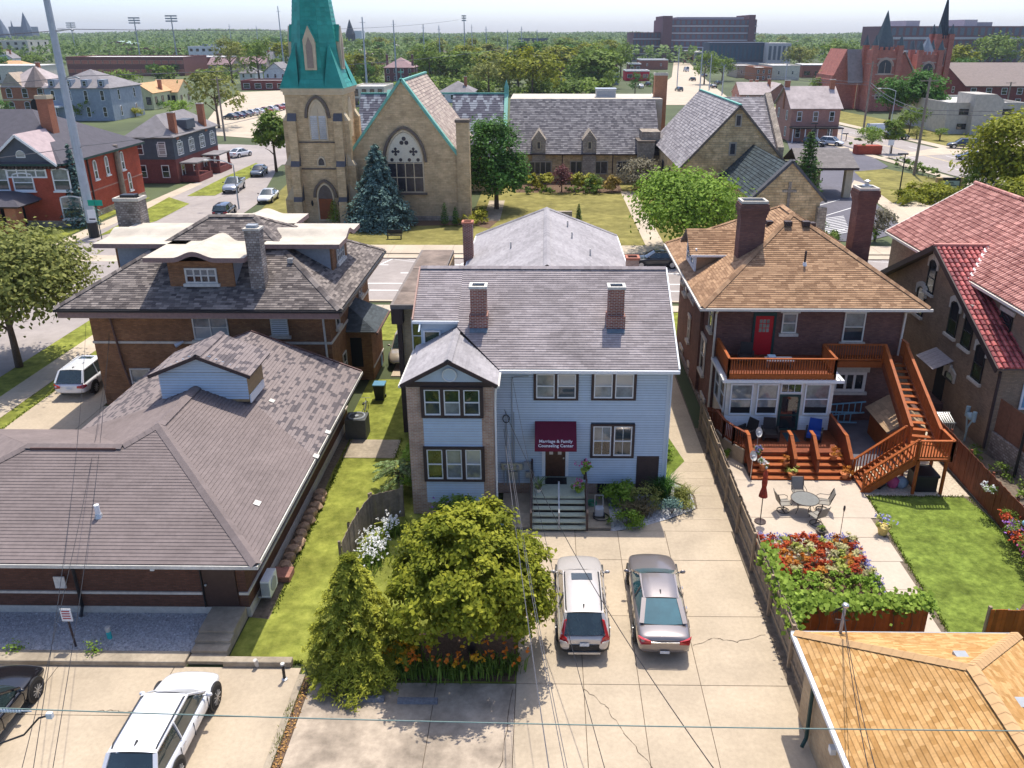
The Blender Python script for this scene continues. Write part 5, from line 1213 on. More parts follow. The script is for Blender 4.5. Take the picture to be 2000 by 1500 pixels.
M_pet_or=mat('petal_orange',(0.75,0.22,0.02),.6,var=.1,rnd=.25,trans=.3);M_pet_yel=mat('petal_yellow_orange',(0.78,0.42,0.02),.6,var=.1,rnd=.2,trans=.3)
M_pet_w=mat('petal_white',(0.82,0.82,0.8),.6,var=.03,rnd=.06,trans=.3);M_pet_red=mat('petal_red',(0.62,0.05,0.02),.6,rnd=.35,trans=.3,col2=(0.75,0.2,0.06));M_pet_pk=mat('petal_pink',(0.68,0.12,0.35),.6,rnd=.25,trans=.3);M_pet_pu=mat('petal_purple',(0.45,0.2,0.62),.6,rnd=.25,trans=.3);M_pet_bl=mat('petal_lavender_blue',(0.33,0.33,0.62),.6,rnd=.25,trans=.3)
M_pet_cr=mat('petal_cream_lime',(0.55,0.56,0.2),.6,rnd=.25,trans=.3)
def blossoms(parent,pts,size,m,name='blossom',k=5):
 pts=np.array(pts);n=len(pts);c=np.repeat(pts,k,0)+RN.normal(size=(n*k,3))*size*.45;me=leafmesh(name,c,RN.normal(size=(n*k,3))*.5+np.array([0,-.35,.8]),size*RN.uniform(.5,.9,n*k),m,elong=.75)
 o=bpy.data.objects.new(name,me);COL.objects.link(o);o.parent=parent;return tag(o,kind='stuff')
def blades(parent,n,rx,ry,h,m,name='leaf_blades',w=.025,spread=.5):
 q=MB()
 for _ in range(n):
  x,y=R.gauss(0,rx*.5),R.gauss(0,ry*.5);a=R.uniform(0,6.28);l=h*R.uniform(.6,1.1);s=spread*l*R.uniform(.2,1);d=V((math.cos(a),math.sin(a),0));sd=V((-d.y,d.x,0))*w;p=V((x,y,0));r_=R.random()
  m1=p+d*s*.35+Z*l*.65;tp=p+d*s+Z*l*.8
  q.face([p-sd,p+sd,m1+sd,m1-sd],0,r_);q.face([m1-sd,m1+sd,tp],0,r_)
 return tag(q.build(name,m,parent,world=False),kind='stuff')
lily=[(-5.0,21.6),(-4.4,21.45),(-3.8,21.5),(-3.1,21.45),(-2.4,21.5),(-1.7,21.6),(-1.1,21.75),(-5.3,22.3),(-4.6,22.2)]
for i,(x,y) in enumerate(lily):
 o=thing('daylily_clump','clump of orange daylilies along the front edge of the planting bed','flowers',(x,y,0),group='daylilies at the front of the planting bed')
 blades(o,90,.45,.35,.75,L_mid);blossoms(o,[(R.gauss(0,.3),R.gauss(0,.22),R.uniform(.55,.95)) for _ in range(R.randint(4,11))],.085,M_pet_or if i%4 else M_pet_yel)
o=thing('daylily_clump','dense bunch of yellow orange daylilies under the cedar tips','flowers',(-4.9,21.75,0));blades(o,80,.5,.3,.7,L_mid);blossoms(o,[(R.gauss(0,.35),R.gauss(0,.2),R.uniform(.5,.9)) for _ in range(30)],.08,M_pet_yel)
for i,(x,y,s) in enumerate(((-7.1,28.6,1),(-7.0,27.7,1.15),(-6.55,29.7,.8))):
 o=thing('daisy_clump',('mound of white daisies in the middle beside the curved fence','front mound of white daisies beside the curved fence','rear mound of white daisies inside the curved fence')[i],'flowers',(x,y,0))
 blades(o,160,.55*s,.6*s,.6,L_mid);blossoms(o,[(R.gauss(0,.3*s),R.gauss(0,.4*s),R.uniform(.55,.85)) for _ in range(int(90*s))],.06,M_pet_w,k=3)
# sumac with fern-like fronds
def fronds(name,label,loc,n,L,zb,m,cat='shrub',wid=.2):
 o=thing(name,label,cat,loc);C,N,T=[],[],[];q=MB()
 for i in range(n):
  a=6.283*i/n+RN.random()*.5;l=L*RN.uniform(.7,1.1);z0=zb*RN.uniform(.5,1.1);d=np.array([math.cos(a),math.sin(a),0]);sd=np.array([-d[1],d[0],0]);pts=[]
  for s in np.linspace(.15,1,16):
   p=d*l*s+np.array([0,0,z0+.35*l*s-.55*l*s*s]);pts.append(V(p));wd=wid*math.sin(math.pi*min(1,s*.9+.1))+.05
   for e in(-1,1):
    for f in(.35,.75):C.append(p+sd*e*wd*f);N.append(np.array([0,0,1])+RN.normal(size=3)*.25);T.append(RN.random())
  q.tube([V((0,0,z0*.5))]+pts[::4],.012,4)
 c=np.array(C);me=leafmesh('fronds',c,np.array(N),.085*RN.uniform(.8,1.2,len(c)),m,elong=.4,rnd=np.array(T));k=bpy.data.objects.new('fronds',me);COL.objects.link(k);k.parent=o;q.tube([V((0,0,0)),V((0,0,zb))],.03,5);q.build('stem',M_bark,o,world=False)
fronds('sumac','pale green fern-leaved sumac behind the curved fence',(-6.85,33.2,0),26,1.35,1.3,L_fern)
shrub('shrub','tall yellow green weeds against the bay wall behind the curved fence',(-6.15,33.9,0),.55,1.3,1.9,L_brt,900,.09)
shrub('shrub','leafy green shrub at the foot of the bay under the round tree',(-3.4,29.6,0),1.2,.8,1.5,L_mid,1600,.08)
o=shrub('flower_shrub','flowering shrub with small pale blooms at the base of the bay',(-4.0,30.6,0),1.1,.5,1.0,L_brt,900,.07);blossoms(o,[(R.gauss(0,.5),R.gauss(0,.2),R.uniform(.6,1.1)) for _ in range(16)],.06,M_pet_pu)
# plants by the steps and walk
shrub('shrub','bright green rounded shrub right of the entry steps',(3.5,32.3,0),.75,.6,.9,L_brt,1500,.075)
o=thing('ornamental_grass','tall dark green grass clump beside the brown side door','plant',(5.55,32.8,0));blades(o,420,.3,.3,1.35,L_dark,spread=.8,w=.014)
o=thing('ornamental_grass','yellow green grass mound at the bend of the walk','plant',(6.35,32.6,0));blades(o,380,.35,.35,.8,L_oliv,spread=.9,w=.014)
o=thing('ornamental_grass','bronze grass clump spilling over the pebble bed','plant',(4.2,31.35,0));blades(o,420,.5,.35,.75,leafy('grass_bronze',(0.16,0.13,0.06),(0.3,0.24,0.12)),spread=1.2,w=.016)
shrub('shrub','loose dark shrub behind the bronze grass',(4.55,31.9,0),.8,.6,1.0,L_oliv,900,.06)
shrub('shrub','yellow green shrub at the front corner of the pebble bed',(3.6,30.45,0),.75,.4,.6,L_brt,900,.06)
shrub('shrub','small blue green juniper at the inner edge of the walk',(5.75,31.45,0),.4,.5,.6,L_blue,500,.05);shrub('shrub','pale green mound beside the juniper at the edge of the walk',(6.35,31.75,0),.45,.5,.5,L_oliv,600,.045)
shrub('shrub','yellow green weeds in the narrow bed beside the blue house',(6.15,36.9,0),.35,1.1,.5,L_brt,600,.06)
for x,y,s,l in((-15.6,22.25,.22,'small green weed growing at the gravel kerb'),(-18.4,22.3,.13,'tiny dark weed on the gravel kerb near the sign post')):shrub('weed',l,(x,y,.15),s,s,s*1.5,L_brt,90,.05,cat='plant')
for i,(x,y) in enumerate(((-8.1,19.8),(-8.1,18.6))):
 o=thing('grass_tuft','dry grass tuft in the strip between the lots, %s one'%('upper','lower')[i],'plant',(x,y,0));blades(o,60,.12,.5,.18,L_oliv,w=.01)
# grass fringe so lawns do not end in a knife edge
q=MB()
def fringe(a,b,n,w_,h=.1):
 for _ in range(n):
  t=R.random();x=a[0]+(b[0]-a[0])*t+R.gauss(0,w_);y=a[1]+(b[1]-a[1])*t+R.gauss(0,w_);g=R.uniform(.4,1)*h;an=R.uniform(0,6.28);d=V((math.cos(an),math.sin(an),0))*.03
  q.face([V((x,y,0))-d,V((x,y,0))+d,V((x+R.uniform(-.05,.05),y+R.uniform(-.05,.05),g))],0)
for a,b,n in(((-10.9,22.05),(-8.3,22.0),500),((-10.1,24.5),(-10.3,40),1100),((14.45,20),(15.15,33),900),((15.1,33.05),(19.6,33.05),350),((-0.9,22),(-.95,29.5),300),((19.8,22),(19.8,33),600),((-7.6,36),(-7.6,38.6),200),((-29.6,33),(-29.7,50),700),((-8.05,10),(-8.05,21.3),260)):fringe(a,b,n,.06)
tag(q.build('grass',leafy('grass_blade',(0.1,0.15,0.015),(0.2,0.24,0.04))),kind='stuff')

# ============================================================ cars
def paint(name,col,metal=.35,rough=.28):return mat(name,col,rough,var=.03,scale=3,metal=metal,spec=.5,coat=.9)
M_tyre=mat('tyre_rubber',(0.02,0.02,0.021),.85,var=.1);M_rim=mat('rim_alloy',(0.5,0.5,0.5),.3,metal=.7,var=.05);M_glasscar=mat('car_glass',(0.025,0.04,0.042),.03,var=.3,scale=1.5,spec=1.0,coat=.5)
M_glasst=mat('car_glass_teal',(0.03,0.11,0.13),.04,var=.25,scale=1.2,spec=1.0,coat=.5);M_plas=mat('car_black_plastic',(0.025,0.026,0.028),.55,var=.1);M_tail=mat('tail_light_red',(0.45,0.012,0.015),.15,var=.2,scale=20,spec=.7,coat=.5);M_head=mat('head_light_clear',(0.6,0.62,0.64),.1,metal=.3,var=.2,scale=20,coat=.8);M_plate=mat('licence_plate',(0.62,0.65,0.68),.5,var=.15,scale=30);M_chrome=mat('chrome_trim',(0.6,0.6,0.6),.12,metal=1.0,var=.02)
def car(name,label,loc,rz,pm,kind='sedan',L=4.8,W=1.86,Ht=1.47,group=None,gl=M_glasscar,detail=True,roofm=None,rails=False,sunroof=False,clad=None,tails=None,cat='car'):
 o=thing(name,label,cat,loc,rz,group=group);h=L/2;w=W/2;suv=kind in('suv','wagon','van');lift=.08 if kind in('suv','pickup','van') else 0
 zb0=.24+lift;belt=Ht*(.64 if not suv else .6);hood=belt*(.97 if not kind=='van' else 1.0)
 tail={'sedan':belt*1.07,'wagon':belt*1.04,'suv':belt*1.02,'van':belt*1.02,'pickup':belt*1.02}[kind]
 st=[(-h,w*.76,zb0+.2,tail*.74,tail*.84),(-h+.06,w*.9,zb0+.08,tail*.86,tail*.96),(-h+.28,w*.965,zb0+.02,tail*.92,tail*1.0),(-h*.62,w,zb0,belt*.95,tail),(-h*.2,w,zb0,belt*.95,belt*1.02),(h*.3,w,zb0,belt*.94,belt*1.02),(h*.52,w*.995,zb0,belt*.9,hood*1.0),(h*.74,w*.975,zb0+.01,hood*.84,hood*.95),(h-.26,w*.91,zb0+.04,hood*.72,hood*.85),(h-.07,w*.78,zb0+.06,hood*.58,hood*.68),(h,w*.62,zb0+.12,hood*.46,hood*.54)]
 rings=[]
 for y,ww,zb,zs,zt in st:
  half=[(ww*.8,zb),(ww*.97,zb+.1),(ww,(zb+zs)*.52),(ww*.985,zs*.97),(ww*.86,zs*.6+zt*.4),(ww*.45,zt*.985)]
  ring=[(0,y,zb)]+[(x,y,z) for x,z in half]+[(0,y,zt)]+[(-x,y,z) for x,z in half[::-1]];rings.append(ring)
 q=MB();q.loft(rings);b=smoothmod(q.build('body',pm,o,world=False),2)
 # cabin
 if kind=='sedan':yA,yB,yC,yD=h*.42,h*.08,-h*.42,-h*.74
 elif kind=='wagon':yA,yB,yC,yD=h*.44,h*.12,-h*.78,-h*.95
 elif kind=='suv':yA,yB,yC,yD=h*.46,h*.14,-h*.76,-h*.95
 elif kind=='van':yA,yB,yC,yD=h*.74,h*.44,-h*.92,-h*.985
 else:yA,yB,yC,yD=h*.42,h*.12,-h*.12,-h*.24
 zg=belt*.99;zr=Ht-.035;wb=w*.9;wr=w*(.66 if not suv else .72);wc=w*(.64 if kind=='sedan' else .7 if suv else .66);zc=zr-(.03 if kind=='sedan' else .02);wd=w*(.8 if kind=='sedan' else .84);zd=tail*.99 if kind!='van' else belt
 def pane(nm,pts,m=gl):
  c=sum((V(p) for p in pts),V((0,0,0)))/len(pts);n=(V(pts[1])-V(pts[0])).cross(V(pts[2])-V(pts[1])).normalized()
  if n.dot(c-V((0,0,Ht*.55)))<0:pts=pts[::-1];n=-n
  x=MB();x.face(pts);return x.build(nm,m,o,world=False)
 bul=.05
 ws=MB();ws.loft([[(-wb*.93,yA,zg),(-wb*.5,yA+bul*1.6,zg+.01),(0,yA+bul*2.2,zg+.01),(wb*.5,yA+bul*1.6,zg+.01),(wb*.93,yA,zg)],[(-wr,yB,zr-.03),(-wr*.5,yB+bul,zr+.01),(0,yB+bul*1.3,zr+.015),(wr*.5,yB+bul,zr+.01),(wr,yB,zr-.03)]],closed=False);ws.build('windshield',gl,o,world=False,smooth=True)
 rw=MB();rw.loft([[(-wd*.95,yD,zd),(-wd*.5,yD-bul,zd+.01),(0,yD-bul*1.4,zd+.01),(wd*.5,yD-bul,zd+.01),(wd*.95,yD,zd)][::-1],[(-wc,yC,zc-.03),(-wc*.5,yC-bul*.6,zc),(0,yC-bul*.8,zc+.01),(wc*.5,yC-bul*.6,zc),(wc,yC,zc-.03)][::-1]],closed=False);rw.build('rear_window',gl if kind!='van' else gl,o,world=False,smooth=True)
 for s in(-1,1):
  nseg=1 if kind=='pickup' else 2;ym=(yB+yC)/2 if kind!='van' else yB*.5
  if kind=='van':pane('side_window',[(s*wb,yA-.1,zg),(s*wb,ym,zg),(s*wr,ym,zr-.06),(s*wr,yB,zr-.06)]);pane('side_panel',[(s*wb,ym,zg),(s*wb,yD,zg),(s*wc,yC,zc-.04),(s*wr,ym,zr-.04)],pm)
  else:pane('side_window',[(s*wb,yA,zg),(s*wb,ym,zg),(s*wr,ym,zr-.04),(s*wr,yB,zr-.04)]);pane('side_window',[(s*wb,ym,zg),(s*(wb*.4+wd*.6),yD+.12,zd),(s*wc,yC,zc-.04),(s*wr,ym,zr-.04)])
  p=MB();p.beam((s*wb*.97,yA,zg),(s*wr,yB,zr-.03),.07,.05);p.beam((s*wb*1.0,ym,zg),(s*wr*1.01,ym,zr-.04),.03,.08);p.build('pillar',pm,o,world=False)
  p=MB();p.beam((s*wd*.98,yD,zd),(s*wc,yC,zc-.03),.16 if kind=='sedan' else .12,.07);p.beam((s*wr,yB,zr-.03),(s*wc,yC,zc-.03),.06,.06);p.build('pillar',pm,o,world=False)
 g=MB();ny=6;R_=[]
 for k in range(ny+1):
  t=k/ny;y=yB+(yC-yB)*t;ww=wr+(wc-wr)*t;zz=zr+(zc-zr)*t+.035*math.sin(math.pi*min(1,max(0,t*.9+.05)));R_.append([(-ww*1.02,y,zz-.05),(-ww*.9,y,zz-.005),(-ww*.45,y,zz+.018),(0,y,zz+.024),(ww*.45,y,zz+.018),(ww*.9,y,zz-.005),(ww*1.02,y,zz-.05)])
 g.loft(R_[::-1],closed=False);rf=g.build('roof',roofm or pm,o,world=False,smooth=True)
 if sunroof:MB().box(-.38,.38,yB-.62,yB-.22,zr+.03,zr+.047).build('sunroof',gl,o,world=False)
 if detail:
  MB().prism([(-.03,yC+.35,zc+.03),(.03,yC+.35,zc+.03),(.008,yC+.18,zc+.03),(-.008,yC+.18,zc+.03)],(0,0,.06)).build('antenna',M_plas,o,world=False)
 if rails:
  for s in(-1,1):MB().tube([(s*wr*.93,yB-.1,zr),(s*wr*.95,yB-.2,zr+.06),(s*wc*.97,yC+.25,zc+.06),(s*wc*.95,yC+.12,zc)],.022,6).build('roof_rail',M_plas,o,world=False)
 # wheels
 rwh=.33+lift*.5
 for s in(-1,1):
  for y in(h*.62,-h*.58):
   q=MB();q.cyl((s*(w-.06),y,rwh+.04),(s*(w+.012),y,rwh+.04),rwh+.085,n=20);q.build('wheel_arch',M_plas,o,world=False)
   q=MB();q.cyl((s*(w-.2),y,rwh),(s*(w+.025),y,rwh),rwh,n=20);wl_=q.build('wheel',M_tyre,o,world=False)
   q=MB();q.cyl((s*(w+.02),y,rwh),(s*(w+.032),y,rwh),rwh*.68,n=16)
   q.build('rim',M_plas if detail else M_rim,wl_,world=False)
   if detail:
    q=MB();
    for k in range(10):a=2*math.pi*k/10;q.beam((s*(w+.036),y,rwh),(s*(w+.036),y+math.cos(a)*rwh*.66,rwh+math.sin(a)*rwh*.66),.02,.035,up=V((1,0,0)))
    q.cyl((s*(w+.03),y,rwh),(s*(w+.05),y,rwh),.06,n=8);q.build('spokes',M_rim,wl_,world=False)
  q=MB();q.blob((s*(w+.11),yA-.22,zg+.1),.11,.07,.075,n=8,k=5,j=.02);q.box(min(s*wb,s*(w+.08)),max(s*wb,s*(w+.08)),yA-.25,yA-.19,zg+.05,zg+.09);q.build('mirror',pm if detail else M_plas,o,world=False,smooth=True)
  q=MB();q.blob((s*w*.64,h-.17,hood*.56),w*.17,.11,.06,n=10,k=5,j=0);q.build('headlight',M_head,o,world=False,smooth=True)
  if tails=='tall':
   q=MB();q.prism([(s*w*.66,-h+.34,Ht*.92),(s*w*.76,-h+.34,Ht*.88),(s*w*.93,-h+.1,tail*.9),(s*w*.94,-h+.13,tail*.74),(s*w*.6,-h+.02,tail*.72),(s*w*.66,-h+.05,tail*.9),(s*w*.78,-h+.1,tail*.98)],(0,-.06,0));q.build('taillight',M_tail,o,world=False)
   q=MB();q.prism([(s*w*.92,-h+.06,tail*.82),(s*w*.93,-h+.06,tail*.77),(s*w*.62,-h-.06,tail*.74),(s*w*.66,-h-.06,tail*.82)],(0,-.02,0));q.build('reverse_light',M_head,o,world=False)
  else:
   q=MB();q.prism([(s*w*.95,-h+.22,tail*.9),(s*w*.97,-h+.3,tail*.76),(s*w*.86,-h+.02,tail*.7),(s*w*.5,-h-.02,tail*.74),(s*w*.52,-h-.01,tail*.86),(s*w*.85,-h+.05,tail*.9)],(0,-.035,.0));q.build('taillight',M_tail,o,world=False)
  if detail and kind!='pickup':
   for y in(h*.12,-h*.3):MB().beam((s*(w+.012),y,belt*.86),(s*(w+.012),y-.16,belt*.87),.025,.03).build('door_handle',M_chrome,o,world=False)
   q=MB();
   for y in(h*.4,-h*.04,-h*.42):q.box(min(s*(w-.02),s*(w+.003)),max(s*(w-.02),s*(w+.003)),y-.005,y+.005,zb0+.12,belt*.93)
   tag(q.build('door_seams',M_plas,o,world=False),kind='stuff')
 MB().box(-.16,.16,-h-.045,-h-.03,tail*.62 if kind!='sedan' else tail*.36,tail*.62+.12 if kind!='sedan' else tail*.36+.11).build('licence_plate',M_plate,o,world=False)
 if clad:
  q=MB();q.loft([[(-w*.95,-h+.3,.3),(-w*.86,-h+.02,.3),(0,-h-.06,.3),(w*.86,-h+.02,.3),(w*.95,-h+.3,.3)],[(-w*.99,-h+.3,.66),(-w*.92,-h+.03,.66),(0,-h-.08,.66),(w*.92,-h+.03,.66),(w*.99,-h+.3,.66)]],closed=False);smoothmod(q.build('rear_bumper',clad,o,world=False),1)
  MB().box(-w*.6,w*.6,-h-.075,-h-.03,.3,.38).build('skid_plate',M_rim,o,world=False)
 if kind=='sedan' and detail:MB().box(-w*.5,w*.5,-h-.05,-h-.02,tail*.78,tail*.82).build('chrome_strip',M_chrome,o,world=False)
 q=MB();q.box(-w*.45,w*.45,h-.05,h+.012,zb0+.1,hood*.48);q.build('grille',M_plas,o,world=False)
 if kind=='pickup':
  q=MB();q.box(-w*.82,w*.82,-h+.12,yD-.05,belt*1.0,belt*1.03+.01);q.build('bed_liner',M_plas,o,world=False)
  for s in(-1,1):MB().box(min(s*w*.82,s*w*.96),max(s*w*.82,s*w*.96),-h+.06,yD-.05,belt*.9,belt*1.12).build('bed_side',pm,o,world=False)
  MB().box(-w*.96,w*.96,-h+.02,-h+.1,belt*.9,belt*1.12).build('tailgate',pm,o,world=False)
 return o
P_bronze=paint('paint_bronze_grey',(0.26,0.23,0.22),.55);P_wagon=paint('paint_oyster',(0.55,0.51,0.47),.25);P_white=paint('paint_white_pearl',(0.72,0.73,0.75),.0,.25);P_black=paint('paint_black',(0.012,0.012,0.015),.1,.12);P_silver=paint('paint_silver',(0.42,0.44,0.46),.6);P_grey=paint('paint_grey',(0.12,0.14,0.16),.4);P_blue=paint('paint_navy',(0.02,0.045,0.12),.3);P_dark=paint('paint_charcoal',(0.03,0.035,0.04),.3);P_gold=paint('paint_champagne',(0.42,0.36,0.27),.4);P_redc=paint('paint_red',(0.35,0.03,0.03),.2);P_bluel=paint('paint_blue',(0.03,0.1,0.22),.3)
car('station_wagon','oyster grey station wagon with tall red tail lights, parked beside the round tree',(1.4,24.85,0),0.005,P_wagon,'wagon',5.2,1.84,1.6,rails=True,sunroof=True,clad=M_plas,tails='tall')
car('sedan','bronze grey sedan parked nearest the grey fence',(4.22,24.9,0),-.02,P_bronze,'sedan',5.4,1.92,1.52,gl=M_glasst)
car('suv','white compact SUV in the lower left lot',(-11.4,18.55,0),0.0,P_white,'suv',4.75,1.86,1.66,rails=True)
car('sedan','glossy black sedan cut off at the left edge of the lot',(-17.35,18.75,0),0,P_black,'sedan',4.9,1.85,1.46)
car('suv','large white SUV on the left drive beside the tall brick house',(-27.95,45.7,0),.03,P_white,'suv',5.05,1.96,1.72,sunroof=True)
car('suv','champagne boxy SUV facing the camera in the narrow drive',(-9.15,50.35,0),math.pi,P_gold,'suv',4.7,1.85,1.75)
# ============================================================ the stone church
M_ash=brick('church_limestone',(0.483,0.356,0.207),(0.598,0.46,0.276),(0.493,0.374,0.224),bw=.55,bh=.2,ms=.022,var=.28,bump=1.0)
M_ash2=brick('church_sandstone_warm',(0.515,0.359,0.187),(0.671,0.499,0.281),(0.421,0.312,0.187),bw=.7,bh=.24,ms=.025,var=.42,bump=1.0)
M_ashg=brick('church_stone_grey',(0.286,0.24,0.195),(0.429,0.364,0.286),(0.26,0.221,0.182),bw=.4,bh=.25,ms=.03,var=.35,bump=1.0)
M_creamst=mat('cream_stone',(0.55,0.46,0.32),.85,var=.12,scale=2)
M_mould=mat('dark_stone_moulding',(0.14,0.115,0.095),.9,var=.2,scale=2)
M_copper=mat('copper_green',(0.025,0.27,0.215),.5,var=.16,scale=.9,stain=.2,sscale=.35,rnd=.05,col2=(0.035,0.32,0.255),spec=.3)
M_coppt=mat('copper_trim',(0.16,0.42,0.34),.6,var=.15,scale=1.2)
M_slgrey=mat('slate_grey',(0.1,0.1,0.11),.85,var=.2,scale=2,rnd=.2)
M_slrose=mat('slate_rose_tan',(0.33,0.255,0.22),.85,var=.1,scale=3,rnd=.15,col2=(0.45,0.37,0.3),spec=.15)
M_slmix=mat('slate_mixed_grey',(0.105,0.1,0.112),.85,var=.12,scale=3,rnd=.12,col2=(0.215,0.205,0.21),spec=.15)
M_slpink=mat('slate_pale_pink',(0.224,0.204,0.212),.85,var=.1,scale=3,rnd=.15,col2=(0.336,0.312,0.312),spec=.15)
M_slpurp=mat('slate_purple',(0.072,0.063,0.09),.85,var=.1,scale=3,rnd=.1,col2=(0.27,0.288,0.315),spec=.15)
M_lead=mat('stained_glass_dark',(0.03,0.032,0.045),.25,var=.5,scale=3,spec=.6)
M_oak=mat('door_oak',(0.2,0.055,0.018),.5,var=.2,scale=4)
def arch_pts(cx,zs,w,rise,n=8,e=0.0):
 """pointed arch outline from left springing over the point to the right springing"""
 hw=w/2+e;L=[]
 for k in range(n+1):t=k/n;L.append((cx-hw*(1-t)**1.0*(1-.28*math.sin(math.pi*t)*-1),zs+(rise+e)*math.sin(t*math.pi/2)**.92))
 return L+[(2*cx-x,z) for x,z in L[-2::-1]]
def gothic(parent,cx,z0,w,hs,rise,Y,fm,gm,lights=2,mould=None,name='arched_window',rows=(),fill=None,dep=.12,side=1):
 """pointed window on a wall facing -Y: z0 sill, hs height to the springing"""
 o_pts=[(cx-w/2,z0)]+arch_pts(cx,z0+hs,w,rise)+[(cx+w/2,z0)];i_pts=[(cx-w/2+.14,z0+.12)]+arch_pts(cx,z0+hs,w-.28,rise-.2)+[(cx+w/2-.14,z0+.12)]
 q=MB();n=len(o_pts)
 for k in range(n):
  a,b,c,d=o_pts[k],o_pts[(k+1)%n],i_pts[(k+1)%n],i_pts[k]
  q.prism([(a[0],Y,a[1]),(b[0],Y,b[1]),(c[0],Y,c[1]),(d[0],Y,d[1])],(0,-dep,0),0,.5)
 iw=w-.28
 for k in range(1,lights):x=cx-iw/2+iw*k/lights;q.box(x-.05,x+.05,Y-dep*.9,Y,z0+.1,z0+hs+(rise*.5 if lights<3 else 0.0))
 for z in rows:q.box(cx-iw/2,cx+iw/2,Y-dep*.85,Y,z-.05,z+.05)
 o=q.build(name,fm,parent);g=MB();g.face([(x,Y-.03,z) for x,z in i_pts]);g.build('glazing',gm,o)
 if mould:
  q=MB();A=arch_pts(cx,z0+hs,w,rise,e=.12);B_=arch_pts(cx,z0+hs,w,rise,e=.4)
  for k in range(len(A)-1):q.prism([(A[k][0],Y,A[k][1]),(A[k+1][0],Y,A[k+1][1]),(B_[k+1][0],Y,B_[k+1][1]),(B_[k][0],Y,B_[k][1])],(0,-.2,0),0,.5)
  q.build('hood_mould',mould,o)
 return o
CH=thing('stone_church','tan stone church with turquoise copper spire and slate roofs','church',(-15,100,0))
# tower
tx0,tx1,ty0,ty1=-28.1,-21.9,91.0,97.2;tc=(tx0+tx1)/2;tcy=(ty0+ty1)/2
MB().box(tx0,tx1,ty0,ty1,0,13.9).build('tower_wall',M_ash,CH)
for z0,z1,e in((13.9,14.25,.1),(14.25,14.6,.25)):MB().box(tx0-e,tx1+e,ty0-e,ty1+e,z0,z1).build('cornice',M_creamst,CH)
def buttress(x0,x1,y0,dirx=0):
 for z0,z1,d in((0,2.6,1.15),(2.6,6.4,.85),(6.4,11.2,.5)):
  if dirx==0:MB().box(x0,x1,y0-d,y0-.005,z0,z1).build('buttress',M_ash,CH);p=[(x0,y0-d,z1),(x0,y0-.01,z1),(x0,y0-.01,z1+d*1.6)];MB().prism([(a-.025,b,c) for a,b,c in p],(x1-x0+.05,0,0)).build('buttress_cap',M_slgrey,CH)
  else:
   a,b=(y0+.005,y0+d) if dirx>0 else(y0-d,y0-.005);MB().box(a,b,x0,x1,z0,z1).build('buttress',M_ash,CH);e=y0+dirx*.01;p=[(y0+dirx*d,x0,z1),(e,x0,z1),(e,x0,z1+d*1.6)];MB().prism([(a,b-.025,c) for a,b,c in p],(0,x1-x0+.05,0)).build('buttress_cap',M_creamst,CH)
for a,b in((tx0+.15,tx0+1.05),(tx1-1.05,tx1-.15)):buttress(a,b,ty0)
for a,b in((ty0+.15,ty0+1.05),(ty1-1.05,ty1-.15)):buttress(a,b,tx1,1);buttress(a,b,tx0,-1)
for z in(6.0,8.85):MB().box(tx0+1.1,tx1-1.1,ty0-.12,ty0-.004,z,z+.15).build('string_course',M_mould,CH)
lv=gothic(CH,tc+.3,9.1,2.0,2.4,1.95,ty0-.01,M_creamst,M_creamst,2,M_mould,'louvred_window')
for s in(-1,1):
 q=MB()
 for k in range(11):z=9.3+k*.225;q.prism([(tc+.3+s*.08,ty0-.16,z),(tc+.3+s*.84,ty0-.16,z),(tc+.3+s*.84,ty0-.05,z+.17),(tc+.3+s*.08,ty0-.05,z+.17)],(0,-.02,-.02))
 tag(q.build('louvres',M_whtw,lv),kind='stuff')
gothic(CH,tc+.25,6.35,.95,.35,.75,ty0-.01,M_creamst,M_lead,1,None)
gd=gothic(CH,tc+.35,.3,1.9,2.6,1.6,ty0-.01,M_creamst,M_lead,1,M_mould,'church_door')
MB().box(tc+.35-.8,tc+.35+.8,ty0-.1,ty0-.05,.35,2.75).build('door_leaf',M_oak,gd)
for s in(-1,1):MB().blob((tc+.35+s*1.5,ty0-.3,2.3),.14,.14,.35,n=6,k=4,j=0).build('lantern',M_blk,CH)
window_y=94.1
# arched opening on the tower's right face, as a recessed panel
q=MB();pts=[(ty0+2.2,9.2)]+[(y,z) for y,z in arch_pts(tcy,11.6,1.9,1.9)]+[(ty1-2.2,9.2)]
q.prism([(tx1,y,z) for y,z in pts],(.08,0,0));q.build('louvred_window',M_creamst,CH)
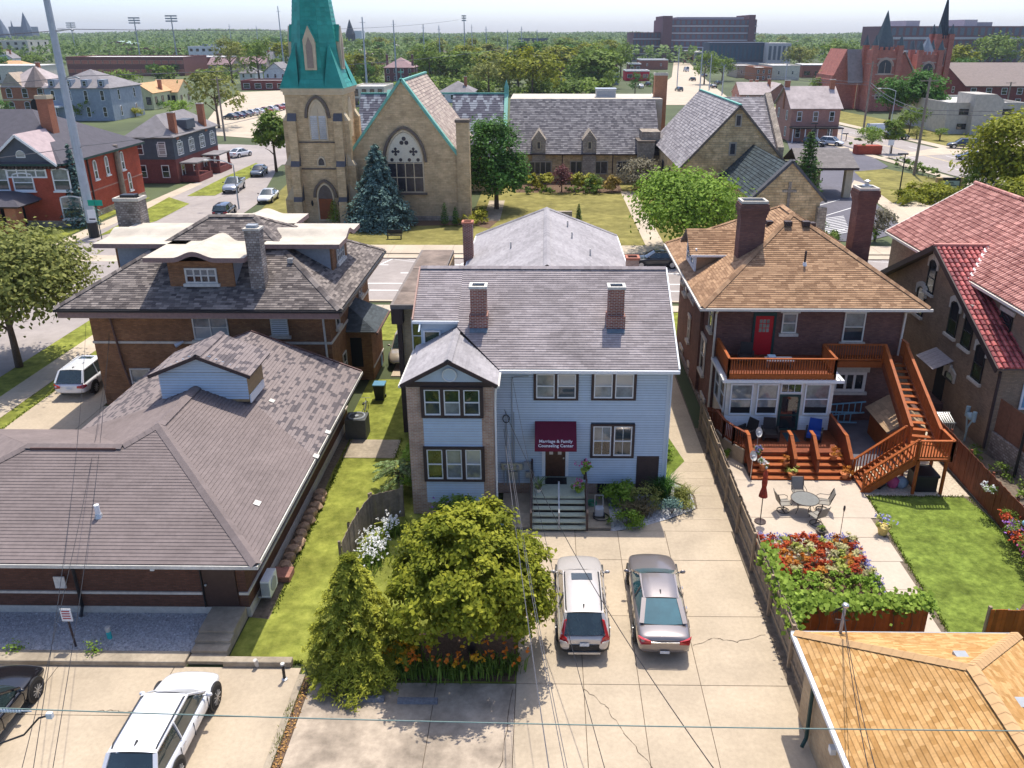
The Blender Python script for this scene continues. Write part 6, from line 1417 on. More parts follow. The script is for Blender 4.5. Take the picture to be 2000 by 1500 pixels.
# spire: square foot turning into an octagon
def octa(r,z,cx=tc,cy=tcy):return[V((cx+r/math.cos(math.pi/8)*math.cos(math.pi/8+k*math.pi/4),cy+r/math.cos(math.pi/8)*math.sin(math.pi/8+k*math.pi/4),z)) for k in range(8)]
q=MB();hb=3.42;z0=14.6
def sq(h,z,ch):return[V((tc+x,tcy+y,z)) for x,y in((h,ch),(ch,h),(-ch,h),(-h,ch),(-h,-ch),(-ch,-h),(ch,-h),(h,-ch))]
O=lambda r,z:sq(r,z,r*math.tan(math.pi/8))
prof=[(3.42,14.6),(2.95,15.5),(2.65,16.6),(2.5,17.8),(1.5,27),(.06,41)]
fl=MB();rings=[O(r_,z) for r_,z in prof]
for k in range(len(rings)-1):
 nrow=max(1,int((prof[k+1][1]-prof[k][1])/.42))
 for j in range(8):
  a,b,c,d=rings[k][j],rings[k][(j+1)%8],rings[k+1][(j+1)%8],rings[k+1][j]
  for i in range(nrow):
   t0,t1=i/nrow,(i+1)/nrow;p,q2,r2,s2=a.lerp(d,t0),b.lerp(c,t0),b.lerp(c,t1),a.lerp(d,t1);o_=((p+q2)/2-V((tc,tcy,p.z))).normalized()*.035
   ncol=max(1,int((p-q2).length/.5))
   for m_ in range(ncol):
    u0,u1=m_/ncol,(m_+1)/ncol;P1,P2,P3,P4=p.lerp(q2,u0),p.lerp(q2,u1),s2 .lerp(r2,u1),s2 .lerp(r2,u0);rr_=R.random()
    fl.face([P1+o_,P2+o_,P3,P4],0,rr_);fl.face([P1,P2,P2+o_,P1+o_],0,rr_)
tag(fl.build('spire_shingles',M_copper,CH),kind='stuff')
core=MB();core.loft([O(r_-.03,z) for r_,z in prof]);core.build('spire',M_copper,CH)
for sx in(-1,1):
 for sy in(-1,1): # corner broaches
  q=MB();A=V((tc+sx*3.42,tcy+sy*3.42,14.6));B1=V((tc+sx*3.42,tcy+sy*1.35,14.6));B2=V((tc+sx*1.35,tcy+sy*3.42,14.6));T_=V((tc+sx*1.78,tcy+sy*1.78,19.2))
  q.face([A,B1,T_] if sx*sy>0 else[B1,A,T_],0);q.face([B2,A,T_] if sx*sy>0 else[A,B2,T_],0);q.build('broach',M_copper,CH)
MB().box(tc-3.44,tc+3.44,tcy-3.44,tcy+3.44,14.56,14.63).build('spire_eave',M_coppt,CH)
for ang in(0,1,2,3): # lucarnes
 Tm=Matrix.Translation((tc,tcy,0))@Matrix.Rotation(ang*math.pi/2,4,'Z');p=lambda x,y,z:Tm@V((x,y,z));q=MB()
 q.prism([p(-.62,-2.85,16.4),p(.62,-2.85,16.4),p(.62,-2.85,19.4),p(0,-2.85,20.8),p(-.62,-2.85,19.4)],Tm.to_3x3()@V((0,.9,0)));l=q.build('lucarne',M_creamst,CH)
 q=MB();q.prism([p(-.34,-2.86,16.6),p(.34,-2.86,16.6),p(.34,-2.86,18.8),p(0,-2.86,19.7),p(-.34,-2.86,18.8)],Tm.to_3x3()@V((0,-.03,0)));q.build('lucarne_louvre',mat('louvre_taupe',(0.3,0.24,0.2),.8),l)
 q=MB();q.prism([p(-.75,-2.7,19.3),p(0,-2.7,20.95),p(.75,-2.7,19.3),p(.62,-2.7,19.2),p(0,-2.7,20.6),p(-.62,-2.7,19.2)],Tm.to_3x3()@V((0,1.3,0)));q.build('lucarne_roof',M_copper,l)
# nave with the big west window
gy=92.5;px_,pz=-15.7,15.2;gl_,gr=-21.6,-9.85
q=MB();q.prism([(gl_,gy,0),(gr,gy,0),(gr,gy,7.5),(px_,gy,pz),(gl_,gy,7.8)],(0,.6,0));q.build('gable_wall',M_ash,CH)
MB().box(gl_+.3,gr-.3,gy+.6,112,0,7.6).build('nave_wall',M_ash,CH)
MB().box(gr-.05,gr+1.35,gy-.25,gy+1.3,0,10.9).build('corner_pier',M_ash,CH);MB().box(gr-.15,gr+1.45,gy-.35,gy+1.4,10.9,11.2).build('pier_cap',M_mould,CH)
for s in(-1,1):
 e=(gl_-.3,7.4) if s<0 else(gr+.2,7.1)
 q=MB();q.beam((e[0],gy+.2,e[1]+.1),(px_,gy+.2,pz+.25),.8,.28);q.build('copper_coping',M_coppt,CH)
 roof(CH,[(e[0],gy+.5,e[1]),(e[0],112,e[1]),(px_,112,pz),(px_,gy+.5,pz)],M_deckb,M_slrose,ch=.4,pw=.5,th=.04)
MB().beam((px_,gy+.4,pz+.08),(px_,112,pz+.08),.3,.2).build('ridge_roll',M_coppt,CH)
q=MB();q.cyl((px_,gy+.2,pz+.3),(px_,gy+.2,pz+1.3),.05);q.box(px_-.3,px_+.3,gy+.15,gy+.25,pz+.9,pz+1.0);q.build('finial_cross',M_coppt,CH)
bw=gothic(CH,-15.75,3.2,4.2,3.4,3.5,gy-.01,M_creamst,M_lead,4,M_mould,'great_window',rows=(4.9,6.5))
tp=MB();A=arch_pts(-15.75,6.6,3.9,3.25);tp.face([(x,gy-.045,z) for x,z in A]);tp.build('tracery_panel',mat('tracery_cream',(0.62,0.58,0.46),.8),bw)
def disc(x,z,r_,n=10):q=MB();q.face([(x+r_*math.cos(2*math.pi*k/n),gy-.055,z+r_*math.sin(2*math.pi*k/n)) for k in range(n)]);return q
for x,z,r_ in((-15.75,9.15,.24),(-16.02,8.72,.24),(-15.48,8.72,.24)):disc(x,z,r_).build('trefoil_pane',M_lead,bw)
for cx_ in(-16.75,-14.75):
 for dx,dz in((0,.3),(0,-.3),(.3,0),(-.3,0),(0,0)):disc(cx_+dx,7.75+dz,.17).build('quatrefoil_pane',M_lead,bw)
for k in range(4):disc(-17.2+.975*k,6.85,.2).build('light_head',M_lead,bw)
MB().box(-18.1,-13.4,gy-.25,gy-.01,2.95,3.18).build('window_sill',M_mould,CH);MB().box(gl_,gr,gy-.12,gy-.004,0,.5).build('plinth',M_ashg,CH)
# purple slated transept and pinnacle
def zig(r,p):return min(1,.15+.2*r+(.65 if(math.sin(p.x*3.0)*.75+(p.z-9.2)*1.0)%2.6>1.75 else 0))
roof(CH,[(-13,110.5,4.6),(-5.6,110.5,4.6),(-5.6,119.5,12.1),(-13,119.5,12.1)],M_deckb,M_slpurp,ch=.42,pw=.45,th=.04,rfun=zig)
roof(CH,[(-26,112,4.6),(-18.5,112,4.6),(-18.5,119.5,12.1),(-26,119.5,12.1)],M_deckb,M_slpurp,ch=.42,pw=.45,th=.04,rfun=zig)
MB().box(-13,-5.9,111,128,0,4.6).build('transept_wall',M_ash,CH);MB().beam((-26,119.5,12.15),(-5.6,119.5,12.15),.3,.2).build('ridge_roll',M_coppt,CH)
q=MB();q.beam((-5.5,110.3,4.8),(-5.5,119.6,12.5),.5,.4);q.loft([[V((-5.5+x,119.2+y,11.8)) for x,y in((.3,.3),(-.3,.3),(-.3,-.3),(.3,-.3))],[V((-5.5+x,119.2+y,13.0)) for x,y in((.3,.3),(-.3,.3),(-.3,-.3),(.3,-.3))],[V((-5.5+x,119.2+y,14.0)) for x,y in((.02,.02),(-.02,.02),(-.02,-.02),(.02,-.02))]]);q.build('copper_verge',M_coppt,CH)
MB().beam((-22.0,112,4.8),(-22.0,119.6,12.5),.5,.4).build('copper_verge',M_coppt,CH)
# long wing with wall dormers
wy=118.2
MB().box(-5.9,16.5,wy,140,0,4.4).build('wing_wall',M_ash2,CH)
roof(CH,[(-5.3,wy-.5,4.05),(16.4,wy-.5,4.05),(16.4,127.3,10.75),(-5.3,127.3,10.75)],M_deckb,M_slmix,ch=.38,pw=.42,th=.045)
MB().box(-5.3,17.5,127.3,138,4,10.85).build('flat_roof_block',M_membr,CH)
MB().box(-5.3,16.4,wy-.62,wy-.5,3.92,4.08).build('gutter',M_trim,CH)
for x in(-.95,6.25):
 MB().box(x-.95,x+.95,wy-.45,wy+1.5,0,5.9).build('wall_dormer',M_ashg,CH)
 q=MB();q.prism([(x-1.05,wy-.5,5.9),(x+1.05,wy-.5,5.9),(x,wy-.5,7.3)],(0,4,0));q.build('dormer_gable',M_ashg,CH)
 window(CH,(x,wy-.46,4.7),(0,-1),.6,1.1,M_creamst,M_lead,fw=.1,rail=False)
for x,w_,ml in((-.55,3.3,4),(4.4,1.8,2),(7.9,2.1,2),(11.0,1.6,2)):window(CH,(x if x>0 else x-.2,wy-(.02 if x>0 else .47),1.15),(0,-1),w_,1.9,mat('window_stone_frame',(0.36,0.31,0.25),.8),M_lead,fw=.14,mull=ml,rail=False,dep=.1)
for x in(2.4,9.6):pipe(CH,[(x,wy-.1,4.0),(x,wy-.1,0)],M_trim,.07)
MB().box(13.0,15.3,wy-1.4,wy+3,0,5.8).build('stone_pier',M_ashg,CH);MB().box(13.6,16.2,wy-.2,wy+5,5.8,7.1).build('stone_pier',M_ashg,CH);q=MB();q.box(12.9,15.4,wy-1.5,wy+3,5.8,6.0);q.build('pier_coping',M_mould,CH)
AC=thing('rooftop_air_unit','grey air conditioning unit on the white flat church roof','air conditioner',(9.2,131,10.85));MB().box(7.7,10.7,130,132.2,10.86,12.0).build('casing',M_gal,AC);MB().box(7.6,10.8,129.9,132.3,12.0,12.15).build('lid',M_gal,AC);MB().box(7.8,10.6,129.97,129.995,11.0,11.8).build('grille',M_greym,AC)
chimney(CH,17.6,131.5,4,14.0,1.9,1.6,brick('brick_orange',(0.42,0.14,0.05),(0.5,0.19,0.08),(0.4,0.3,0.22),var=.15),M_stone,cap_h=.35)
# gabled block on the right of the church
by=96.0;bx,bz=22.0,12.4;bl,br=15.8,28.2
q=MB();q.prism([(bl,by,0),(br,by,0),(br,by,5.7),(bx,by,bz),(bl,by,5.7)],(0,.6,0));q.build('gable_wall',M_ash2,CH)
MB().box(bl+.3,br-.3,by+.6,122,0,5.6).build('block_wall',M_ash2,CH)
for s,e in((-1,bl-.25),(1,br+.25)):
 roof(CH,[(e,by-.2,5.4),(e,122,5.4),(bx,122,bz+.1),(bx,by-.2,bz+.1)],M_deckb,M_slpink,ch=.36,pw=.5,th=.04)
 MB().beam((e,by-.22,5.35),(bx,by-.22,bz+.02),.1,.25).build('verge_board',M_mould,CH)
MB().beam((bx,by-.2,bz+.15),(bx,122,bz+.15),.3,.15).build('ridge_roll',M_coppt,CH)
for x,z,w_,h_,ml in((21.95,10.1,.5,1.4,1),(21.55,6.9,.6,1.5,1),(21.4,3.1,2.3,1.9,3)):window(CH,(x,by-.02,z),(0,-1),w_+.25,h_,mat('window_stone_frame',(0.36,0.31,0.25),.8),M_lead,fw=.15,mull=ml,rail=False)
for y in(101,107,113):window(CH,(bl+.28,y,2.2),(-1,0),1.8,1.7,M_mould,M_lead,fw=.1,rail=False)
roof(CH,[(22,109,5.6),(30.4,109,5.6),(30.4,118,11.8),(22,118,11.8)],M_deckb,M_slpink,ch=.36,pw=.5,th=.04);MB().box(27,30.2,109.5,126,0,5.6).build('cross_wing_wall',M_ash2,CH);q=MB();q.prism([(30.3,108.8,0),(30.3,108.8,6.2),(30.3,118,12.4),(30.3,127,6.2),(30.3,127,0)],(.8,0,0));q.build('parapet_gable',M_ashg,CH)
# little chapel with the cross
cy,cxx,cz=80.0,23.85,8.45;cl,cr_=20.0,27.6
q=MB();q.prism([(cl+.6,cy,0),(cr_-.6,cy,0),(cr_-.6,cy,4.6),(cr_-.2,cy,4.9),(cxx+.5,cy,cz-.2),(cxx,cy,cz),(cxx-.5,cy,cz-.2),(cl+.2,cy,4.9),(cl+.6,cy,4.6)],(0,.6,0));q.build('chapel_wall',M_ash2,CH)
for s,e in((-1,cl),(1,cr_)):
 q=MB();q.beam((e,cy+.25,4.7),(cxx,cy+.25,cz+.15),.8,.25);q.build('chapel_coping',M_slgrey,CH)
 roof(CH,[(e+s*-.4,cy+.6,4.7),(e+s*-.4,95.8,4.7),(cxx,95.8,cz-.3),(cxx,cy+.6,cz-.3)],M_deckb,mat('slate_dark_green',(0.04,0.055,0.06),.85,rnd=.4),ch=.36,pw=.5,th=.05)
MB().box(cl+.7,cr_-.7,cy+.6,95.8,0,4.6).build('chapel_side_wall',M_ash2,CH)
for x in(cr_-.9,):MB().box(x,x+.9,cy-.5,cy-.004,0,4.2).build('buttress',M_ashg,CH)
q=MB();q.box(cxx-.14,cxx+.14,cy-.08,cy-.004,3.6,6.6);q.box(cxx-.7,cxx-.145,cy-.08,cy-.004,5.6,5.85);q.box(cxx+.145,cxx+.7,cy-.08,cy-.004,5.6,5.85);q.build('cross_relief',M_ashg,CH)
# drive-through canopy
PC=thing('porte_cochere','grey roofed drive-through canopy on stone piers beside the church','canopy',(45,110,0))
p0,p1=at(1560,328,3.9),at(1678,328,3.9);yy=p0 .y;x0,x1=p0 .x,p1 .x
for s,ya,yb_ in((0,yy,yy+4),(1,yy+8,yy+4)):roof(PC,[(x0,ya,3.9),(x1,ya,3.9),(x1-.3,yb_,5.9),(x0,yb_,5.9)],M_deckb,mat('shingle_taupe',(0.24,0.215,0.2),.9,rnd=.12),ch=.3,pw=.5)
MB().box(x0,x1,yy-.08,yy-.01,3.6,3.9).build('fascia',M_trim,PC);MB().box(x0,x1,yy,yy+8,3.62,3.7).build('ceiling',M_creamst,PC)
for u,v in((1641,370),(1661,371)):
 p=at(u,v);MB().box(x1-3.6 if u<1650 else x1-1.4,x1-2.7 if u<1650 else x1-.5,yy+(.5 if u>1650 else 6.5),yy+(1.4 if u>1650 else 7.4),0,3.62).build('pier',M_creamst,PC)
for y in(.5,6.5):MB().box(x0+.5,x0+1.4,yy+y,yy+y+.9,0,3.62).build('pier',M_creamst,PC)
SG=thing('church_sign','church message board between two stone posts on the lawn','sign',(at(1852,375).x,at(1852,375).y,0));a=at(1830,376);b=at(1876,376)
for p in(a,b):MB().box(p.x-.35,p.x+.35,a.y-.35,a.y+.35,0,2.0).build('post',M_ash2,SG)
MB().box(a.x+.35,b.x-.35,a.y-.12,a.y+.12,.55,2.0).build('board_frame',M_blk,SG);MB().box(a.x+.45,b.x-.45,a.y-.16,a.y-.122,.65,1.6).build('message_panel',mat('sign_pale_blue',(0.5,0.62,0.62),.5),SG)
q=MB()
for k,w_ in enumerate((.6,.9,1.5)):q.box((a.x+b.x)/2-w_/2,(a.x+b.x)/2+w_/2,a.y-.165,a.y-.161,1.35-.22*k,1.45-.22*k)
q.build('message_lines',M_blk,SG)
# ============================================================ houses and buildings further away
def plain(name,c,**k):return mat(name,c,**{**dict(rough=.85,var=.15,scale=1.5),**k})
M_rgrey=plain('roof_grey',(0.22,0.205,0.21),stain=.15);M_rdark=plain('roof_charcoal',(0.085,0.08,0.095));M_rtan=plain('roof_tan_orange',(0.56,0.34,0.17));M_rbrown=plain('roof_brown',(0.23,0.185,0.165));M_rpink=plain('roof_mauve',(0.3,0.2,0.2));M_rwht=plain('roof_flat_pale',(0.6,0.58,0.55));M_rpale=plain('roof_pale_pink_grey',(0.42,0.36,0.345),stain=.2)
B_red=brick('brick_bright_red',(0.36,0.045,0.022),(0.44,0.07,0.035),(0.33,0.12,0.08),var=.18);B_org=brick('brick_orange_red',(0.38,0.12,0.06),(0.45,0.16,0.08),(0.36,0.2,0.14),var=.15);B_mar=brick('brick_maroon',(0.17,0.04,0.04),(0.24,0.06,0.055),(0.2,0.1,0.09),var=.2);B_pnk=brick('brick_rose',(0.4,0.17,0.13),(0.47,0.22,0.17),(0.4,0.26,0.22),var=.15);B_pur=brick('brick_plum',(0.16,0.055,0.065),(0.22,0.08,0.09),(0.25,0.16,0.16),var=.2)
W_gry=plain('siding_blue_grey',(0.27,0.31,0.36));W_dgry=plain('siding_slate_blue',(0.085,0.1,0.125));W_yel=plain('siding_pale_yellow',(0.55,0.54,0.33));W_wht=plain('siding_white',(0.68,0.68,0.66));W_crm=plain('wall_cream',(0.6,0.55,0.45));W_bei=plain('concrete_beige',(0.45,0.42,0.37));W_tan=plain('wall_tan',(0.42,0.34,0.26));W_nav=plain('cladding_navy',(0.07,0.09,0.13))
def bld(name,label,cat,u0,ve,u1,vb,dep,kind,vr,wm,rm,rows=2,cols=3,scol=2,ws=(.9,1.5),frm=M_wht,gl=GD,chim=(),over=.4,group=None,z0=0.0,sill=None,arch=0.,roofname='roof_slope',ch_m=None,bands=None):
 um=(u0+u1)/2;Y=at(um,vb).y;x0,x1=atY(u0,vb,Y).x,atY(u1,vb,Y).x;ze=atY(um,ve,Y).z;o=thing(name,label,cat,((x0+x1)/2,Y+dep/2,0),group=group)
 MB().box(x0,x1,Y,Y+dep,0,ze).build('wall',wm,o);xm=(x0+x1)/2;ym=Y+dep/2;zr=ze
 def slope(p,n=roofname):
  fr=frame(p);MB().prism([V(q)-fr[3]*.15 for q in p],fr[3]*.15).build(n,rm,o)
 a,b,c,d=x0-over,x1+over,Y-over,Y+dep+over
 if kind=='gx':zr=atY(um,vr,ym).z;slope([(a,c,ze),(b,c,ze),(b,ym,zr),(a,ym,zr)]);slope([(a,d,ze),(b,d,ze),(b,ym,zr),(a,ym,zr)])
 elif kind=='gy':zr=atY(um,vr,Y).z;slope([(a,c,ze),(a,d,ze),(xm,d,zr),(xm,c,zr)]);slope([(b,c,ze),(b,d,ze),(xm,d,zr),(xm,c,zr)])
 elif kind=='hip':
  zr=atY(um,vr,ym).z;rl=max(0,(x1-x0)-dep)/2;rw=max(0,dep-(x1-x0))/2;A,B_=(xm-rl,ym-rw,zr),(xm+rl,ym+rw,zr)
  if rl>0:slope([(a,c,ze),(b,c,ze),B_,A]);slope([(a,d,ze),(b,d,ze),B_,A]);slope([(a,c,ze),(a,d,ze),A]);slope([(b,c,ze),(b,d,ze),B_])
  else:slope([(a,c,ze),(b,c,ze),A]);slope([(a,d,ze),(b,d,ze),B_]);slope([(a,c,ze),(a,d,ze),B_,A]);slope([(b,c,ze),(b,d,ze),B_,A])
 else:
  MB().box(x0+.3,x1-.3,Y+.3,Y+dep-.3,ze,ze+.05).build('flat_roof',rm,o)
  for q in((x0-.05,x1+.05,Y-.05,Y+.3),(x0-.05,x1+.05,Y+dep-.3,Y+dep+.05),(x0-.05,x0+.3,Y+.3,Y+dep-.3),(x1-.3,x1+.05,Y+.3,Y+dep-.3)):MB().box(*q,ze,ze+.5).build('parapet',bands or wm,o)
 if kind in('gx','gy'):
  q=MB()
  if kind=='gy':
   for yy in(Y,Y+dep-.1):q=MB();q.prism([(x0,yy,ze),(x1,yy,ze),(xm,yy,zr-.1)],(0,.1,0));q.build('gable',wm,o)
  else:
   for xx in(x0,x1-.1):q=MB();q.prism([(xx,Y,ze),(xx,Y+dep,ze),(xx,ym,zr-.1)],(.1,0,0));q.build('gable',wm,o)
 fh=ze/rows
 def wins(n,fx,nrm,L):
  for r_ in range(rows):
   for k in range(n):
    t=(k+.5)/n;window(o,fx(t)+Z*(r_*fh+(fh-ws[1])*.55),nrm,ws[0],ws[1],frm,gl,rail=ws[1]>1,fw=.1,dep=.08,sill=sill,arch=arch)
 if cols:wins(cols,lambda t:V((x0+(x1-x0)*t,Y-.01,0)),(0,-1),x1-x0)
 if scol:
  if xm<0:wins(scol,lambda t:V((x1+.01,Y+dep*t,0)),(1,0),dep)
  else:wins(scol,lambda t:V((x0-.01,Y+dep*t,0)),(-1,0),dep)
 for fx,fy,h_ in chim:chimney(o,x0+(x1-x0)*fx,Y+dep*fy,ze-.5,zr+h_,.9,.8,ch_m or B_org,M_stone)
 return o,x0,x1,Y,ze,zr
# --- red brick house across the side street
o=thing('red_brick_house','bright red brick house with charcoal hip roof at the left edge','house',(-60,96,0))
fy=88.6;fx=-52.6
MB().box(-70,fx,fy,106.5,0,7.0).build('wall',B_red,o);MB().box(-70,fx-.02+.06,fy-.04,106.5,0,.7).build('plinth',M_ashg,o)
E0,E1,N0,N1,ez,rz=-71,fx+.7,fy-.7,107.2,7.0,11.9
for p in([(E0,N0,ez),(E1,N0,ez),(-59.4,97,rz),(-64,97,rz)],[(E1,N0,ez),(E1,N1,ez),(-59.4,97,rz)],[(E0,N1,ez),(E1,N1,ez),(-59.4,97,rz),(-64,97,rz)]):fr=frame(p);MB().prism([V(q)-fr[3]*.15 for q in p],fr[3]*.15).build('roof_slope',M_rdark,o)
MB().box(E0,E1,N0,N0+.1,ez-.25,ez-.02).build('gutter',M_dkgreen,o);MB().box(E1-.1,E1,N0,N1,ez-.25,ez-.02).build('gutter',M_dkgreen,o)
q=MB()
for k in range(40):q.box(-69.6+k*.43,-69.4+k*.43,fy-.45,fy-.01,ez-.6,ez-.25)
tag(q.build('eave_brackets',M_trim,o),kind='stuff')
gp=atY(30,255,fy-.3);q=MB();q.prism([(gp.x-3.6,fy-.35,7.0),(gp.x+3.6,fy-.35,7.0),(gp.x,fy-.35,9.9)],(0,5,0));q.build('front_gable',M_dkgreen if 0 else W_dgry,o)
for s in(-1,1):
 p=[(gp.x+s*3.9,fy-.7,6.85),(gp.x,fy-.7,10.0),(gp.x,fy+5,10.0),(gp.x+s*3.9,fy+2,6.85)];fr=frame(p);MB().prism([V(c) for c in p],fr[3]*.12).build('gable_slope',plain('metal_roof_mauve',(0.42,0.33,0.33)),o);MB().beam((gp.x+s*3.9,fy-.75,6.8),(gp.x,fy-.75,9.95),.08,.25).build('rake_board',M_wht,o)
window(o,(gp.x,fy-.36,7.6),(0,-1),1.0,.3,M_wht,GL,rail=False,arch=.5);window(o,(gp.x,fy-.05,5.4),(0,-1),4.4,1.6,M_wht,GC,mull=4,fw=.16)
for u,z,w_,h_ in((120,4.0,1.9,2.3),(2,4.0,1.7,2.3),(45,4.0,2.3,1.8),(130,.9,2.4,2.4),(15,.9,1.5,1.8)):window(o,(atY(u,350,fy).x,fy-.02,z),(0,-1),w_,h_,M_wht,GC,GB,fw=.14,sill=M_wht,arch=.2)
for y,z in((91.5,4.0),(95.5,4.1),(98.2,4.2),(102,4.2),(92.5,.9),(103,1.5)):window(o,(fx+.01,y,z),(1,0),.8,2.0,M_wht,GC,GB,fw=.14,sill=M_wht,arch=.25)
MB().box(fx,fx+.06,fy,106.5,2.9,3.05).build('stone_band',plain('band_pink',(0.4,0.2,0.16)),o);pipe(o,[(fx+.1,94,7),(fx+.1,94,0)],M_trim,.1);chimney(o,-56.3,94.6,7.5,13.2,1.25,1.25,B_org,M_creamst,cap_h=.4)
MB().box(-70,-55.6,fy-4,fy-.1,2.85,3.1).build('porch_ceiling',M_trim,o);q=MB();q.loft([[(-70,fy-4.4,3.1),(-55.2,fy-4.4,3.1),(-55.2,fy-.05,3.1),(-70,fy-.05,3.1)],[(-70,fy-3.2,3.7),(-56.4,fy-3.2,3.7),(-56.4,fy-.05,3.7),(-70,fy-.05,3.7)],[(-70,fy-1.0,4.0),(-58,fy-1.0,4.0),(-58,fy-.05,4.0),(-70,fy-.05,4.0)]]);q.build('porch_roof',M_rdark,o)
for x in(-56.6,-61.8):MB().box(x-.6,x+.6,fy-3.9,fy-2.7,0,2.85).build('porch_pier',B_org,o)
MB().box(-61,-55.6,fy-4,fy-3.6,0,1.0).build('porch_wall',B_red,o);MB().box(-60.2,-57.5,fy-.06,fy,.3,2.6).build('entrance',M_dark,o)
for k in range(4):MB().box(-64.8,-62.6,fy-4.0-.35*(k+1),fy-4.0-.35*k-.004,0,.72-.18*k).build('step',M_concg,o)
# --- duplex behind it
o,x0,x1,Y,ze,zr=bld('duplex_house','maroon brick and slate blue duplex with grey hip roof beyond the red house','house',262,268,350,358,16,'hip',218,B_mar,M_rgrey,rows=2,cols=2,scol=4,ws=(1.1,1.8),chim=((.95,.1,.4),(.95,.75,.8)))
MB().box(x0-.03,x1+.03,Y-.03,Y+16.03,ze*.52,ze-.05).build('upper_siding',W_dgry,o)
for k in range(4):window(o,(x1+.04,Y+2+4*k,ze*.58),(1,0),1.9,1.8,M_wht,GB,mull=2,fw=.12)
window(o,((x0+x1)/2+1.5,Y-.04,ze*.58),(0,-1),1.2,1.8,M_wht,GL)
for y0 in(1,9):MB().box(x1+.04,x1+2.6,Y+y0,Y+y0+5,2.6,2.8).build('porch_roof',M_rgrey,o);MB().box(x1+2.2,x1+2.5,Y+y0+.1,Y+y0+.5,0,2.6).build('porch_post',B_mar,o);MB().box(x1+2.2,x1+2.5,Y+y0+4.5,Y+y0+4.9,0,2.6).build('porch_post',B_mar,o);MB().box(x1,x1+2.6,Y+y0,Y+y0+5,0,.9).build('porch_base',B_mar,o)
MB().box(x1-1.5,x1+.2,Y+5,Y+8,zr-2.2,zr-.9).build('dormer',W_dgry,o)
# --- second row on the left
o,x0,x1,Y,ze,zr=bld('victorian_house','orange red brick Victorian house with arched porch and pointed turret roof','house',12,170,103,222,14,'hip',130,B_org,M_rpale,rows=2,cols=3,scol=2,ws=(1.5,2.2),arch=.3,chim=((.5,.6,1.0),))
q=MB();gxm=x0+(x1-x0)*.25;q.prism([(gxm-3,Y-.2,ze),(gxm+3,Y-.2,ze),(gxm,Y-.2,ze+3.6)],(0,6,0));q.build('front_gable',W_tan,o)
q=MB();q.lathe((x0+(x1-x0)*.72,Y+2,ze),[(3.4,0),(.05,5.2)],10);q.build('turret_roof',M_rbrown,o)
q=MB();xa=x0+(x1-x0)*.7;pts=[(xa+1.6*math.cos(math.pi*k/12),2.2+1.6*math.sin(math.pi*k/12)) for k in range(13)];q.face([(x,Y-.08,z) for x,z in[(xa+1.6,.2)]+pts+[(xa-1.6,.2)]]);q.build('arched_entrance',M_dark,o)
MB().box(x0-.05,x1+.05,Y-.06,Y+14,ze*.5,ze*.5+.35).build('stone_band',M_creamst,o)
o,x0,x1,Y,ze,zr=bld('mansard_house','blue grey mansard house with dormers behind the steel pole','house',98,172,225,236,16,'hip',135,W_gry,M_rgrey,rows=2,cols=4,scol=2,ws=(1.0,2.2),arch=.25)
for k in range(4):gx_=x0+(x1-x0)*(k+.5)/4;MB().box(gx_-.8,gx_+.8,Y+.3,Y+2.5,ze+.2,ze+1.9).build('dormer',W_gry,o);window(o,(gx_,Y+.28,ze+.4),(0,-1),.9,1.2,M_wht,GD)
for s in(.06,.2):MB().box(x0+(x1-x0)*s-.15,x0+(x1-x0)*s+.15,Y-2.5,Y-2.2,0,3.2).build('porch_column',M_wht,o)
MB().box(x0,x0+(x1-x0)*.26,Y-2.8,Y,3.2,3.6).build('porch_roof',M_wht,o)
bld('yellow_house','pale yellow house with tan orange roof among shrubs','house',252,182,302,214,12,'gy',163,W_yel,M_rtan,rows=1,cols=3,scol=3,ws=(1.3,2.0),frm=M_blk,chim=((.9,.6,.6),))
bld('yellow_house_wing','tan orange roofed rear wing joined to the pale yellow house','house',300,180,350,207,10,'gx',155,W_yel,M_rtan,rows=1,cols=3,ws=(1.1,1.8),frm=M_blk)
bld('brick_warehouse','long low maroon brick warehouse with many windows, far left','building',135,113,362,148,30,'flat',0,plain('brick_far_maroon',(0.2,0.085,0.075)),M_rwht,rows=2,cols=16,scol=0,ws=(3.2,1.8),frm=W_tan,gl=plain('window_orange_reflection',(0.42,0.13,0.09),rough=.3))
bld('brick_warehouse','brick warehouse with green gabled end behind the long one','building',205,86,260,104,24,'gy',80,plain('brick_far_maroon',(0.2,0.085,0.075)),plain('roof_sage',(0.3,0.4,0.36)),rows=1,cols=3,scol=0,ws=(3,2))
bld('brick_warehouse','rear brick warehouse with flat roof beside the white apartments','building',250,95,375,118,26,'flat',0,plain('brick_far_maroon',(0.2,0.085,0.075)),M_rwht,rows=1,cols=8,scol=0,ws=(3,1.6))
bld('apartment_block','white and grey flat roofed apartment block beyond the warehouse','building',372,92,432,128,20,'flat',0,W_wht,M_rgrey,rows=3,cols=5,scol=3,ws=(1.8,1.6),frm=M_blk)
bld('apartment_block','grey brick apartment wing behind the tall green tree','building',400,88,436,120,20,'flat',0,W_gry,M_rgrey,rows=3,cols=3,scol=3,ws=(1.8,1.6),frm=M_blk)
bld('office_block','cream office block with dark windows at the far left edge','building',-60,80,62,122,26,'flat',0,W_crm,M_rwht,rows=4,cols=8,scol=3,ws=(2.0,1.8),frm=M_blk)
bld('low_house','low house with tan orange roof at the left edge behind the Victorian','house',-20,132,55,146,14,'hip',118,B_pnk,M_rtan,rows=1,cols=3,scol=1)
bld('white_house','white gabled house among trees left of the spire','house',518,142,562,168,12,'gy',122,W_wht,M_rgrey,rows=2,cols=3,scol=0,ws=(1.0,1.5))
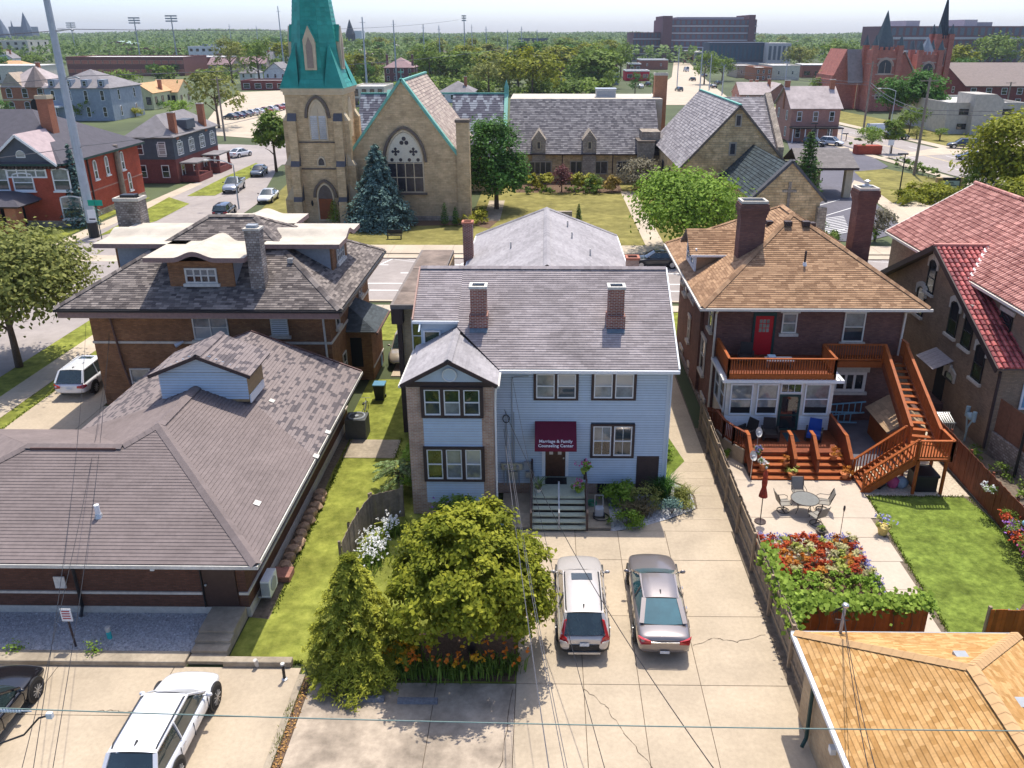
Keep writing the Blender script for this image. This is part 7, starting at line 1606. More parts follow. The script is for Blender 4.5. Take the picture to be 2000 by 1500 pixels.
bld('white_house','small white house with grey roof beside the big green trees','house',470,143,500,164,10,'hip',130,W_wht,M_rgrey,rows=2,cols=2,scol=1,ws=(1.0,1.5))
bld('brick_garage','long low maroon brick garage left of the tower','building',472,160,560,176,14,'flat',0,B_mar,M_rgrey,rows=1,cols=4,scol=0,ws=(2.4,1.8))
bld('row_house','white flat roofed row house far beyond the left trees','house',528,92,566,122,14,'flat',0,W_wht,M_rgrey,rows=3,cols=4,scol=0,ws=(1.6,2.0))
# --- behind the church
bld('plum_mansard_house','plum brick house with mauve mansard roof behind the nave','house',752,132,808,160,14,'hip',112,B_pur,M_rpink,rows=2,cols=4,scol=2,ws=(1.2,1.8),chim=((.06,.3,1.2),(.94,.3,1.2)),ch_m=B_pur)
bld('cream_commercial','cream plastered commercial block right of the spire','building',690,172,752,208,16,'flat',0,W_crm,M_rwht,rows=2,cols=4,scol=0,ws=(1.2,1.9),frm=M_trim)
bld('grey_roof_house','white house with grey gable roof and brick chimney behind the nave','house',858,180,925,200,12,'hip',158,W_wht,M_rgrey,rows=1,cols=4,scol=0,chim=((.75,.3,1.4),))
bld('brick_house','small maroon brick house behind the church wing','house',884,132,915,150,12,'hip',122,B_mar,M_rgrey,rows=1,cols=2,scol=1)
bld('navy_building','dark navy metal clad building far behind the trees','building',1012,76,1070,100,40,'flat',0,W_nav,W_nav,rows=2,cols=6,scol=0,ws=(5,3),frm=W_gry,gl=GB)
for i,(u0,ve,u1,vb,m_,r_) in enumerate(((960,104,992,116,W_wht,M_rgrey),(998,106,1024,116,W_wht,M_rgrey),(1028,105,1052,117,W_gry,M_rgrey))):bld('terrace_house','pale %s house of the distant row below the navy building'%('left','middle','right')[i],'house',u0,ve,u1,vb,14,'gx',ve-8,m_,r_,rows=1,cols=3,scol=0)
bld('red_awning_shop','low white shop with bright red front beyond the church roof','shop',1222,140,1268,158,14,'flat',0,plain('shop_red',(0.55,0.03,0.06)),M_rwht,rows=1,cols=3,scol=0,ws=(2.2,1.6),bands=W_wht)
bld('brick_shop','rust brick commercial block with white parapet beyond the church','building',1250,118,1304,136,20,'flat',0,plain('brick_far_rust',(0.3,0.12,0.09)),M_rwht,rows=1,cols=2,scol=0,bands=W_wht)
bld('brick_shop','maroon shop front next to the rust brick block','building',1228,126,1252,140,14,'flat',0,plain('brick_far_maroon',(0.2,0.085,0.075)),M_rwht,rows=1,cols=2,scol=0,ws=(2,1.5),bands=W_wht)
bld('grey_house','tall narrow grey house behind the church flat roof','house',1180,135,1208,165,12,'gy',126,W_gry,M_rgrey,rows=2,cols=2,scol=1)
bld('white_hall','long white hall with a small cupola in the distance','building',1208,98,1276,106,14,'gx',94,W_wht,M_rwht,rows=1,cols=4,scol=0)
bld('tan_commercial','tan commercial block with flat roof right of the avenue','building',1438,130,1475,152,22,'flat',0,W_tan,M_rwht,rows=1,cols=2,scol=0)
bld('orange_commercial','orange brick shop with pale roof right of the avenue','building',1474,134,1506,158,20,'flat',0,B_org,M_rwht,rows=2,cols=3,scol=0)
bld('cream_commercial','long cream hall beside the orange brick shop','building',1506,130,1560,156,26,'flat',0,W_crm,M_rwht,rows=1,cols=2,scol=0)
bld('brick_cottage','red brick gabled cottage with pale roof right of the church block','house',1503,180,1540,200,10,'gy',163,B_pnk,M_rpale,rows=1,cols=1,scol=0,chim=((.1,.5,1.0),))
bld('brick_cottage','pale roofed brick cottage wing left of the gabled one','house',1445,185,1503,200,12,'gx',160,B_pnk,M_rpale,rows=1,cols=2,scol=1,chim=((.5,.6,.5),(.7,.6,.5)))
o,x0,x1,Y,ze,zr=bld('rose_brick_house','rose brick house with worn pale pink roof and porch facing the right street','house',1540,212,1634,276,12,'gx',168,B_pnk,M_rpale,rows=2,cols=3,scol=2,ws=(1.0,1.9),chim=((.95,.45,1.2),(.03,.5,1.0)))
MB().box(x0-.2,x1+.2,Y-2.6,Y-.05,ze*.42,ze*.42+.25).build('porch_roof',M_blk,o)
for k in range(5):x=x0+(x1-x0)*k/4;MB().cyl((x,Y-2.4,0),(x,Y-2.4,ze*.42),.1).build('porch_column',M_wht,o)
# concrete building and school on the right
o,x0,x1,Y,ze,zr=bld('concrete_building','beige concrete building with angular stair tower on the right street','building',1842,205,1990,262,22,'flat',0,W_bei,M_rwht,rows=2,cols=2,scol=0,ws=(3.0,1.2),frm=M_trim)
q=MB();xs=x0+(x1-x0)*.28;q.prism([(xs,Y-2,0),(xs+6,Y-2,0),(xs+6,Y+6,0),(xs,Y+6,0)],(0,0,ze*1.18));q.prism([(xs,Y-2,ze*1.18),(xs+6,Y-2,ze*1.18),(xs+4.2,Y-2,ze*1.38),(xs,Y-2,ze*1.38)],(0,8,0));q.build('stair_tower',W_bei,o)
bld('school_building','maroon brick school with broad brown gable roof behind the concrete building','building',1880,168,2060,210,30,'gx',122,B_mar,M_rbrown,rows=2,cols=6,scol=2,ws=(1.6,1.8))
bld('brick_gable_house','small red brick gabled annex beside the twin tower church','house',1858,158,1890,205,12,'gy',142,B_org,M_rpale,rows=3,cols=2,scol=0)
# --- twin tower red church
RC=thing('red_brick_church','red brick church with two dark spired towers on the right skyline','church',(93,235,0));Yc=232
def X_(u):return atY(u,200,Yc).x
def Zc(v):return atY(1720,v,Yc).z
RB=brick('brick_church_red',(0.365,0.0945,0.0675),(0.459,0.135,0.0945),(0.459,0.27,0.23),bw=.5,bh=.2,ms=.03,var=.2);M_band=plain('church_band_pale',(0.5,0.38,0.33));M_spg=plain('spire_slate_green',(0.1,0.13,0.14));M_spd=plain('spire_slate_dark',(0.045,0.06,0.075))
def ctower(u0,u1,vt,vs,dep,sm,lab='tower',dy=0,broad=1.0):
 x0,x1=X_(u0),X_(u1);zt=Zc(vt);w_=x1-x0;y0=Yc+dy;xm,ym=(x0+x1)/2,y0+w_/2
 o=MB().box(x0,x1,y0,y0+w_,0,zt).build(lab,RB,RC)
 for f in(.25,.42,.6,.85):MB().box(x0-.1,x1+.1,y0-.1,y0-.005,zt*f,zt*f+.3).build('stone_band',M_band,o)
 for sx in(0,1):
  for sy in(0,1):xx,yy=(x0,x1)[sx],(y0,y0+w_)[sy];MB().box(xx-.7,xx+.7,yy-.7,yy+.7,0,zt+1.2).build('corner_turret',RB,o);q=MB();q.lathe((xx,yy,zt+1.2),[(.95,0),(.05,2.6)],6);q.build('turret_cap',M_spg,o)
 q=MB()
 for k in range(5):q.box(x0+w_*k/5+.15,x0+w_*(k+.6)/5,y0-.1,y0+.4,zt,zt+.8)
 tag(q.build('battlement',RB,o),kind='stuff')
 q=MB();q.lathe((xm,ym,zt),[(w_*.46*broad,0),(w_*.3*broad,(Zc(vs)-zt)*.35),(.08,Zc(vs)-zt)],8);q.build('spire',sm,o)
 g=gothic(RC,xm,zt*.62,w_*.55,zt*.12,zt*.12,y0-.02,M_band,M_lead,2,M_band);window(RC,(xm,y0-.02,zt*.2),(0,-1),w_*.5,zt*.1,M_band,GD,mull=3,fw=.3,rail=False);return x0,x1,zt
ctower(1694,1742,98,20,8,M_spg);ctower(1800,1840,108,72,8,plain('spire_slate_grey',(0.22,0.26,0.3)),'tower',6);ctower(1856,1882,76,-14,6,M_spd,'tall_tower',14,1.15)
x0,x1=X_(1736),X_(1796);MB().box(x0,x1,Yc+3,Yc+22,0,Zc(140)).build('nave_wall',RB,RC)
q=MB();q.prism([(x0,Yc+3,Zc(140)),(x0+(x1-x0)*.75,Yc+3,Zc(140)),(x0+(x1-x0)*.42,Yc+3,Zc(104))],(0,18,0));q.build('nave_gable',RB,RC)
for s,f in((-1,-.04),(1,.8)):p=[(x0+(x1-x0)*f,Yc+2.6,Zc(142)),(x0+(x1-x0)*.4,Yc+2.6,Zc(101)),(x0+(x1-x0)*.4,Yc+24,Zc(101)),(x0+(x1-x0)*f,Yc+24,Zc(142))];fr=frame(p);MB().prism([V(c) for c in p],fr[3]*.2).build('nave_roof',M_rpale,RC)
x0,x1=X_(1638),X_(1690);MB().box(x0,x1,Yc+8,Yc+22,0,Zc(150)).build('aisle_wall',RB,RC)
q=MB();q.prism([(x0-.2,Yc+7.9,Zc(160)),(x0+5.0,Yc+7.9,Zc(160)),(x0+3.2,Yc+7.9,Zc(97))],(0,14,0));q.build('aisle_gable',RB,RC);p=[(x0+3.2,Yc+8,Zc(98)),(x1,Yc+8,Zc(98)),(x1,Yc+4,Zc(165)),(x0+3.2,Yc+4,Zc(165))];fr=frame(p);MB().prism([V(c) for c in p],fr[3]*.2).build('aisle_roof',M_rgrey,RC)
# --- big hospital-like blocks on the skyline
def slab_block(name,label,u0,u1,vt,vb,Y,dep,floors,cols,wm,bm,gm,frm=None,extra=()):
 x0,x1=atY(u0,vb,Y).x,atY(u1,vb,Y).x;zb,zt=max(0,atY(u0,vb,Y).z),atY((u0+u1)/2,vt,Y).z;o=thing(name,label,'building',((x0+x1)/2,Y,0));MB().box(x0,x1,Y,Y+dep,0,zt).build('wall',wm,o);fh=(zt-0)/floors
 for f in range(floors):
  MB().box(x0-.3,x1+.3,Y-.5,Y-.02,f*fh,f*fh+fh*.18).build('floor_band',bm,o)
  for k in range(cols):xa=x0+(x1-x0)*(k+.2)/cols;xb=x0+(x1-x0)*(k+.8)/cols;q=MB();q.face([(xa,Y-.1,f*fh+fh*.3),(xb,Y-.1,f*fh+fh*.3),(xb,Y-.1,f*fh+fh*.88),(xa,Y-.1,f*fh+fh*.88)]);q.build('window',gm,o)
 for a,b,v0,v1,m_ in extra:xa,xb=atY(a,v1,Y).x,atY(b,v1,Y).x;MB().box(xa,xb,(Y-1) if m_ is P_plum else Y+6,Y+dep*.7,0,atY((a+b)/2,v0,Y).z).build('tower_block',m_,o)
 return o
P_plum=plain('brick_plum_far',(0.19,0.1,0.11));P_band=plain('stone_band_far',(0.5,0.47,0.48));G_far=plain('window_far',(0.13,0.15,0.19),rough=.2)
slab_block('factory_block','large plum brick factory block with two corner towers on the skyline',1294,1472,38,112,620,60,6,17,P_plum,P_band,G_far,extra=((1294,1312,31,60,P_plum),(1461,1473,29,60,P_plum),(1325,1455,33,60,plain('rooftop_grey',(0.33,0.34,0.36)))))
slab_block('factory_block','lower plum brick wing left of the large factory block',1236,1296,63,100,630,50,4,9,P_plum,P_band,G_far)
slab_block('factory_block','long plum brick factory on the right skyline behind the dark spire',1735,2080,51,90,560,50,3,26,P_plum,P_band,G_far,extra=((1775,1802,40,60,P_band),(1890,1915,38,60,P_band),(1915,1945,43,60,plain('rooftop_grey',(0.33,0.34,0.36)))))
slab_block('glass_hall','long low teal glass hall in front of the factory',1385,1500,83,104,540,24,1,14,W_nav,P_band,plain('glass_teal_far',(0.04,0.1,0.15),rough=.2));slab_block('pale_hall','pale low hall right of the teal glass hall',1500,1545,84,96,530,20,1,5,P_band,P_band,G_far)
# distant church silhouettes on the left skyline
o=thing('distant_church','grey distant church with one tall spire on the left skyline','church',(0,0,0));Yd=1500
for u,v0,wd in((44,24,9),(21,40,3)):p=atY(u,v0,Yd);MB().lathe((p.x,Yd,0),[(wd,0),(wd,p.z*.45),(.3,p.z)],8).build('spire',plain('spire_far_blue',(0.13,0.16,0.21)),o)
a,b=atY(16,52,Yd),atY(54,52,Yd);MB().box(a.x,b.x,Yd,Yd+30,0,a.z).build('nave',plain('spire_far_blue',(0.13,0.16,0.21)),o)
o=thing('distant_spire','dark distant spire cut by the left edge of the picture','church',(0,0,0));p=atY(0,30,1400);MB().lathe((p.x-4,1400,0),[(14,0),(12,p.z*.4),(.3,p.z)],8).build('spire',plain('spire_far_blue',(0.13,0.16,0.21)),o)
o=thing('distant_church','small white distant church with a needle spire right of the copper spire','church',(0,0,0));p=atY(682,38,1100);MB().lathe((p.x,1100,0),[(6,0),(6,p.z*.5),(.3,p.z)],8).build('spire',M_spd,o);a,b=atY(683,60,1100),atY(706,60,1100);MB().box(a.x,b.x,1100,1120,0,a.z).build('nave',W_wht,o)
# ============================================================ trees of the street and the distance
def ptree(u,vb,vt,wpx,m,n=2600,name='street_tree',label='',size=None,Y=None,group=None,low=.25,cr=None):
 p=at(u,vb) if Y is None else atY(u,vb,Y);p.z=0;h=atY(u,vt,p.y).z;r_=wpx/2/F*((p-CAM).dot(FW));zc=h*(1+low)/2;rz_=h*(1-low)/2;bl=[(0,0,zc,r_*.8,r_*.8,rz_*.95)]
 for k in range(6):a=6.283*k/6+RN.random();q=r_*.5;bl.append((math.cos(a)*q,math.sin(a)*q,zc+rz_*RN.uniform(-.45,.5),r_*RN.uniform(.4,.55),r_*RN.uniform(.4,.55),rz_*RN.uniform(.35,.5)))
 s=size or max(.1,r_*.07);return tree(name,label,'tree',(p.x,p.y,0),bl,n,s,m,(h*.6,max(.12,h*.022),6,r_*.6),cr=cr or r_*.12,nclump=n//26,shell=.62,group=group)
# the ones near the street
ptree(38,716,448,335,L_oliv,22000,label='leafy olive green street tree on the verge at the left edge',size=.17,low=.3)
ptree(1340,492,336,232,L_brt,12000,label='broad bright green tree on the church lawn right of the blue house',size=.2,low=.1)
ptree(970,408,226,126,L_dark,10000,label='tall dark green tree against the nave of the church',size=.22,low=.0)
ptree(540,335,215,70,L_mid,3000,label='green street tree left of the church tower',size=.3)
ptree(1255,372,312,100,L_silver,2600,label='silvery olive small tree by the church wing',size=.2,low=.12)
ptree(1708,470,405,70,L_silver,1500,label='small silvery tree beside the church drive',size=.14,low=.15)
ptree(1740,300,232,44,L_mid,1500,label='small round green tree at the street corner beside the rose brick house',size=.25)
ptree(1700,268,248,52,L_brt,900,label='bright shrubby tree at the church car park',low=.05);ptree(1702,290,258,44,L_mid,1200,label='round tree beside the brick planter at the car park',low=.2)
ptree(1960,400,222,190,L_chart if 0 else L_yel,8000,label='large yellow green tree at the right edge above the tiled roof',size=.3,low=.15)
ptree(1990,430,350,120,L_yel,3500,label='lower yellow green tree at the right edge next to the tiled roof',size=.25,low=.05);ptree(1905,402,320,70,L_mid,2200,label='green tree just left of the large yellow green tree',low=.1)
ptree(1790,245,140,105,L_dark,3500,label='dark green tree in front of the twin tower church');ptree(1735,245,150,75,L_dark,2500,label='dark tree at the foot of the left church tower');ptree(1775,262,210,60,L_mid,1500,label='mid green tree on the corner lawn below the twin tower church')
for i,(u,vb,vt,wp,m,l) in enumerate(((1835,275,250,34,L_mid,'round shrub tree in front of the concrete building'),(1790,272,245,36,L_oliv,'olive shrub tree left of the concrete building'))):ptree(u,vb,vt,wp,m,900,label=l,low=.05)
conifer('blue_spruce','big blue spruce in front of the church gable',(-18.4,89.4,0),9.0,4.1,L_blue,14000,.2,tiers=18,droop=.3,sharp=.75)
conifer('blue_spruce','narrow blue spruce beside the red brick house',(at(163,440).x,at(163,440).y,0),9.0,2.0,L_blue,3500,.2,tiers=16)
conifer('arborvitae','tall dark conical evergreen beside the church block',(33.6,106,0),8.5,1.9,L_arb,4500,.2,tiers=18,droop=-.35,sharp=.6)
for i,(u,v,h_,r_) in enumerate(((869,441,2.6,.55),(890,441,2.2,.5),(1130,432,2.0,.38),(1580,445,2.2,.45),(655,437,2.7,.8))):
 p=at(u,v);conifer('arborvitae',('left one of the pair of narrow evergreens at the church gable','right one of the pair of narrow evergreens at the church gable','slim evergreen alone on the church lawn','slim evergreen at the foot of the little chapel','light green conical evergreen by the church door')[i],(p.x,p.y,0),h_,r_,L_arb if i<4 else L_brt,900,.09,tiers=12,droop=-.4,sharp=.55,trunk=False)
# beds at the church wing
bedx=[(1035,370,L_chart),(1068,370,L_chart),(1122,372,L_chart),(1148,370,L_chart),(1160,375,L_mid),(1195,375,leafy('leaf_gold_orange',(0.3,0.22,0.04),(0.42,0.3,0.08)))]
for i,(u,v,m) in enumerate(bedx):p=at(u,v);shrub('shrub','%s chartreuse shrub in the bed along the church wing'%('first','second','third','fourth','fifth','last golden')[i],(p.x,p.y,0),1.1,1.0,1.8,m,500,.2,cr=.25)
for i,u in enumerate((1032,1062,1076,1111,1124,1139,1158,1171)):p=at(u,379);shrub('boxwood','clipped green boxwood ball in the row along the church lawn',(p.x,p.y,0),.5,.5,.9,L_mid,220,.12,group='boxwood balls along the church lawn',cr=.1)
p=at(1097,375);tree('plum_tree','small plum coloured tree in the bed of the church wing','tree',(p.x,p.y,0),[(0,0,1.9,.95,.95,1.0),(.1,0,2.8,.6,.6,.6)],900,.17,L_plum,(1.6,.08,4,.6))
for i,(u,v,s,m,l) in enumerate(((912,442,.9,L_chart,'pale variegated shrub at the corner of the church bed'),(935,436,1.1,L_chart,'yellow green shrub next to the church side path'),(945,425,.8,L_mid,'dark shrub behind the church side path'),(1600,458,.8,L_mid,'round clipped shrub beside the striped car park'),(1625,468,.6,L_mid,'small clipped shrub beside the striped car park'),(1690,470,1.1,L_brt,'low green shrub under the silvery tree'),(148,437,1.5,L_brt,'bright green shrub beside the narrow blue spruce'))):p=at(u,v);shrub('shrub',l,(p.x,p.y,0),s,s,s*1.2,m,420,.13,cr=.2)
for i in range(9):p=at(1765+i*11,398-(i%3)*8);shrub('juniper','spreading yellow green juniper in the border by the message board',(p.x,p.y,0),1.5,1.3,1.3,L_yel,420,.2,group='junipers by the message board',cr=.3)
for i in range(7):p=at(1758+i*11,326+i*4.0);shrub('hedge_ball','clipped green hedge ball along the right street sidewalk',(p.x,p.y,0),.8,.8,1.3,L_mid,200,.16,group='hedge balls along the right street',cr=.15)
for i in range(4):p=at(1592+i*16,322);shrub('hedge_shrub','golden green hedge shrub behind the drive-through canopy',(p.x,p.y,0),1.8,1.2,1.4,L_chart,300,.25,group='golden hedge behind the canopy',cr=.3)
for i,(u,vb,vt,wp,m,l) in enumerate(((428,250,133,112,L_oliv,'big yellow olive tree beyond the duplex roof'),(455,165,72,62,L_oliv,'tall yellow olive tree of the pair left of the spire'),(508,168,70,66,L_mid,'tall mid green tree of the pair left of the spire'),(205,232,190,52,leafy('leaf_bare_brown',(0.2,0.16,0.12),(0.28,0.22,0.17)),'brownish thin leaved tree in front of the yellow house'),(170,235,192,46,L_mid,'round green tree behind the steel pole'),(265,228,208,32,L_chart,'yellow shrub tree on the lawn before the yellow house'),(300,212,192,46,L_dark,'dark low tree in front of the yellow house'),(350,235,197,56,L_brt,'bright green small tree right of the yellow house'),(300,150,125,28,L_dark,'dark tree in front of the warehouse, left one'),(340,148,124,28,L_dark,'dark tree in front of the warehouse, right one'),(235,178,140,80,L_mid,'green tree below the warehouse wall'),(15,240,190,40,L_dark,'dark tree at the left edge before the Victorian house'),(60,130,108,60,L_mid,'green tree mass beside the cream office block'),(690,170,95,60,L_chart if 0 else L_yel,'yellow green tree right behind the spire'),(715,172,118,44,L_dark,'dark tree right of the spire'),(840,165,80,68,L_mid,'tall green tree behind the nave ridge'),(872,165,112,44,L_oliv,'olive tree beside the grey roofed house'),(720,260,185,40,L_brt,'small street tree between tower and nave'),(1040,185,96,130,L_yel,'wide yellow green tree behind the church wing'),(955,185,100,90,L_oliv,'olive tree behind the transept'),(905,160,95,50,L_mid,'green tree behind the brick house'),(1165,160,84,66,L_mid,'tall green tree of the avenue, left one'),(1212,150,78,60,L_mid,'tall green tree of the avenue, right one'),(1158,175,140,44,L_dark,'low dark tree in front of the avenue trees'),(1195,178,138,36,L_mid,'young tree in front of the grey house'),(1240,185,140,30,L_dark,'slim street tree before the red shop'),(1275,185,140,26,L_dark,'slim street tree beside the church chimney'),(1375,165,100,60,L_mid,'green tree right of the avenue'),(1410,158,108,56,L_mid,'second green tree right of the avenue'),(1460,108,86,44,L_dark,'round dark tree in front of the factory'),(1120,110,78,56,L_mid,'distant green tree above the church ridge'),(1560,135,90,70,L_oliv,'olive tree behind the low shops'),(1940,130,70,110,L_mid,'tall green trees on the right skyline'),(1985,120,55,80,L_dark,'dark tall tree on the right skyline edge'),(1880,160,110,60,L_dark,'dark tree right of the twin tower church'),(1640,130,78,80,L_mid,'green tree left of the twin tower church'),(1600,205,140,60,L_mid,'green tree behind the rose brick house'))):ptree(u,vb,vt,wp,m,1300,label=l,low=.12)
# hundreds of ordinary trees between the distant roofs: six crowns, copied
protos=[]
for k in range(7):
 m=(L_mid,L_oliv,L_dark,L_mid,L_yel,L_mid,L_dark)[k];bl=[(0,0,6.5,3.6,3.6,4.4)]
 for j in range(6):a=6.28*j/6+RN.random();bl.append((math.cos(a)*2.3,math.sin(a)*2.3,6.2+RN.uniform(-2,2.5),2.0,2.0,2.1))
 c,nn,tt=cloud(bl,900,.6,70,.65);protos.append((leafmesh('crown',c,nn,.55*RN.uniform(.6,1.3,len(c)),m,rnd=tt),trunkmesh(5.5,.25,5,2.2,seed=k).mesh('trunk',M_bark)))
keep=[(40,300,90,160),(560,660,0,200),(1190,1330,100,240),(1290,1480,25,108),(1310,1450,105,240),(1640,1860,0,230),(130,380,78,150),(1430,1640,100,205),(1730,2000,35,80),(1010,1075,70,104),(370,440,85,130),(745,815,105,165),(1880,2000,115,300),(0,62,78,122)]
cnt=0;tries=0
while cnt<250 and tries<6000:
 tries+=1;u=R.uniform(-40,2040);v=62+22+95*R.random()**1.5;p=at(u,v)
 if p.y<150:continue
 h_=R.uniform(9,15.5);top=62+(v-62)*(H-h_)/H
 if any(a<u<b and(c<v<d or c<(v+top)/2<d) for a,b,c,d in keep):continue
 if v>150 and(u<560 or u>1240):continue
 o=thing('background_tree','ordinary leafy tree among the distant roofs','tree',(p.x,p.y,0),R.uniform(0,6.28),group='trees among the distant roofs');s=h_/11.0;o.scale=(s*R.uniform(1.0,1.5),s*R.uniform(1.0,1.5),s);cm,tm=protos[R.randrange(7)]
 for me,nm in((cm,'crown'),(tm,'trunk')):c=bpy.data.objects.new(nm,me);COL.objects.link(c);c.parent=o
 cnt+=1
# small houses scattered between the trees: six kinds, copied
hp=[]
for k in range(6):
 wm=(W_wht,W_gry,B_pnk,W_crm,B_mar,W_tan)[k];rm=(M_rgrey,M_rbrown,M_rpale,M_rgrey,M_rdark,M_rpink)[k];o=thing('distant_house','small distant house between the trees','house',(0,0,0),group='small houses between the distant trees');w2,dp,ze,zr=4.5+k%3,5,5.6-(k%2),9.2-(k%3)*.6
 MB().box(-w2,w2,-dp,dp,0,ze).build('wall',wm,o)
 if k%2:P=[[(-w2-.4,-dp-.4,ze),(w2+.4,-dp-.4,ze),(w2+.4,0,zr),(-w2-.4,0,zr)],[(-w2-.4,dp+.4,ze),(w2+.4,dp+.4,ze),(w2+.4,0,zr),(-w2-.4,0,zr)]];G=[[(s*w2,-dp,ze),(s*w2,dp,ze),(s*w2,0,zr)] for s in(-1,1)]
 else:P=[[(s*(w2+.4),-dp-.4,ze),(s*(w2+.4),dp+.4,ze),(0,dp+.4,zr),(0,-dp-.4,zr)] for s in(-1,1)];G=[[(-w2,s*dp,ze),(w2,s*dp,ze),(0,s*dp,zr)] for s in(-1,1)]
 for p in P:MB().prism(p,frame(p)[3]*.15).build('roof_slope',rm,o)
 for p in G:q=MB();q.face(p);q.build('gable',wm,o)
 for r_ in range(2):
  for c in range(3):x=-w2+2*w2*(c+.5)/3;q=MB();q.box(x-.5,x+.5,-dp-.05,-dp-.01,1+r_*2.4,2.5+r_*2.4);q.build('window',GD,o)
 MB().box(w2*.3,w2*.3+.8,-.4,.4,ze,zr+1).build('chimney',B_org,o);hp.append(o)
used=0;hc=0;tries=0
while hc<120 and tries<3000:
 tries+=1;u=R.uniform(-30,2030);v=82+68*R.random()**1.25;p=at(u,v)
 if any(a<u<b and c<v<d for a,b,c,d in keep):continue
 o=hp[hc] if hc<6 else copy_tree(hp[R.randrange(6)]);o.location=(p.x,p.y,0);o.rotation_euler=(0,0,R.choice((0,1.57,3.14,.1,-.12)));hc+=1
bp=[]
for k in range(3):
 wm=(W_crm,plain('brick_far_rust',(0.3,0.12,0.09)),W_gry)[k];o=thing('distant_block','low flat roofed commercial block in the distant town','building',(0,0,0),group='flat roofed blocks of the distant town');MB().box(-13,13,-8,8,0,6.5).build('wall',wm,o);MB().box(-13.2,13.2,-8.2,8.2,6.5,6.9).build('flat_roof',M_rwht,o)
 for c in range(6):x=-11+4.4*c;q=MB();q.box(x-1.2,x+1.2,-8.06,-8.01,1.2,3.4);q.build('window',GD,o)
 bp.append(o)
for k,(u,v) in enumerate(((30,160),(420,140),(480,108),(640,118),(740,98),(850,92),(930,106),(1100,122),(1150,96),(1225,116),(1360,122),(1400,126),(1590,112),(1620,150),(1700,92),(1920,98))):o=bp[k] if k<3 else copy_tree(bp[k%3]);p=at(u,v);o.location=(p.x,p.y,0);o.rotation_euler=(0,0,R.uniform(-.15,.15));sc_=R.uniform(.7,1.3);o.scale=(sc_,1,R.uniform(.8,1.3))
# low hedges, shrubs and young trees filling the gardens of the town
n=70000;pc=1500;pu=RN.uniform(-60,2060,pc);pv=86+100*RN.random(pc)**1.6;ok=np.array([not any(a<u<b and c-4<v<d for a,b,c,d in keep) and not(v>158 and(u<600 or u>1230)) for u,v in zip(pu,pv)]);pu,pv=pu[ok],pv[ok];P0=np.array([tuple(at(u,v)) for u,v in zip(pu,pv)]);i=RN.integers(0,len(P0),n);rr_=RN.uniform(1.2,4.5,len(P0))[i];hh_=RN.uniform(1.2,6.0,len(P0))[i]
c=P0[i]+np.stack([RN.normal(size=n)*rr_*.6,RN.normal(size=n)*rr_*.6,hh_*RN.random(n)],1);me=leafmesh('garden_greenery',c,RN.normal(size=(n,3))*.5+np.array([0,-.2,.8]),(.3+P0[i][:,1]/900)*RN.uniform(.6,1.3,n),L_mid,elong=.75,rnd=np.clip(RN.random(len(P0))[i]*.7+RN.random(n)*.3,0,1));o=bpy.data.objects.new('garden_greenery',me);COL.objects.link(o);tag(o,'low green hedges and shrubs filling the gardens of the distant town','shrubbery',kind='stuff')
# the far wood that closes the view: one mass of leaf clumps following low rises
n=90000;yy=560+2300*RN.random(n)**1.5;uu=RN.uniform(-150,2150,n);az=(uu-CX)/F
xx=az*(yy*math.cos(PIT)+H*math.sin(PIT))-math.sin(YAW)*yy;bump=np.sin(uu*.011+1.0)*.5+np.sin(uu*.027)*.3+np.sin(uu*.06+2)*.2
hill=np.clip((yy-900)/1600,0,1)*(4+14*np.exp(-((uu-400)/170)**2)+4*np.exp(-((uu-1000)/250)**2)+5*np.exp(-((uu-1950)/200)**2)+3*bump)
cell=np.floor(uu/14*1.0)*7.13+np.floor(yy/40)*3.7;th_=5+7*np.abs(np.sin(cell*12.9898));zz=hill+th_*RN.random(n)**.4
c=np.stack([xx,yy,zz],1);nn=RN.normal(size=(n,3))*.5+np.array([0,-.3,.8]);sz=(.75+yy/1300)*RN.uniform(.7,1.4,n);me=leafmesh('distant_wood',c,nn,sz,leafy('leaf_far_wood',(0.072,0.136,0.032),(0.16,0.232,0.064)),elong=.8,rnd=np.abs(np.sin(cell*3.3))*.6+RN.random(n)*.4)
o=bpy.data.objects.new('distant_wood',me);COL.objects.link(o);tag(o,'far green wood that closes the view along the horizon','wood',kind='stuff')
g=MB();N_=60
for k in range(N_):
 u0,u1=-400+2800*k/N_,-400+2800*(k+1)/N_
 def hz(u):return 4+14*math.exp(-((u-400)/170)**2)+4*math.exp(-((u-1000)/250)**2)+5*math.exp(-((u-1950)/200)**2)
 def pp(u,y,z):return V(((u-CX)/F*(y*math.cos(PIT)+H*math.sin(PIT))-math.sin(YAW)*y,y,z))
 g.face([pp(u0,900,-.2),pp(u1,900,-.2),pp(u1,2500,hz(u1)),pp(u0,2500,hz(u0))],0);g.face([pp(u0,2500,hz(u0)),pp(u1,2500,hz(u1)),pp(u1,6000,hz(u1)),pp(u0,6000,hz(u0))],0)
struct('hills',g,plain('far_woodland',(0.05,0.085,0.03)),smooth=True)

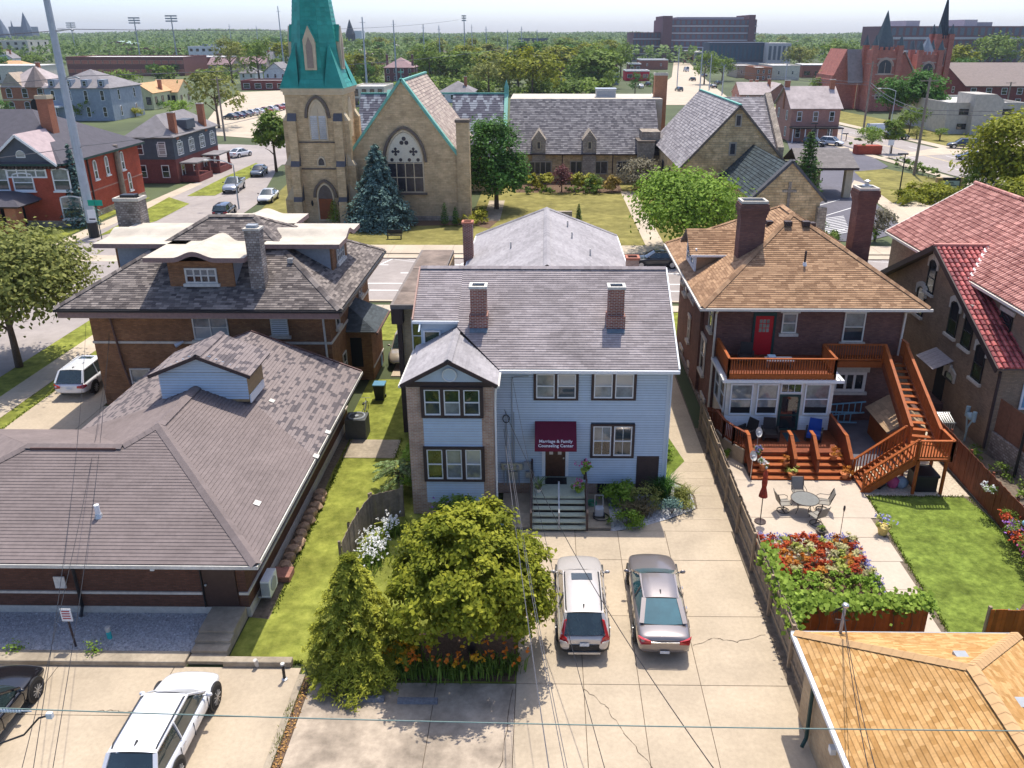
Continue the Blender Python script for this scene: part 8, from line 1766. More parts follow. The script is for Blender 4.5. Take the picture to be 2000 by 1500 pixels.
# ============================================================ cars of the streets
def scar(name,label,u,v,rz,pm,kind,L=4.7,W=1.82,Ht=1.5,cat='car',group=None):p=at(u,v);return car(name,label,(p.x,p.y,.02),rz,pm,kind,L,W,Ht,detail=False,cat=cat,group=group)
scar('pickup_truck','grey pickup truck parked on the side street',458,372,math.pi+.1,P_silver,'pickup',5.7,2.0,1.85,'pickup');scar('sedan','grey sedan parked behind the pickup on the side street',507,342,math.pi+.1,P_grey,'sedan');scar('sedan','white sedan parked beside the church tower',525,392,math.pi-.75+.8,P_white,'sedan');scar('sedan','white sedan at the side street corner beyond the duplex',470,306,-.35,P_white,'sedan');scar('suv','dark car half hidden behind the rear white dormer',440,420,.1,P_dark,'suv')
for i in range(9):scar('parked_car','parked car in the far row left of the tower',452+i*13,233-i*2.6,1.1,(P_dark,P_blue,P_grey,P_silver,P_white,P_redc,P_white,P_redc,P_white)[i],'sedan',4.5,group='cars in the far row left of the tower')
scar('white_van','white cargo van driving on the right street',1717,262,-2.9+1.4,P_white,'van',5.6,2.0,2.2,'van');scar('suv','navy SUV driving on the right street behind the van',1753,272,-1.45,P_blue,'suv',4.6,1.85,1.65);scar('suv','long charcoal SUV leaving the concrete building',1880,290,1.35,P_dark,'suv',5.6,2.0,1.9);scar('sedan','dark blue car half behind the right edge tree',1895,312,1.4,P_blue,'sedan');scar('suv','white SUV parked in front of the rose brick house',1624,284,-2.3,P_white,'suv',4.5,1.85,1.65);scar('suv','dark SUV parked next to the white one at the rose brick house',1590,285,-2.3,P_dark,'suv',4.5,1.85,1.65);scar('pickup_truck','blue pickup parked beside the concrete building',1825,243,1.4,P_bluel,'pickup',5.3,1.9,1.8,'pickup')
for i,(u,v,pm,kd) in enumerate(((1326,178,P_grey,'suv'),(1352,158,P_dark,'suv'),(1392,172,P_dark,'sedan'),(1340,140,P_white,'van'),(1402,165,P_dark,'suv'),(1375,150,P_blue,'sedan'),(1250,172,P_white,'sedan'),(1265,168,P_dark,'suv'))):scar('avenue_car',('grey SUV nearest on the far avenue','dark SUV waiting on the far avenue','dark sedan at the avenue kerb','white box truck on the far avenue','dark SUV at the avenue kerb','blue sedan on the far avenue','white car parked at the red shop','dark car parked at the red shop')[i],u,v,.2,pm,kd,4.8,1.9,2.6 if kd=='van' else 1.6)
scar('silver_car','silver car on the street left of the red brick house',12,238,1.3,P_silver,'sedan');scar('silver_car','dark car on the main street beneath the lawn tree',1281,520,1.57,P_dark,'sedan')

# ============================================================ poles, lamps, signs
M_steel=mat('pole_galvanised_blue_grey',(0.4,0.44,0.48),.5,var=.1,scale=1.5);M_wood=mat('pole_wood_grey',(0.27,0.22,0.18),.9,var=.25,scale=2)
def pole(name,label,u,vb,vt,r0,r1,m,Y=None,arms=(),group=None,cat='pole',cap=None):
 p=at(u,vb) if Y is None else V((atY(u,vb,Y).x,Y,0));p.z=0;hh=atY(u,vt,p.y).z;o=thing(name,label,cat,(p.x,p.y,0),group=group);q=MB();q.cyl((p.x,p.y,0),(p.x,p.y,hh),r0,r1,n=10);q.build('shaft',m,o)
 for f,L in arms:q=MB();q.beam((p.x-L,p.y,hh*f),(p.x+L,p.y,hh*f),.12,.12);q.build('cross_arm',m,o)
 return o,p,hh
o,p,hh=pole('transmission_pole','tall galvanised steel transmission pole at the left, rising out of the picture',185,463,-90,.5,.27,M_steel);MB().cyl((p.x,p.y,0),(p.x,p.y,1.6),.53,.52,n=12).build('base_band',M_blk,o)
for z,L in((20.2,1.7),(15.8,1.4),(24,1.6)):q=MB();q.tube([(p.x,p.y,z),(p.x+L,p.y,z+.25)],.07,6);q.cyl((p.x+L,p.y,z+.25),(p.x+L+.3,p.y,z+.1),.09);q.build('insulator_arm',M_greym,o)
STP=p
o,p,hh=pole('wood_pole','cut off wooden pole behind the large left chimney',246,402,283,.38,.3,M_wood);WDP=(p,hh)
for u,vb,vt,l in((440,275,150,'thin wooden utility pole beyond the duplex'),(1206,0,0,'')):
 if l:pole('utility_pole',l,u,vb,vt,.2,.14,M_wood,arms=((.96,1.2),))
for i,(u,vb,vt) in enumerate(((718,185,33),(775,160,39),(831,150,47),(861,148,50),(951,140,52),(992,135,58),(1019,130,52),(1049,130,58),(923,120,48),(557,150,12),(508,118,50),(456,116,47))):pole('transmission_pole',('first','second','third','fourth','fifth','sixth','seventh','eighth','ninth','one just left of the spire,','second left of the spire,','third left of the spire,')[i]+' pale steel pole of the line beyond the church','pole' and u,vb,vt,.38,.18,M_steel) if False else pole('transmission_pole',('first','second','third','fourth','fifth','sixth','seventh','eighth','ninth','one just left of the spire,','second left of the spire,','third left of the spire,')[i]+' pale steel pole of the line beyond the church',u,vb,vt,.38,.18,M_steel,arms=((.93,1.0),))
for i,(u,v,Y) in enumerate(((148,45,700),(272,35,560),(344,31,540),(908,31,620))):
 o,p,hh=pole('floodlight_mast',('leftmost','second','third','rightmost')[i]+' tall floodlight mast on the skyline',u,100,v,.5,.3,M_greym,Y=Y,cat='light mast')
 q=MB()
 for k in range(3):q.box(p.x-3.6+1.0*(i==3)*2,p.x+3.6-1.0*(i==3)*2,Y-.4,Y+.4,hh-3.4+k*1.5,hh-2.6+k*1.5)
 q.build('floodlights',M_greym,o)
for i,(u,vb,vt,l) in enumerate(((1685,262,120,'wooden utility pole in front of the left red church tower'),(1785,342,152,'wooden utility pole with cross arm at the right street'),(1962,225,160,'dark utility pole in front of the school'),(1365,200,92,'grey pole at the avenue, left one'),(1385,175,105,'grey pole at the avenue, middle one'),(1322,172,95,'grey pole left of the avenue'),(1410,185,128,'thin pole at the avenue kerb'),(1530,195,122,'thin pole behind the brick cottage'))):pole('utility_pole',l,u,vb,vt,.22,.16,M_wood if i<3 else M_steel,arms=((.97,1.3),) if i<3 else())
def lamp(label,u,vb,vt,arm,m=M_steel):o,p,hh=pole('street_lamp',label,u,vb,vt,.1,.06,m,cat='street lamp');q=MB();q.tube([(p.x,p.y,hh),(p.x+arm*.4,p.y,hh+.5),(p.x+arm,p.y,hh+.6)],.06,6);q.build('arm',m,o);MB().blob((p.x+arm,p.y,hh+.52),.45,.2,.12).build('lamp_head',M_whtw,o)
lamp('curved grey street lamp on the side street',467,408,322,-3.2);lamp('tall bent street lamp in front of the red church tower',1737,262,178,-3.5)
for i,(u,vb,vt) in enumerate(((1754,390,302),(1652,275,262),(1588,290,242))):
 o,p,hh=pole('parking_lamp',('black parking lamp on the side lawn of the church','black parking lamp at the planter','black parking lamp in front of the rose brick house')[i],u,vb,vt,.09,.07,M_blk,cat='lamp');MB().box(p.x-.9,p.x+.3,p.y-.2,p.y+.2,hh,hh+.18).build('lamp_head',M_blk,o)
p=at(199,467);o=thing('street_sign','green street name sign with white arrow sign at the corner','sign',(p.x,p.y,0));MB().cyl((p.x,p.y,0),(p.x,p.y,4.2),.05).build('post',M_dkgreen,o);MB().box(p.x-.7,p.x+.8,p.y-.04,p.y+.0,3.5,4.1).build('name_plate',mat('sign_green',(0.0,0.3,0.2),.5),o);MB().box(p.x-.95,p.x-.1,p.y-.08,p.y-.05,1.9,3.1).build('arrow_plate',M_wht,o);q=MB();q.box(p.x-.85,p.x-.2,p.y-.09,p.y-.083,2.05,2.2);q.build('arrow',M_blk,o)
p=at(1736,308);o=thing('traffic_sign','small street sign on a post at the right street sidewalk','sign',(p.x,p.y,0));MB().cyl((p.x,p.y,0),(p.x,p.y,3.0),.06).build('post',M_greym,o);MB().box(p.x-.5,p.x+.5,p.y-.06,p.y-.03,2.1,3.0).build('plate',M_wht,o)
p=at(1697,302);o=thing('brick_planter','red brick planter box at the church car park','planter',(p.x,p.y,0));MB().box(p.x-2.2,p.x+2.2,p.y,p.y+2,0,1.5).build('box',B_red,o);shrub('shrub','shrub growing in the red brick planter',(p.x-1.5,p.y+1.5,1.2),1.6,1,1.2,L_mid,300,.2)
p=at(1090,432);q=MB();q.box(p.x-1.6,p.x+1.6,p.y,p.y+.5,0,1.1);tag(q.build('stone_marker',M_ashg),'low grey stone marker wall on the church lawn','marker');p=at(770,468);o=thing('garden_bench','small metal bench on the church lawn','bench',(p.x,p.y,0));MB().box(p.x-.8,p.x+.8,p.y,p.y+.45,.4,.46).build('seat',M_blk,o);MB().box(p.x-.8,p.x+.8,p.y+.45,p.y+.5,.5,.95).build('backrest',M_blk,o)
for s in(-.7,.7):MB().box(p.x+s-.03,p.x+s+.03,p.y,p.y+.45,0,.4).build('leg',M_blk,o)

# ============================================================ overhead wires
def wire(label,a,b,sag,r_=.016,m=M_blk,n=18,name='overhead_wire'):
 a,b=V(a),V(b);q=MB();q.tube([a.lerp(b,k/n)-Z*(sag*4*(k/n)*(1-k/n)) for k in range(n+1)],r_,5);return tag(q.build(name,m),label,'wire')
M_cab=mat('cable_green_grey',(0.17,0.24,0.21),.5,var=.1);M_cabg=mat('cable_grey',(0.1,0.1,0.11),.5,var=.1)
a,b=atY(-60,1381,13.0),atY(2060,1428,13.0);wire('green grey cable crossing the bottom of the picture from side to side',a,b,.12,.014,M_cab)
mx=atY(984,838,32.9)
for k,(u,v,l) in enumerate(((1075,1520,'grey service cable from the meters, left one'),(1106,1520,'grey service cable from the meters, middle one'),(1112,1520,'grey service cable from the meters, right one'))):wire(l,mx+V((.05*k,0,.2*k)),at(u,v,6.5),.5+.1*k,.009+.004*(k==0),M_cabg)
wire('thin black line from the house front over the wagon to the lower right',atY(985,800,32.9),at(1404,1515,6.0),.9,.012)
wire('thin black line between the parked cars',atY(1000,735,32.4),at(1185,1515,6.0),.8,.009)
for k,(u0,v0,u1,l) in enumerate(((215,655,38,'service wire over the low building, left one'),(168,632,62,'service wire over the low building, middle one'),(213,650,100,'service wire over the low building, right one'))):wire(l,atY(u0,v0,42.4),at(u1,1520,6.5),.7,.008)
for k,(u,l) in enumerate(((1700,'wire from the service mast over the garage roof, left one'),(1715,'wire from the service mast over the garage roof, right one'))):wire(l,(at(1645,1180,4.1).x,at(1641,1237,3.05).y,4.08),at(u,1520,6.0),.25,.011)
for z,y2,l in((20.3,(-140,60,17.5),'upper line from the steel pole to the left'),(16.0,(-140,60,12),'lower line from the steel pole to the left'),(20.45,(-30,300,24),'upper line from the steel pole towards the distance'),(16.1,(-10,260,16),'middle line from the steel pole towards the distance'),(9.3,(-120,50,6.5),'low cable from the steel pole to the left'),(9.4,(-40,160,9.5),'low cable from the steel pole towards the tower')):wire(l,(STP.x+.5,STP.y,z),y2,1.2,.035,M_cabg)
for z,l in((9.5,'upper wire along the right street'),(8.9,'lower wire along the right street')):wire(l,(at(1785,342).x,at(1785,342).y,z),(at(1685,262).x,at(1685,262).y,z+1),.8,.04,M_cabg);wire(l+', rear span',(at(1685,262).x,at(1685,262).y,z+1),(at(1322,172).x,at(1322,172).y,z+1),1.5,.05,M_cabg);wire(l+', right span',(at(1785,342).x,at(1785,342).y,z),(120,150,z),1,.04,M_cabg)
# insulator string and lamp arm hanging into the lower left corner
p=atY(20,1388,13.0);o=thing('insulator_string','glass insulator string on the cable at the lower left edge','insulator',(p.x,p.y,p.z));q=MB()
for k in range(9):q.cyl((p.x-.28+.06*k,p.y,p.z),(p.x-.24+.06*k,p.y,p.z),.045,.03,n=10)
q.cyl((p.x-.4,p.y,p.z),(p.x+.45,p.y,p.z-.01),.014);q.build('discs',mat('insulator_pale',(0.5,0.56,0.6),.2),o)
a,b=atY(97,1397,13.0),atY(-20,1445,13.0);o=thing('cable_drop','dark looping cable with white clamp at the lower left edge','cable',a);q=MB();q.tube([a,a+V((-.25,0,-.08)),(a+b)/2+V((.05,0,-.2)),b+V((.2,0,-.1)),b],.022,6);q.build('loop',M_blk,o);MB().box(a.x-.06,a.x+.06,a.y-.04,a.y+.04,a.z-.07,a.z+.06).build('clamp',M_wht,o)
# ============================================================ patio and yard things
M_mesh=mat('sling_fabric_taupe',(0.26,0.24,0.205),.8,var=.1,scale=20);M_chfr=mat('chair_frame_bronze',(0.1,0.085,0.07),.5,var=.1);M_tglass=mat('table_glass',(0.22,0.225,0.21),.08,var=.1,spec=.8)
M_terra=mat('terracotta',(0.45,0.16,0.06),.85,var=.15,scale=10);M_wick=mat('wicker_dark',(0.035,0.028,0.026),.7,var=.3,scale=40,bump=.6,bscale=60);M_bluec=mat('cushion_blue',(0.012,0.055,0.27),.7,var=.1)
T_=thing('patio_table','round glass patio table with bronze rim on the patio','table',(11.72,31.65,.02));MB().lathe((0,0,.69),[(.02,0),(.6,0),(.6,.015),(.02,.015)],28).build('table_top',M_tglass,T_,world=False);q=MB();q.tube([V((.61*math.cos(k*math.pi/14),.61*math.sin(k*math.pi/14),.7)) for k in range(29)],.022,6);q.build('rim',M_chfr,T_,world=False)
for k in range(4):a=k*math.pi/2+.4;MB().tube([(math.cos(a)*.5,math.sin(a)*.5,.69),(math.cos(a)*.3,math.sin(a)*.3,.35),(math.cos(a)*.42,math.sin(a)*.42,0)],.018,5).build('leg',M_chfr,T_,world=False)
def patio_chair(x,y,rz,label): # local: faces +y
 o=thing('patio_chair',label,'chair',(x,y,.02),rz,group='swivel chairs around the patio table')
 MB().box(-.26,.26,-.26,.26,.42,.45).build('seat',M_mesh,o,world=False);MB().prism([(-.26,-.27,.45),(.26,-.27,.45),(.25,-.46,1.02),(-.25,-.46,1.02)],(0,-.025,0)).build('backrest',M_mesh,o,world=False)
 q=MB();q.tube([V((.27*math.cos(k*math.pi/10),.27*math.sin(k*math.pi/10)-.02,.03)) for k in range(21)],.02,5);q.cyl((0,-.02,.02),(0,-.02,.42),.03);q.box(-.27,.27,-.04,0,.01,.035);q.build('swivel_base',M_chfr,o,world=False)
 for s in(-1,1):MB().tube([(s*.28,-.44,1.0),(s*.28,-.3,.66),(s*.29,.1,.66),(s*.29,.24,.58),(s*.28,.24,.44),(s*.27,-.26,.43),(s*.27,-.46,1.04)],.016,5).build('arm_frame',M_chfr,o,world=False)
for(x,y,a,l) in((10.85,31.75,-1.45,'left'),(12.6,31.85,1.35,'right'),(12.0,30.75,.45,'nearest'),(11.75,32.6,math.pi,'farthest, back to the deck')):patio_chair(x,y,a,'bronze sling swivel chair at the patio table, %s one'%l)
# folded red umbrella with base plate
U=thing('patio_umbrella','folded red plaid umbrella on a pole at the left of the patio','umbrella',(9.58,30.85,.02));q=MB();q.lathe((0,0,0),[(.04,1.25),(.2,1.3),(.16,1.5),(.1,1.75),(.13,2.0),(.1,2.2),(.11,2.4),(.03,2.6)],10);q.build('folded_canopy',mat('plaid_red',(0.4,0.055,0.025),.8,var=.45,scale=9),U,world=False);MB().cyl((0,0,0),(0,0,2.7),.022).build('pole',M_trim,U,world=False);MB().lathe((0,0,0),[(.26,0),(.26,.04),(.05,.1)],12).build('base',M_trim,U,world=False);MB().blob((0,0,2.72),.05,.05,.06).build('finial',M_whtw,U,world=False)
def fan(x,y,z,h_,label,tilt):
 o=thing('patio_heater_dish',label,'heater',(x,y,z));q=MB();d=V((.5,-.6,tilt)).normalized();t=d.orthogonal().normalized();b=d.cross(t);c=V((0,0,h_))
 for k in range(1):q.loft([[c+(t*math.cos(a*math.pi/9)+b*math.sin(a*math.pi/9))*r_+d*e for a in range(18)] for r_,e in((.05,-.08),(.14,-.05),(.25,.04))],caps=False)
 q.build('dish',M_whtw,o,world=False);MB().cyl(c-d*.08,c+d*.12,.035).build('emitter',M_wht,o,world=False);MB().cyl((0,0,0),c,.015).build('stand',M_gal,o,world=False)
fan(10.55,35.9,.82,1.05,'upper white heater dish on the left step rail',.3);fan(10.0,34.5,.02,1.3,'lower white heater dish at the foot of the steps',.4)
def pot(x,y,z,r_,h_,pm,fm,label,petals=None,n=160,fr=None,size=.06):
 o=thing('flower_pot',label,'flower pot',(x,y,z));MB().lathe((0,0,0),[(r_*.65,0),(r_*.95,h_*.8),(r_*1.08,h_*.82),(r_*1.08,h_),(r_*.9,h_),(r_*.85,h_*.9)],14).build('pot',pm,o,world=False);fr=fr or r_*1.5
 c,nn,tt=cloud([(0,0,h_+fr*.45,fr,fr,fr*.75)],n,.05,None,.5);me=leafmesh('foliage',c,nn,size*RN.uniform(.6,1.2,len(c)),fm,rnd=tt);k=bpy.data.objects.new('foliage',me);COL.objects.link(k);k.parent=o
 if petals:blossoms(o,[(R.gauss(0,fr*.45),R.gauss(0,fr*.45),h_+fr*R.uniform(.5,1.2)) for _ in range(int(n/7))],size,petals,k=4)
 return o
L_coleus=leafy('leaf_coleus_orange',(0.42,0.13,0.02),(0.55,0.25,0.04));L_lime=leafy('leaf_lime',(0.3,0.36,0.05),(0.5,0.52,0.15))
pot(14.25,35.5,.62,.2,.25,M_terra,L_coleus,'terracotta pot of orange coleus on the upper right step');pot(14.55,34.55,.12,.22,.26,M_terra,L_coleus,'terracotta pot of orange coleus on the lowest right step');pot(11.8,35.1,.45,.18,.25,M_terra,L_coleus,'terracotta pot of orange coleus on the middle step');pot(12.0,34.6,.12,.2,.25,M_terra,L_lime,'terracotta pot of lime green leaves on the lowest step');pot(10.65,34.95,.28,.17,.28,M_terra,L_fern,'terracotta pot with white edged leaves on the left step',M_pet_w);pot(10.55,35.65,.62,.18,.25,M_terra,L_fern,'pot of blue flowers by the left step rail',M_pet_bl)
pot(14.62,29.95,.02,.26,.42,mat('pot_yellow',(0.6,0.47,0.15),.6),L_lime,'yellow pot of lavender and lime flowers at the edge of the lawn',M_pet_bl,fr=.42);pot(11.9,29.75,.02,.22,.34,mat('pot_bronze',(0.1,0.085,0.06),.5),L_mid,'dark bronze planter standing behind the flower bed',fr=.16,n=60)
pot(9.3,36.7,.02,.13,.22,mat('pot_yellow',(0.6,0.47,0.15),.6),L_brt,'small yellow pot against the concrete retaining wall')
p=at(1640,1050);o=thing('garden_torch','bamboo garden torch at the back of the flower bed','torch',(p.x,p.y,0));MB().cyl((p.x,p.y,0),(p.x,p.y,1.35),.015).build('stick',M_rail,o);MB().lathe((p.x,p.y,1.3),[(.02,0),(.05,.12),(.045,.25),(.01,.3)],8).build('burner',M_trim,o)
# flower bed: rows of plants, each clump its own thing
sheet('flower_bed',[(8.8,26.0),(13.0,26.0),(13.05,29.55),(8.8,29.45)],M_mulch,0.012)
beds=[]
for iy in range(7):
 for ix in range(9):
  x=9.15+ix*.46+R.uniform(-.1,.1);y=26.1+iy*.5+R.uniform(-.1,.1);beds.append((x,y,iy))
L_cred=leafy('leaf_coleus_red',(0.38,0.03,0.015),(0.5,0.12,0.03));L_cream=leafy('leaf_cream_green',(0.42,0.4,0.17),(0.6,0.55,0.28))
for x,y,iy in beds:
 k=R.random();m=L_brt if iy<2 and k<.8 else(L_cred if k<.34 else L_coleus if k<.58 else L_cream if k<.82 else L_lime)
 o=thing('bedding_plant','red, orange or lime leaved plant of the flower bed behind the patio','flowers',(x,y,0),group='plants of the flower bed');c,nn,tt=cloud([(0,0,.24,.27,.27,.24)],130,.06,None,.5);me=leafmesh('foliage',c,nn,.07*RN.uniform(.6,1.3,len(c)),m,rnd=tt);q=bpy.data.objects.new('foliage',me);COL.objects.link(q);q.parent=o
for i in range(12):
 x,y=(9.0+i*.37,29.5) if i<11 else(0,0)
 if i<11:o=thing('edging_flower','lavender edging flower along the far edge of the flower bed','flowers',(x,y,0),group='lavender edging of the flower bed');blossoms(o,[(R.gauss(0,.12),R.gauss(0,.1),R.uniform(.08,.25)) for _ in range(22)],.05,M_pet_bl)
for i in range(8):o=thing('edging_flower','lavender edging flower along the right edge of the flower bed','flowers',(13.1,26.2+i*.42,0),group='lavender edging on the right of the flower bed');blossoms(o,[(R.gauss(0,.1),R.gauss(0,.14),R.uniform(.08,.25)) for _ in range(20)],.05,M_pet_bl)
# vine over the fences
o=thing('climbing_vine','bright green vine spilling over the orange and grey fences','vine',(9,24,0));C,N,T=[],[],[]
for k in range(2600):
 if RN.random()<.68:x=RN.uniform(8.55,13.6);y=23.35+RN.normal()*.22;z=1.62+abs(RN.normal())*.14-max(0,RN.normal()-.6)*.35
 else:y=RN.uniform(22.2,26.8);x=8.6+RN.normal()*.16;z=1.55+RN.normal()*.2-max(0,RN.normal()-.4)*.4
 C.append((x-9,y-24,max(.1,z)));N.append((RN.normal()*.3,-.5+RN.normal()*.3,.8));T.append(RN.random())
me=leafmesh('leaves',np.array(C),np.array(N),.095*RN.uniform(.6,1.2,len(C)),leafy('leaf_vine',(0.16,0.26,0.02),(0.28,0.38,0.06)),elong=.85,rnd=np.array(T));q=bpy.data.objects.new('leaves',me);COL.objects.link(q);q.parent=o
q=MB()
for k in range(7):x=9+k*.65;q.tube([(x,23.3,.1),(x+.1,23.28,.8),(x-.05,23.32,1.6)],.012,4)
q.build('stem',M_bark,o)
# right-hand flowers on the fence and corner bed
for i,(x,y,z,m,s,l) in enumerate(((19.75,31.5,1.35,M_pet_w,.3,'white hanging petunias on the red brown fence'),(19.6,29.6,1.1,M_pet_red,.35,'orange red flowers hanging on the fence'),(19.55,29.0,1.0,M_pet_pu,.42,'purple petunias hanging on the fence'),(19.5,28.3,.95,M_pet_red,.5,'red flower mass hanging on the fence'),(19.5,27.6,.9,M_pet_pk,.45,'pink flowers hanging on the fence'),(19.4,27.0,.85,M_pet_pu,.42,'light purple petunias at the end of the fence'),(19.6,27.2,1.2,M_pet_red,.35,'red flowers at the right picture edge'))):
 o=shrub('hanging_flowers',l,(x,y,z-s*.5),s,s*1.1,s*1.3,L_mid,220,.05,cat='flowers',cr=.08);blossoms(o,[(R.gauss(-.05,s*.5),R.gauss(0,s*.55),R.uniform(.3,1.2)*s) for _ in range(int(130*s))],.065,m,k=3)
p=(19.7,28.6,1.5);o=thing('garden_globe','pale blue glass globe on the fence among the flowers','ornament',p);MB().blob((0,0,0),.13,.13,.13,n=12,k=8,j=0).build('globe',mat('glass_blue',(0.25,0.45,0.55),.1),o,world=False);MB().cyl((.1,0,-.1),(.2,0,-.3),.02).build('hook',M_blk,o,world=False)
for i,(x,y,m,l) in enumerate(((16.8,23.6,M_pet_bl,'lavender flowers in the corner bed by the lower fence'),(17.4,23.7,M_pet_w,'white flowers in the corner bed by the lower fence'),(17.7,24.4,M_pet_bl,'blue flowers leading up to the lantern post'),(18.0,23.6,M_pet_red,'red and white flowers in the corner bed'),(18.6,24.4,M_pet_yel,'yellow flowers behind the lantern post'),(18.5,23.7,M_pet_w,'cream flowers right of the corner bed'))):
 o=thing('bed_flowers',l,'flowers',(x,y,0));blades(o,60,.3,.25,.25,L_brt);blossoms(o,[(R.gauss(0,.25),R.gauss(0,.2),R.uniform(.12,.4)) for _ in range(46)],.06,m,k=3)
o=thing('garden_lantern','black lantern post with red flowers in the corner bed','lantern',(18.25,24.6,0));MB().cyl((0,0,0),(0,0,.9),.09,.11).build('post',M_blk,o,world=False);MB().lathe((0,0,.9),[(.16,0),(.2,.05),(.02,.25)],10).build('cap',M_gal,o,world=False);blossoms(o,[(R.gauss(-.1,.08),R.gauss(0,.08),R.uniform(1.0,1.25)) for _ in range(14)],.07,M_pet_red)
sheet('corner_flower_bed',[(16.2,23.3),(19.9,23.3),(19.9,26.0),(18.2,25.4)],M_mulch,0.014)
# things on the decks
def wicker(x,y,z,rz,label,m=M_wick,cm=None):
 o=thing('deck_chair',label,'chair',(x,y,z),rz);MB().box(-.33,.33,-.3,.35,.2,.4).build('seat',cm or m,o,world=False);q=MB();q.prism([(-.34,-.3,.2),(.34,-.3,.2),(.3,-.5,.95),(-.3,-.5,.95)],(0,-.05,0));q.build('backrest',cm or m,o,world=False)
 for s in(-1,1):q=MB();q.box(min(s*.34,s*.42),max(s*.34,s*.42),-.35,.35,.05,.58);q.build('arm',m,o,world=False)
 for sx in(-.35,.35):
  for sy in(-.28,.3):MB().box(sx-.025,sx+.025,sy-.025,sy+.025,0,.2).build('leg',M_blk,o,world=False)
wicker(10.35,37.3,.82,2.2,'dark wicker chair at the left end of the lower deck');wicker(11.55,37.25,.82,math.pi-.1,'dark sling chair in the middle of the lower deck');wicker(13.75,37.2,.82,2.75,'chair with bright blue cushions on the lower deck',cm=M_bluec);wicker(10.6,39.9,3.95,2.9,'black chair on the upper deck in the corner')
tag(MB().box(12.35,13.0,36.9,37.9,.822,.835).build('doormat',mat('mat_teal',(0.03,0.06,0.07),.9)),'teal doormat on the lower deck at the screen door','doormat')
o=thing('deck_box','grey white side table with folded things on the upper deck by the red door','table',(12.2,39.3,3.95));MB().box(-.7,.7,-.3,.3,.4,.46).build('table_top',M_whtw,o,world=False);MB().box(-.6,-.2,-.15,.2,.47,.62).build('folded_cloth',mat('cloth_pale_blue',(0.35,0.5,0.6),.8),o,world=False)
for sx in(-.6,.6):MB().box(sx-.03,sx+.03,-.25,.25,0,.4).build('leg',M_gal,o,world=False)
# ladder leaning, shed, black storage box, bags
o=thing('step_ladder','light blue fibreglass ladder lying on its side against the brick wall','ladder',(16.3,39.8,0));M_lad=mat('ladder_blue',(0.2,0.42,0.55),.6,var=.15)
for z in(.5,1.15,.35,.95):
 y=40.6 if z in(.5,1.15) else 40.2;MB().beam((15.2,y,z),(17.6-(.5 if y<40.5 else 0),y,z+.22 if y>40.5 else z-.05),.04,.07).build('rail',M_lad,o)
for k in range(7):MB().beam((15.4+.33*k,40.6,.52+.03*k),(15.4+.33*k,40.6,1.18+.03*k),.05,.04).build('rung',M_lad,o)
for k in range(5):MB().beam((15.4+.33*k,40.2,.35),(15.4+.33*k,40.2,.95),.05,.04).build('rung',M_lad,o)
o=thing('garden_shed','orange stained garden shed with cross braced doors under the stairs','shed',(18.6,37.9,0));q=MB();q.prism([(17.5,37.0,0),(19.3,37.0,0),(19.3,37.0,1.5),(18.4,37.0,2.05),(17.5,37.0,1.5)],(0,2.6,0));q.build('wall',M_deck,o)
for s in(-1,1):p=[(18.4+s*1.15,36.8,1.42),(18.4,36.8,2.15),(18.4,39.8,2.15),(18.4+s*1.15,39.8,1.42)];roof(o,p,M_deckb,mat('shingle_shed_tan',(0.4,0.27,0.16),.9,rnd=.15),ch=.2,pw=.4)
for x in(17.95,):d=MB().box(17.7,18.35,36.93,36.99,.1,1.5).build('door',M_deck,o);q=MB();q.beam((17.72,36.92,.15),(18.33,36.92,.8),.03,.06);q.beam((18.33,36.92,.15),(17.72,36.92,.8),.03,.06);q.build('brace',M_blk,d)
d=MB().box(18.42,19.1,36.93,36.99,.1,1.5).build('door',M_deck,o);q=MB();q.beam((18.44,36.92,.15),(19.08,36.92,.8),.03,.06);q.beam((19.08,36.92,.15),(18.44,36.92,.8),.03,.06);q.build('brace',M_blk,d)
o=thing('storage_box','black storage box under the stair landing','storage box',(18.0,34.0,0));bevel(MB().box(17.5,18.5,33.45,34.5,0,.75).build('box',M_blk,o),.03);bevel(MB().box(17.45,18.55,33.4,34.55,.755,.9).build('lid',M_blk,o),.04)
for i,(x,y,m,l) in enumerate(((16.6,33.9,mat('bag_pink',(0.5,0.08,0.2),.6),'pink bag on the pebbles under the stairs'),(16.15,34.1,mat('tarp_light_blue',(0.35,0.5,0.6),.6),'light blue tarp bundle under the stairs'),(15.9,33.8,M_blk,'black bag under the stairs'),(17.0,33.9,mat('bag_grey_blue',(0.25,0.33,0.42),.6),'grey blue bag leaning on the black box'))):q=MB();q.blob((x,y,.28),.3,.25,.32,n=9,k=6,j=.25);tag(q.build('garden_bag',m,smooth=True),l,'bag')
# utility things between the yards
o=thing('gas_meter','pale blue gas meter with bent pipes at the corner of the taupe building','gas meter',(22.4,38.6,0));M_gm=mat('meter_blue_grey',(0.3,0.42,0.46),.5);q=MB();q.blob((22.3,38.6,1.5),.22,.3,.2,n=10,k=6,j=.05);q.build('meter_body',M_gm,o,smooth=True)
for y in(38.25,38.95):MB().cyl((22.3,y,1.35),(22.3,y,1.9),.11,n=10).build('regulator',M_gm,o);
MB().tube([(22.3,38.4,1.3),(22.2,38.5,.9),(22.25,38.6,.5),(22.3,38.7,0)],.05,6).build('pipe',M_gm,o);MB().tube([(22.3,38.9,1.3),(22.3,38.75,.8),(22.28,38.65,.5)],.05,6).build('pipe',M_gm,o)
o=thing('clothes_rack','white wire rack standing on the path beside the taupe building','rack',(21.2,39.2,0));
for k in range(9):MB().tube([(20.7+.12*k,38.8,0),(20.7+.12*k,38.8,1.0),(20.7+.12*k,39.6,1.25)],.012,4).build('wire_bar',M_gal,o)
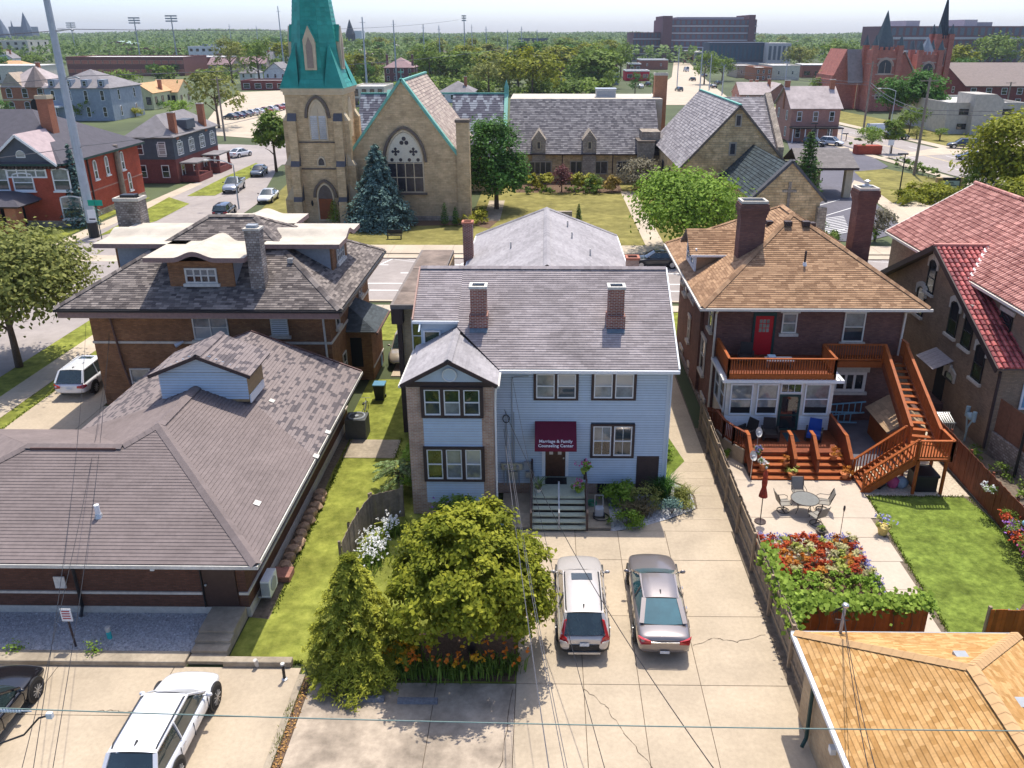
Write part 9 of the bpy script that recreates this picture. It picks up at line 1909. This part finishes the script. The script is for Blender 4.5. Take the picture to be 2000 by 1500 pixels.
MB().beam((20.65,38.8,1.0),(21.75,38.8,1.0),.03,.03).build('top_bar',M_gal,o);MB().beam((20.65,39.6,1.25),(21.75,39.6,1.25),.03,.03).build('top_bar',M_gal,o)
for i,(x,y) in enumerate(((21.9,36.8),(22.3,35.0),(22.5,33.2))):shrub('shrub',('upper','middle','lower')[i]+' green weed clump along the stone base by the path',(x,y,0),.4,.5,.5,L_mid,250,.07)
o=thing('metal_railing','rust brown metal railing at the right end of the red brown fence','railing',(21,29,0));MB().beam((20.3,30.3,1.3),(21.9,30.3,1.3),.04,.04).build('top_bar',M_trim,o)
for k in range(12):MB().box(20.3+.14*k,20.32+.14*k,30.29,30.31,.1,1.3).build('bar',M_trim,o)

# ============================================================ things around the blue house and the left lot
def hang(x,y,z,label,m):o=pot(x,y,z,.16,.2,mat('pot_lime',(0.3,0.4,0.06),.6),L_brt,label,m,n=150,fr=.3,size=.06);return o
hang(1.8,32.0,1.75,'upper pot of pink flowers on the right stoop post',M_pet_pk);hang(1.55,31.7,.96,'lower pot of pink and white flowers on the stoop',M_pet_pk)
o=pot(-.25,31.65,.96,.16,.22,M_whtw,L_fern,'spiky agave in a pale pot on the left of the stoop',None,n=20,fr=.1);blades(o,26,.05,.05,.75,L_fern,w=.035,spread=.9,name='agave_leaves')
o=thing('pressure_washer','grey pressure washer with coiled hose right of the entry steps','machine',(2.45,31.0,.1));bevel(MB().box(-.2,.2,-.15,.2,.1,.5).build('body',M_greym,o,world=False),.05);MB().tube([(-.18,.15,.3),(-.18,.3,.95),(.18,.3,.95),(.18,.15,.3)],.02,6).build('handle',M_gal,o,world=False)
for s in(-1,1):MB().cyl((s*.2,-.05,.13),(s*.26,-.05,.13),.13,n=12).build('wheel',M_blk,o,world=False)
q=MB();q.tube([V((.35*math.cos(k*.35)+.1,.3*math.sin(k*.35)-.1,.03+.002*k)) for k in range(40)],.015,5);q.build('hose',M_blk,o,world=False)
o=thing('garden_hose','green garden hose coil on the pad beside the steps','hose',(2.2,32.0,.1));q=MB();q.tube([V((.2*math.cos(k*.4),.2*math.sin(k*.4),.02+.003*k)) for k in range(60)],.018,5);q.build('coil',mat('hose_green',(0.03,0.25,0.14),.5),o,world=False)
o=thing('downspout_end','pale blue plastic drain pipe lying beside the bay','pipe',(-1.9,30.6,0));MB().tube([(-1.95,31.2,.5),(-1.8,30.2,.1)],.05,6).build('pipe',mat('pipe_pale_blue',(0.4,0.6,0.66),.5),o)
for i,(u,v) in enumerate(((712,1367),(816,1371))):
 p=at(u,v);o=MB();o.prism([(p.x-.65,p.y-.1,0),(p.x-.65,p.y+.1,0),(p.x-.65,p.y+.07,.13),(p.x-.65,p.y-.07,.13)],(1.3,0,0));b=o.build('wheel_stop',mat('wheel_stop_grey',(0.17,0.175,0.19),.9,var=.3,scale=9));b.rotation_euler=(0,0,-.0);tag(b,('left','right')[i]+' grey concrete wheel stop in front of the planting bed','wheel stop')
p=at(150,1268);o=thing('parking_sign','white parking sign on a rusty post in the gravel bed','sign',(p.x,p.y,.13));MB().cyl((0,0,0),(-.06,.02,1.25),.035).build('post',M_trim,o,world=False);MB().box(-.24,.14,-.02,.0,1.1,1.62).build('plate',M_wht,o,world=False);q=MB()
for k in range(4):q.box(-.19,.09,-.027,-.021,1.2+.1*k,1.245+.1*k)
tag(q.build('print_lines',mat('print_red',(0.4,0.05,0.06),.7),o,world=False),kind='stuff')
p=at(216,1252);o=thing('standpipe','short teal pipe with white cap standing in the gravel','pipe',(p.x,p.y,.12));MB().cyl((0,0,0),(0,0,.32),.085,n=14).build('pipe',mat('pipe_teal',(0.05,0.5,0.47),.5),o,world=False);MB().cyl((0,0,.321),(0,0,.5),.09,n=14).build('cap',M_whtw,o,world=False)
p=at(127,1143,1.3);o=thing('wall_sign','blank white panel hanging in front of the low brick building','sign',(p.x,24.2,1.0));MB().box(p.x-.2,p.x+.2,24.15,24.19,1.35,1.85).build('panel',M_whtw,o)
p=at(556,1327);o=thing('bollard','black and white bollard by the kerb at the lot corner','bollard',(p.x,p.y,0));MB().cyl((0,0,0),(0,0,.62),.05,n=10).build('post',M_blk,o,world=False);MB().cyl((0,0,.62),(0,0,.68),.07,n=10).build('cap',M_whtw,o,world=False);MB().lathe((0,0,0),[(.11,0),(.1,.04),(.05,.06)],10).build('foot',M_gal,o,world=False)
p=at(502,1305);o=thing('drain_outlet','white oval pipe outlet leaning at the kerb','pipe',(p.x,p.y,0));MB().tube([(0,.1,.05),(-.03,.0,.35)],[.09,.07],8).build('outlet',M_whtw,o,world=False)
p=at(527,1145);q=MB();q.blob((p.x,p.y,.12),.16,.22,.12,n=8,k=5,j=.12);tag(q.build('stone',M_whtw),'white rounded stone beside the wall of the low building','stone')
def bin_(x,y,label,lid):o=thing('trash_bin',label,'bin',(x,y,0));q=MB();q.loft([[V((s*a,t*b,z)) for a,b in((1,1),(-1,1),(-1,-1),(1,-1))] for s,t,z in((.24,.24,0),(.33,.33,.95))]);q.build('body',M_blk,o,world=False);bevel(MB().box(-.36,.36,-.36,.36,.952,1.03).build('lid',lid,o,world=False),.03);q=MB();q.cyl((-.3,.3,.1),(.3,.3,.1),.09);q.build('wheels',M_blk,o,world=False)
bin_(-9.7,43.6,'black trash bin with blue lid behind the low building',mat('bin_lid_blue',(0.1,0.25,0.36),.5));
o=thing('air_conditioner','round topped dark air conditioner condenser behind the low building','air conditioner',(-10.0,38.9,0));MB().box(-.55,.55,-.5,.5,0,1.15).build('casing',M_dark if 0 else mat('condenser_grey',(0.08,0.085,0.08),.6),o,world=False);q=MB();q.tube([V((.42*math.cos(k*math.pi/12),.42*math.sin(k*math.pi/12),1.17)) for k in range(25)],.05,6);q.build('fan_ring',M_greym,o,world=False);MB().cyl((0,0,1.15),(0,0,1.2),.12).build('fan_hub',M_greym,o,world=False)
o=thing('bicycle','dark bicycle leaning near the bin behind the low building','bicycle',(-10.1,41.3,0))
for y in(-.5,.5):q=MB();q.tube([V((0,y+.32*math.cos(k*math.pi/10),.33+.32*math.sin(k*math.pi/10))) for k in range(21)],.02,5);q.build('wheel',M_blk,o,world=False)
q=MB();q.tube([(0,-.5,.33),(0,-.15,.35),(0,.35,.8),(0,-.25,.78),(0,-.15,.35)],.018,5);q.tube([(0,.5,.33),(0,.35,.95)],.018,5);q.build('frame',M_greym,o,world=False);MB().box(-.05,.05,-.38,-.15,.86,.92).build('saddle',M_blk,o,world=False);MB().beam((-.25,.35,.97),(.25,.35,.97),.02,.02).build('handlebar',M_gal,o,world=False)
for i,(u,v) in enumerate(((737,690),(705,705),(700,690))):p=at(u,v+25);q=MB();q.box(p.x-.3,p.x+.3,p.y,p.y+.4,0,.7+.2*i);tag(q.build('stored_crate',(mat('crate_light_blue',(0.35,0.5,0.6),.6),M_gal,M_whtw)[i]),('light blue','grey','white')[i]+' crate stored against the side of the tall brick house','crate')
# fallen leaves along the kerb strip
c=np.stack([RN.uniform(-8.0,-7.78,700)+RN.normal(size=700)*.05,RN.uniform(10,21,700),np.full(700,.012)],1);me=leafmesh('fallen_leaves',c,RN.normal(size=(700,3))*.3+np.array([0,0,1]),.035*RN.uniform(.6,1.3,700),mat('dry_leaf',(0.4,0.22,0.07),.9,rnd=.35));o=bpy.data.objects.new('fallen_leaves',me);COL.objects.link(o);tag(o,kind='stuff')
# ============================================================ haze
q=MB();q.box(-3500,3500,-60,6500,-1.5,75);hz_=q.build('haze',[],None);hz_.data.materials.clear();tag(hz_,kind='stuff')
hm=bpy.data.materials.new('haze_air');hm.use_nodes=True;N=hm.node_tree.nodes;N.remove(N['Principled BSDF']);vol=N.new('ShaderNodeVolumePrincipled');vol.inputs['Color'].default_value=(.8,.88,.97,1);vol.inputs['Density'].default_value=HAZE;vol.inputs['Anisotropy'].default_value=.2;hm.node_tree.links.new(vol.outputs[0],N['Material Output'].inputs['Volume']);hz_.data.materials.append(hm)
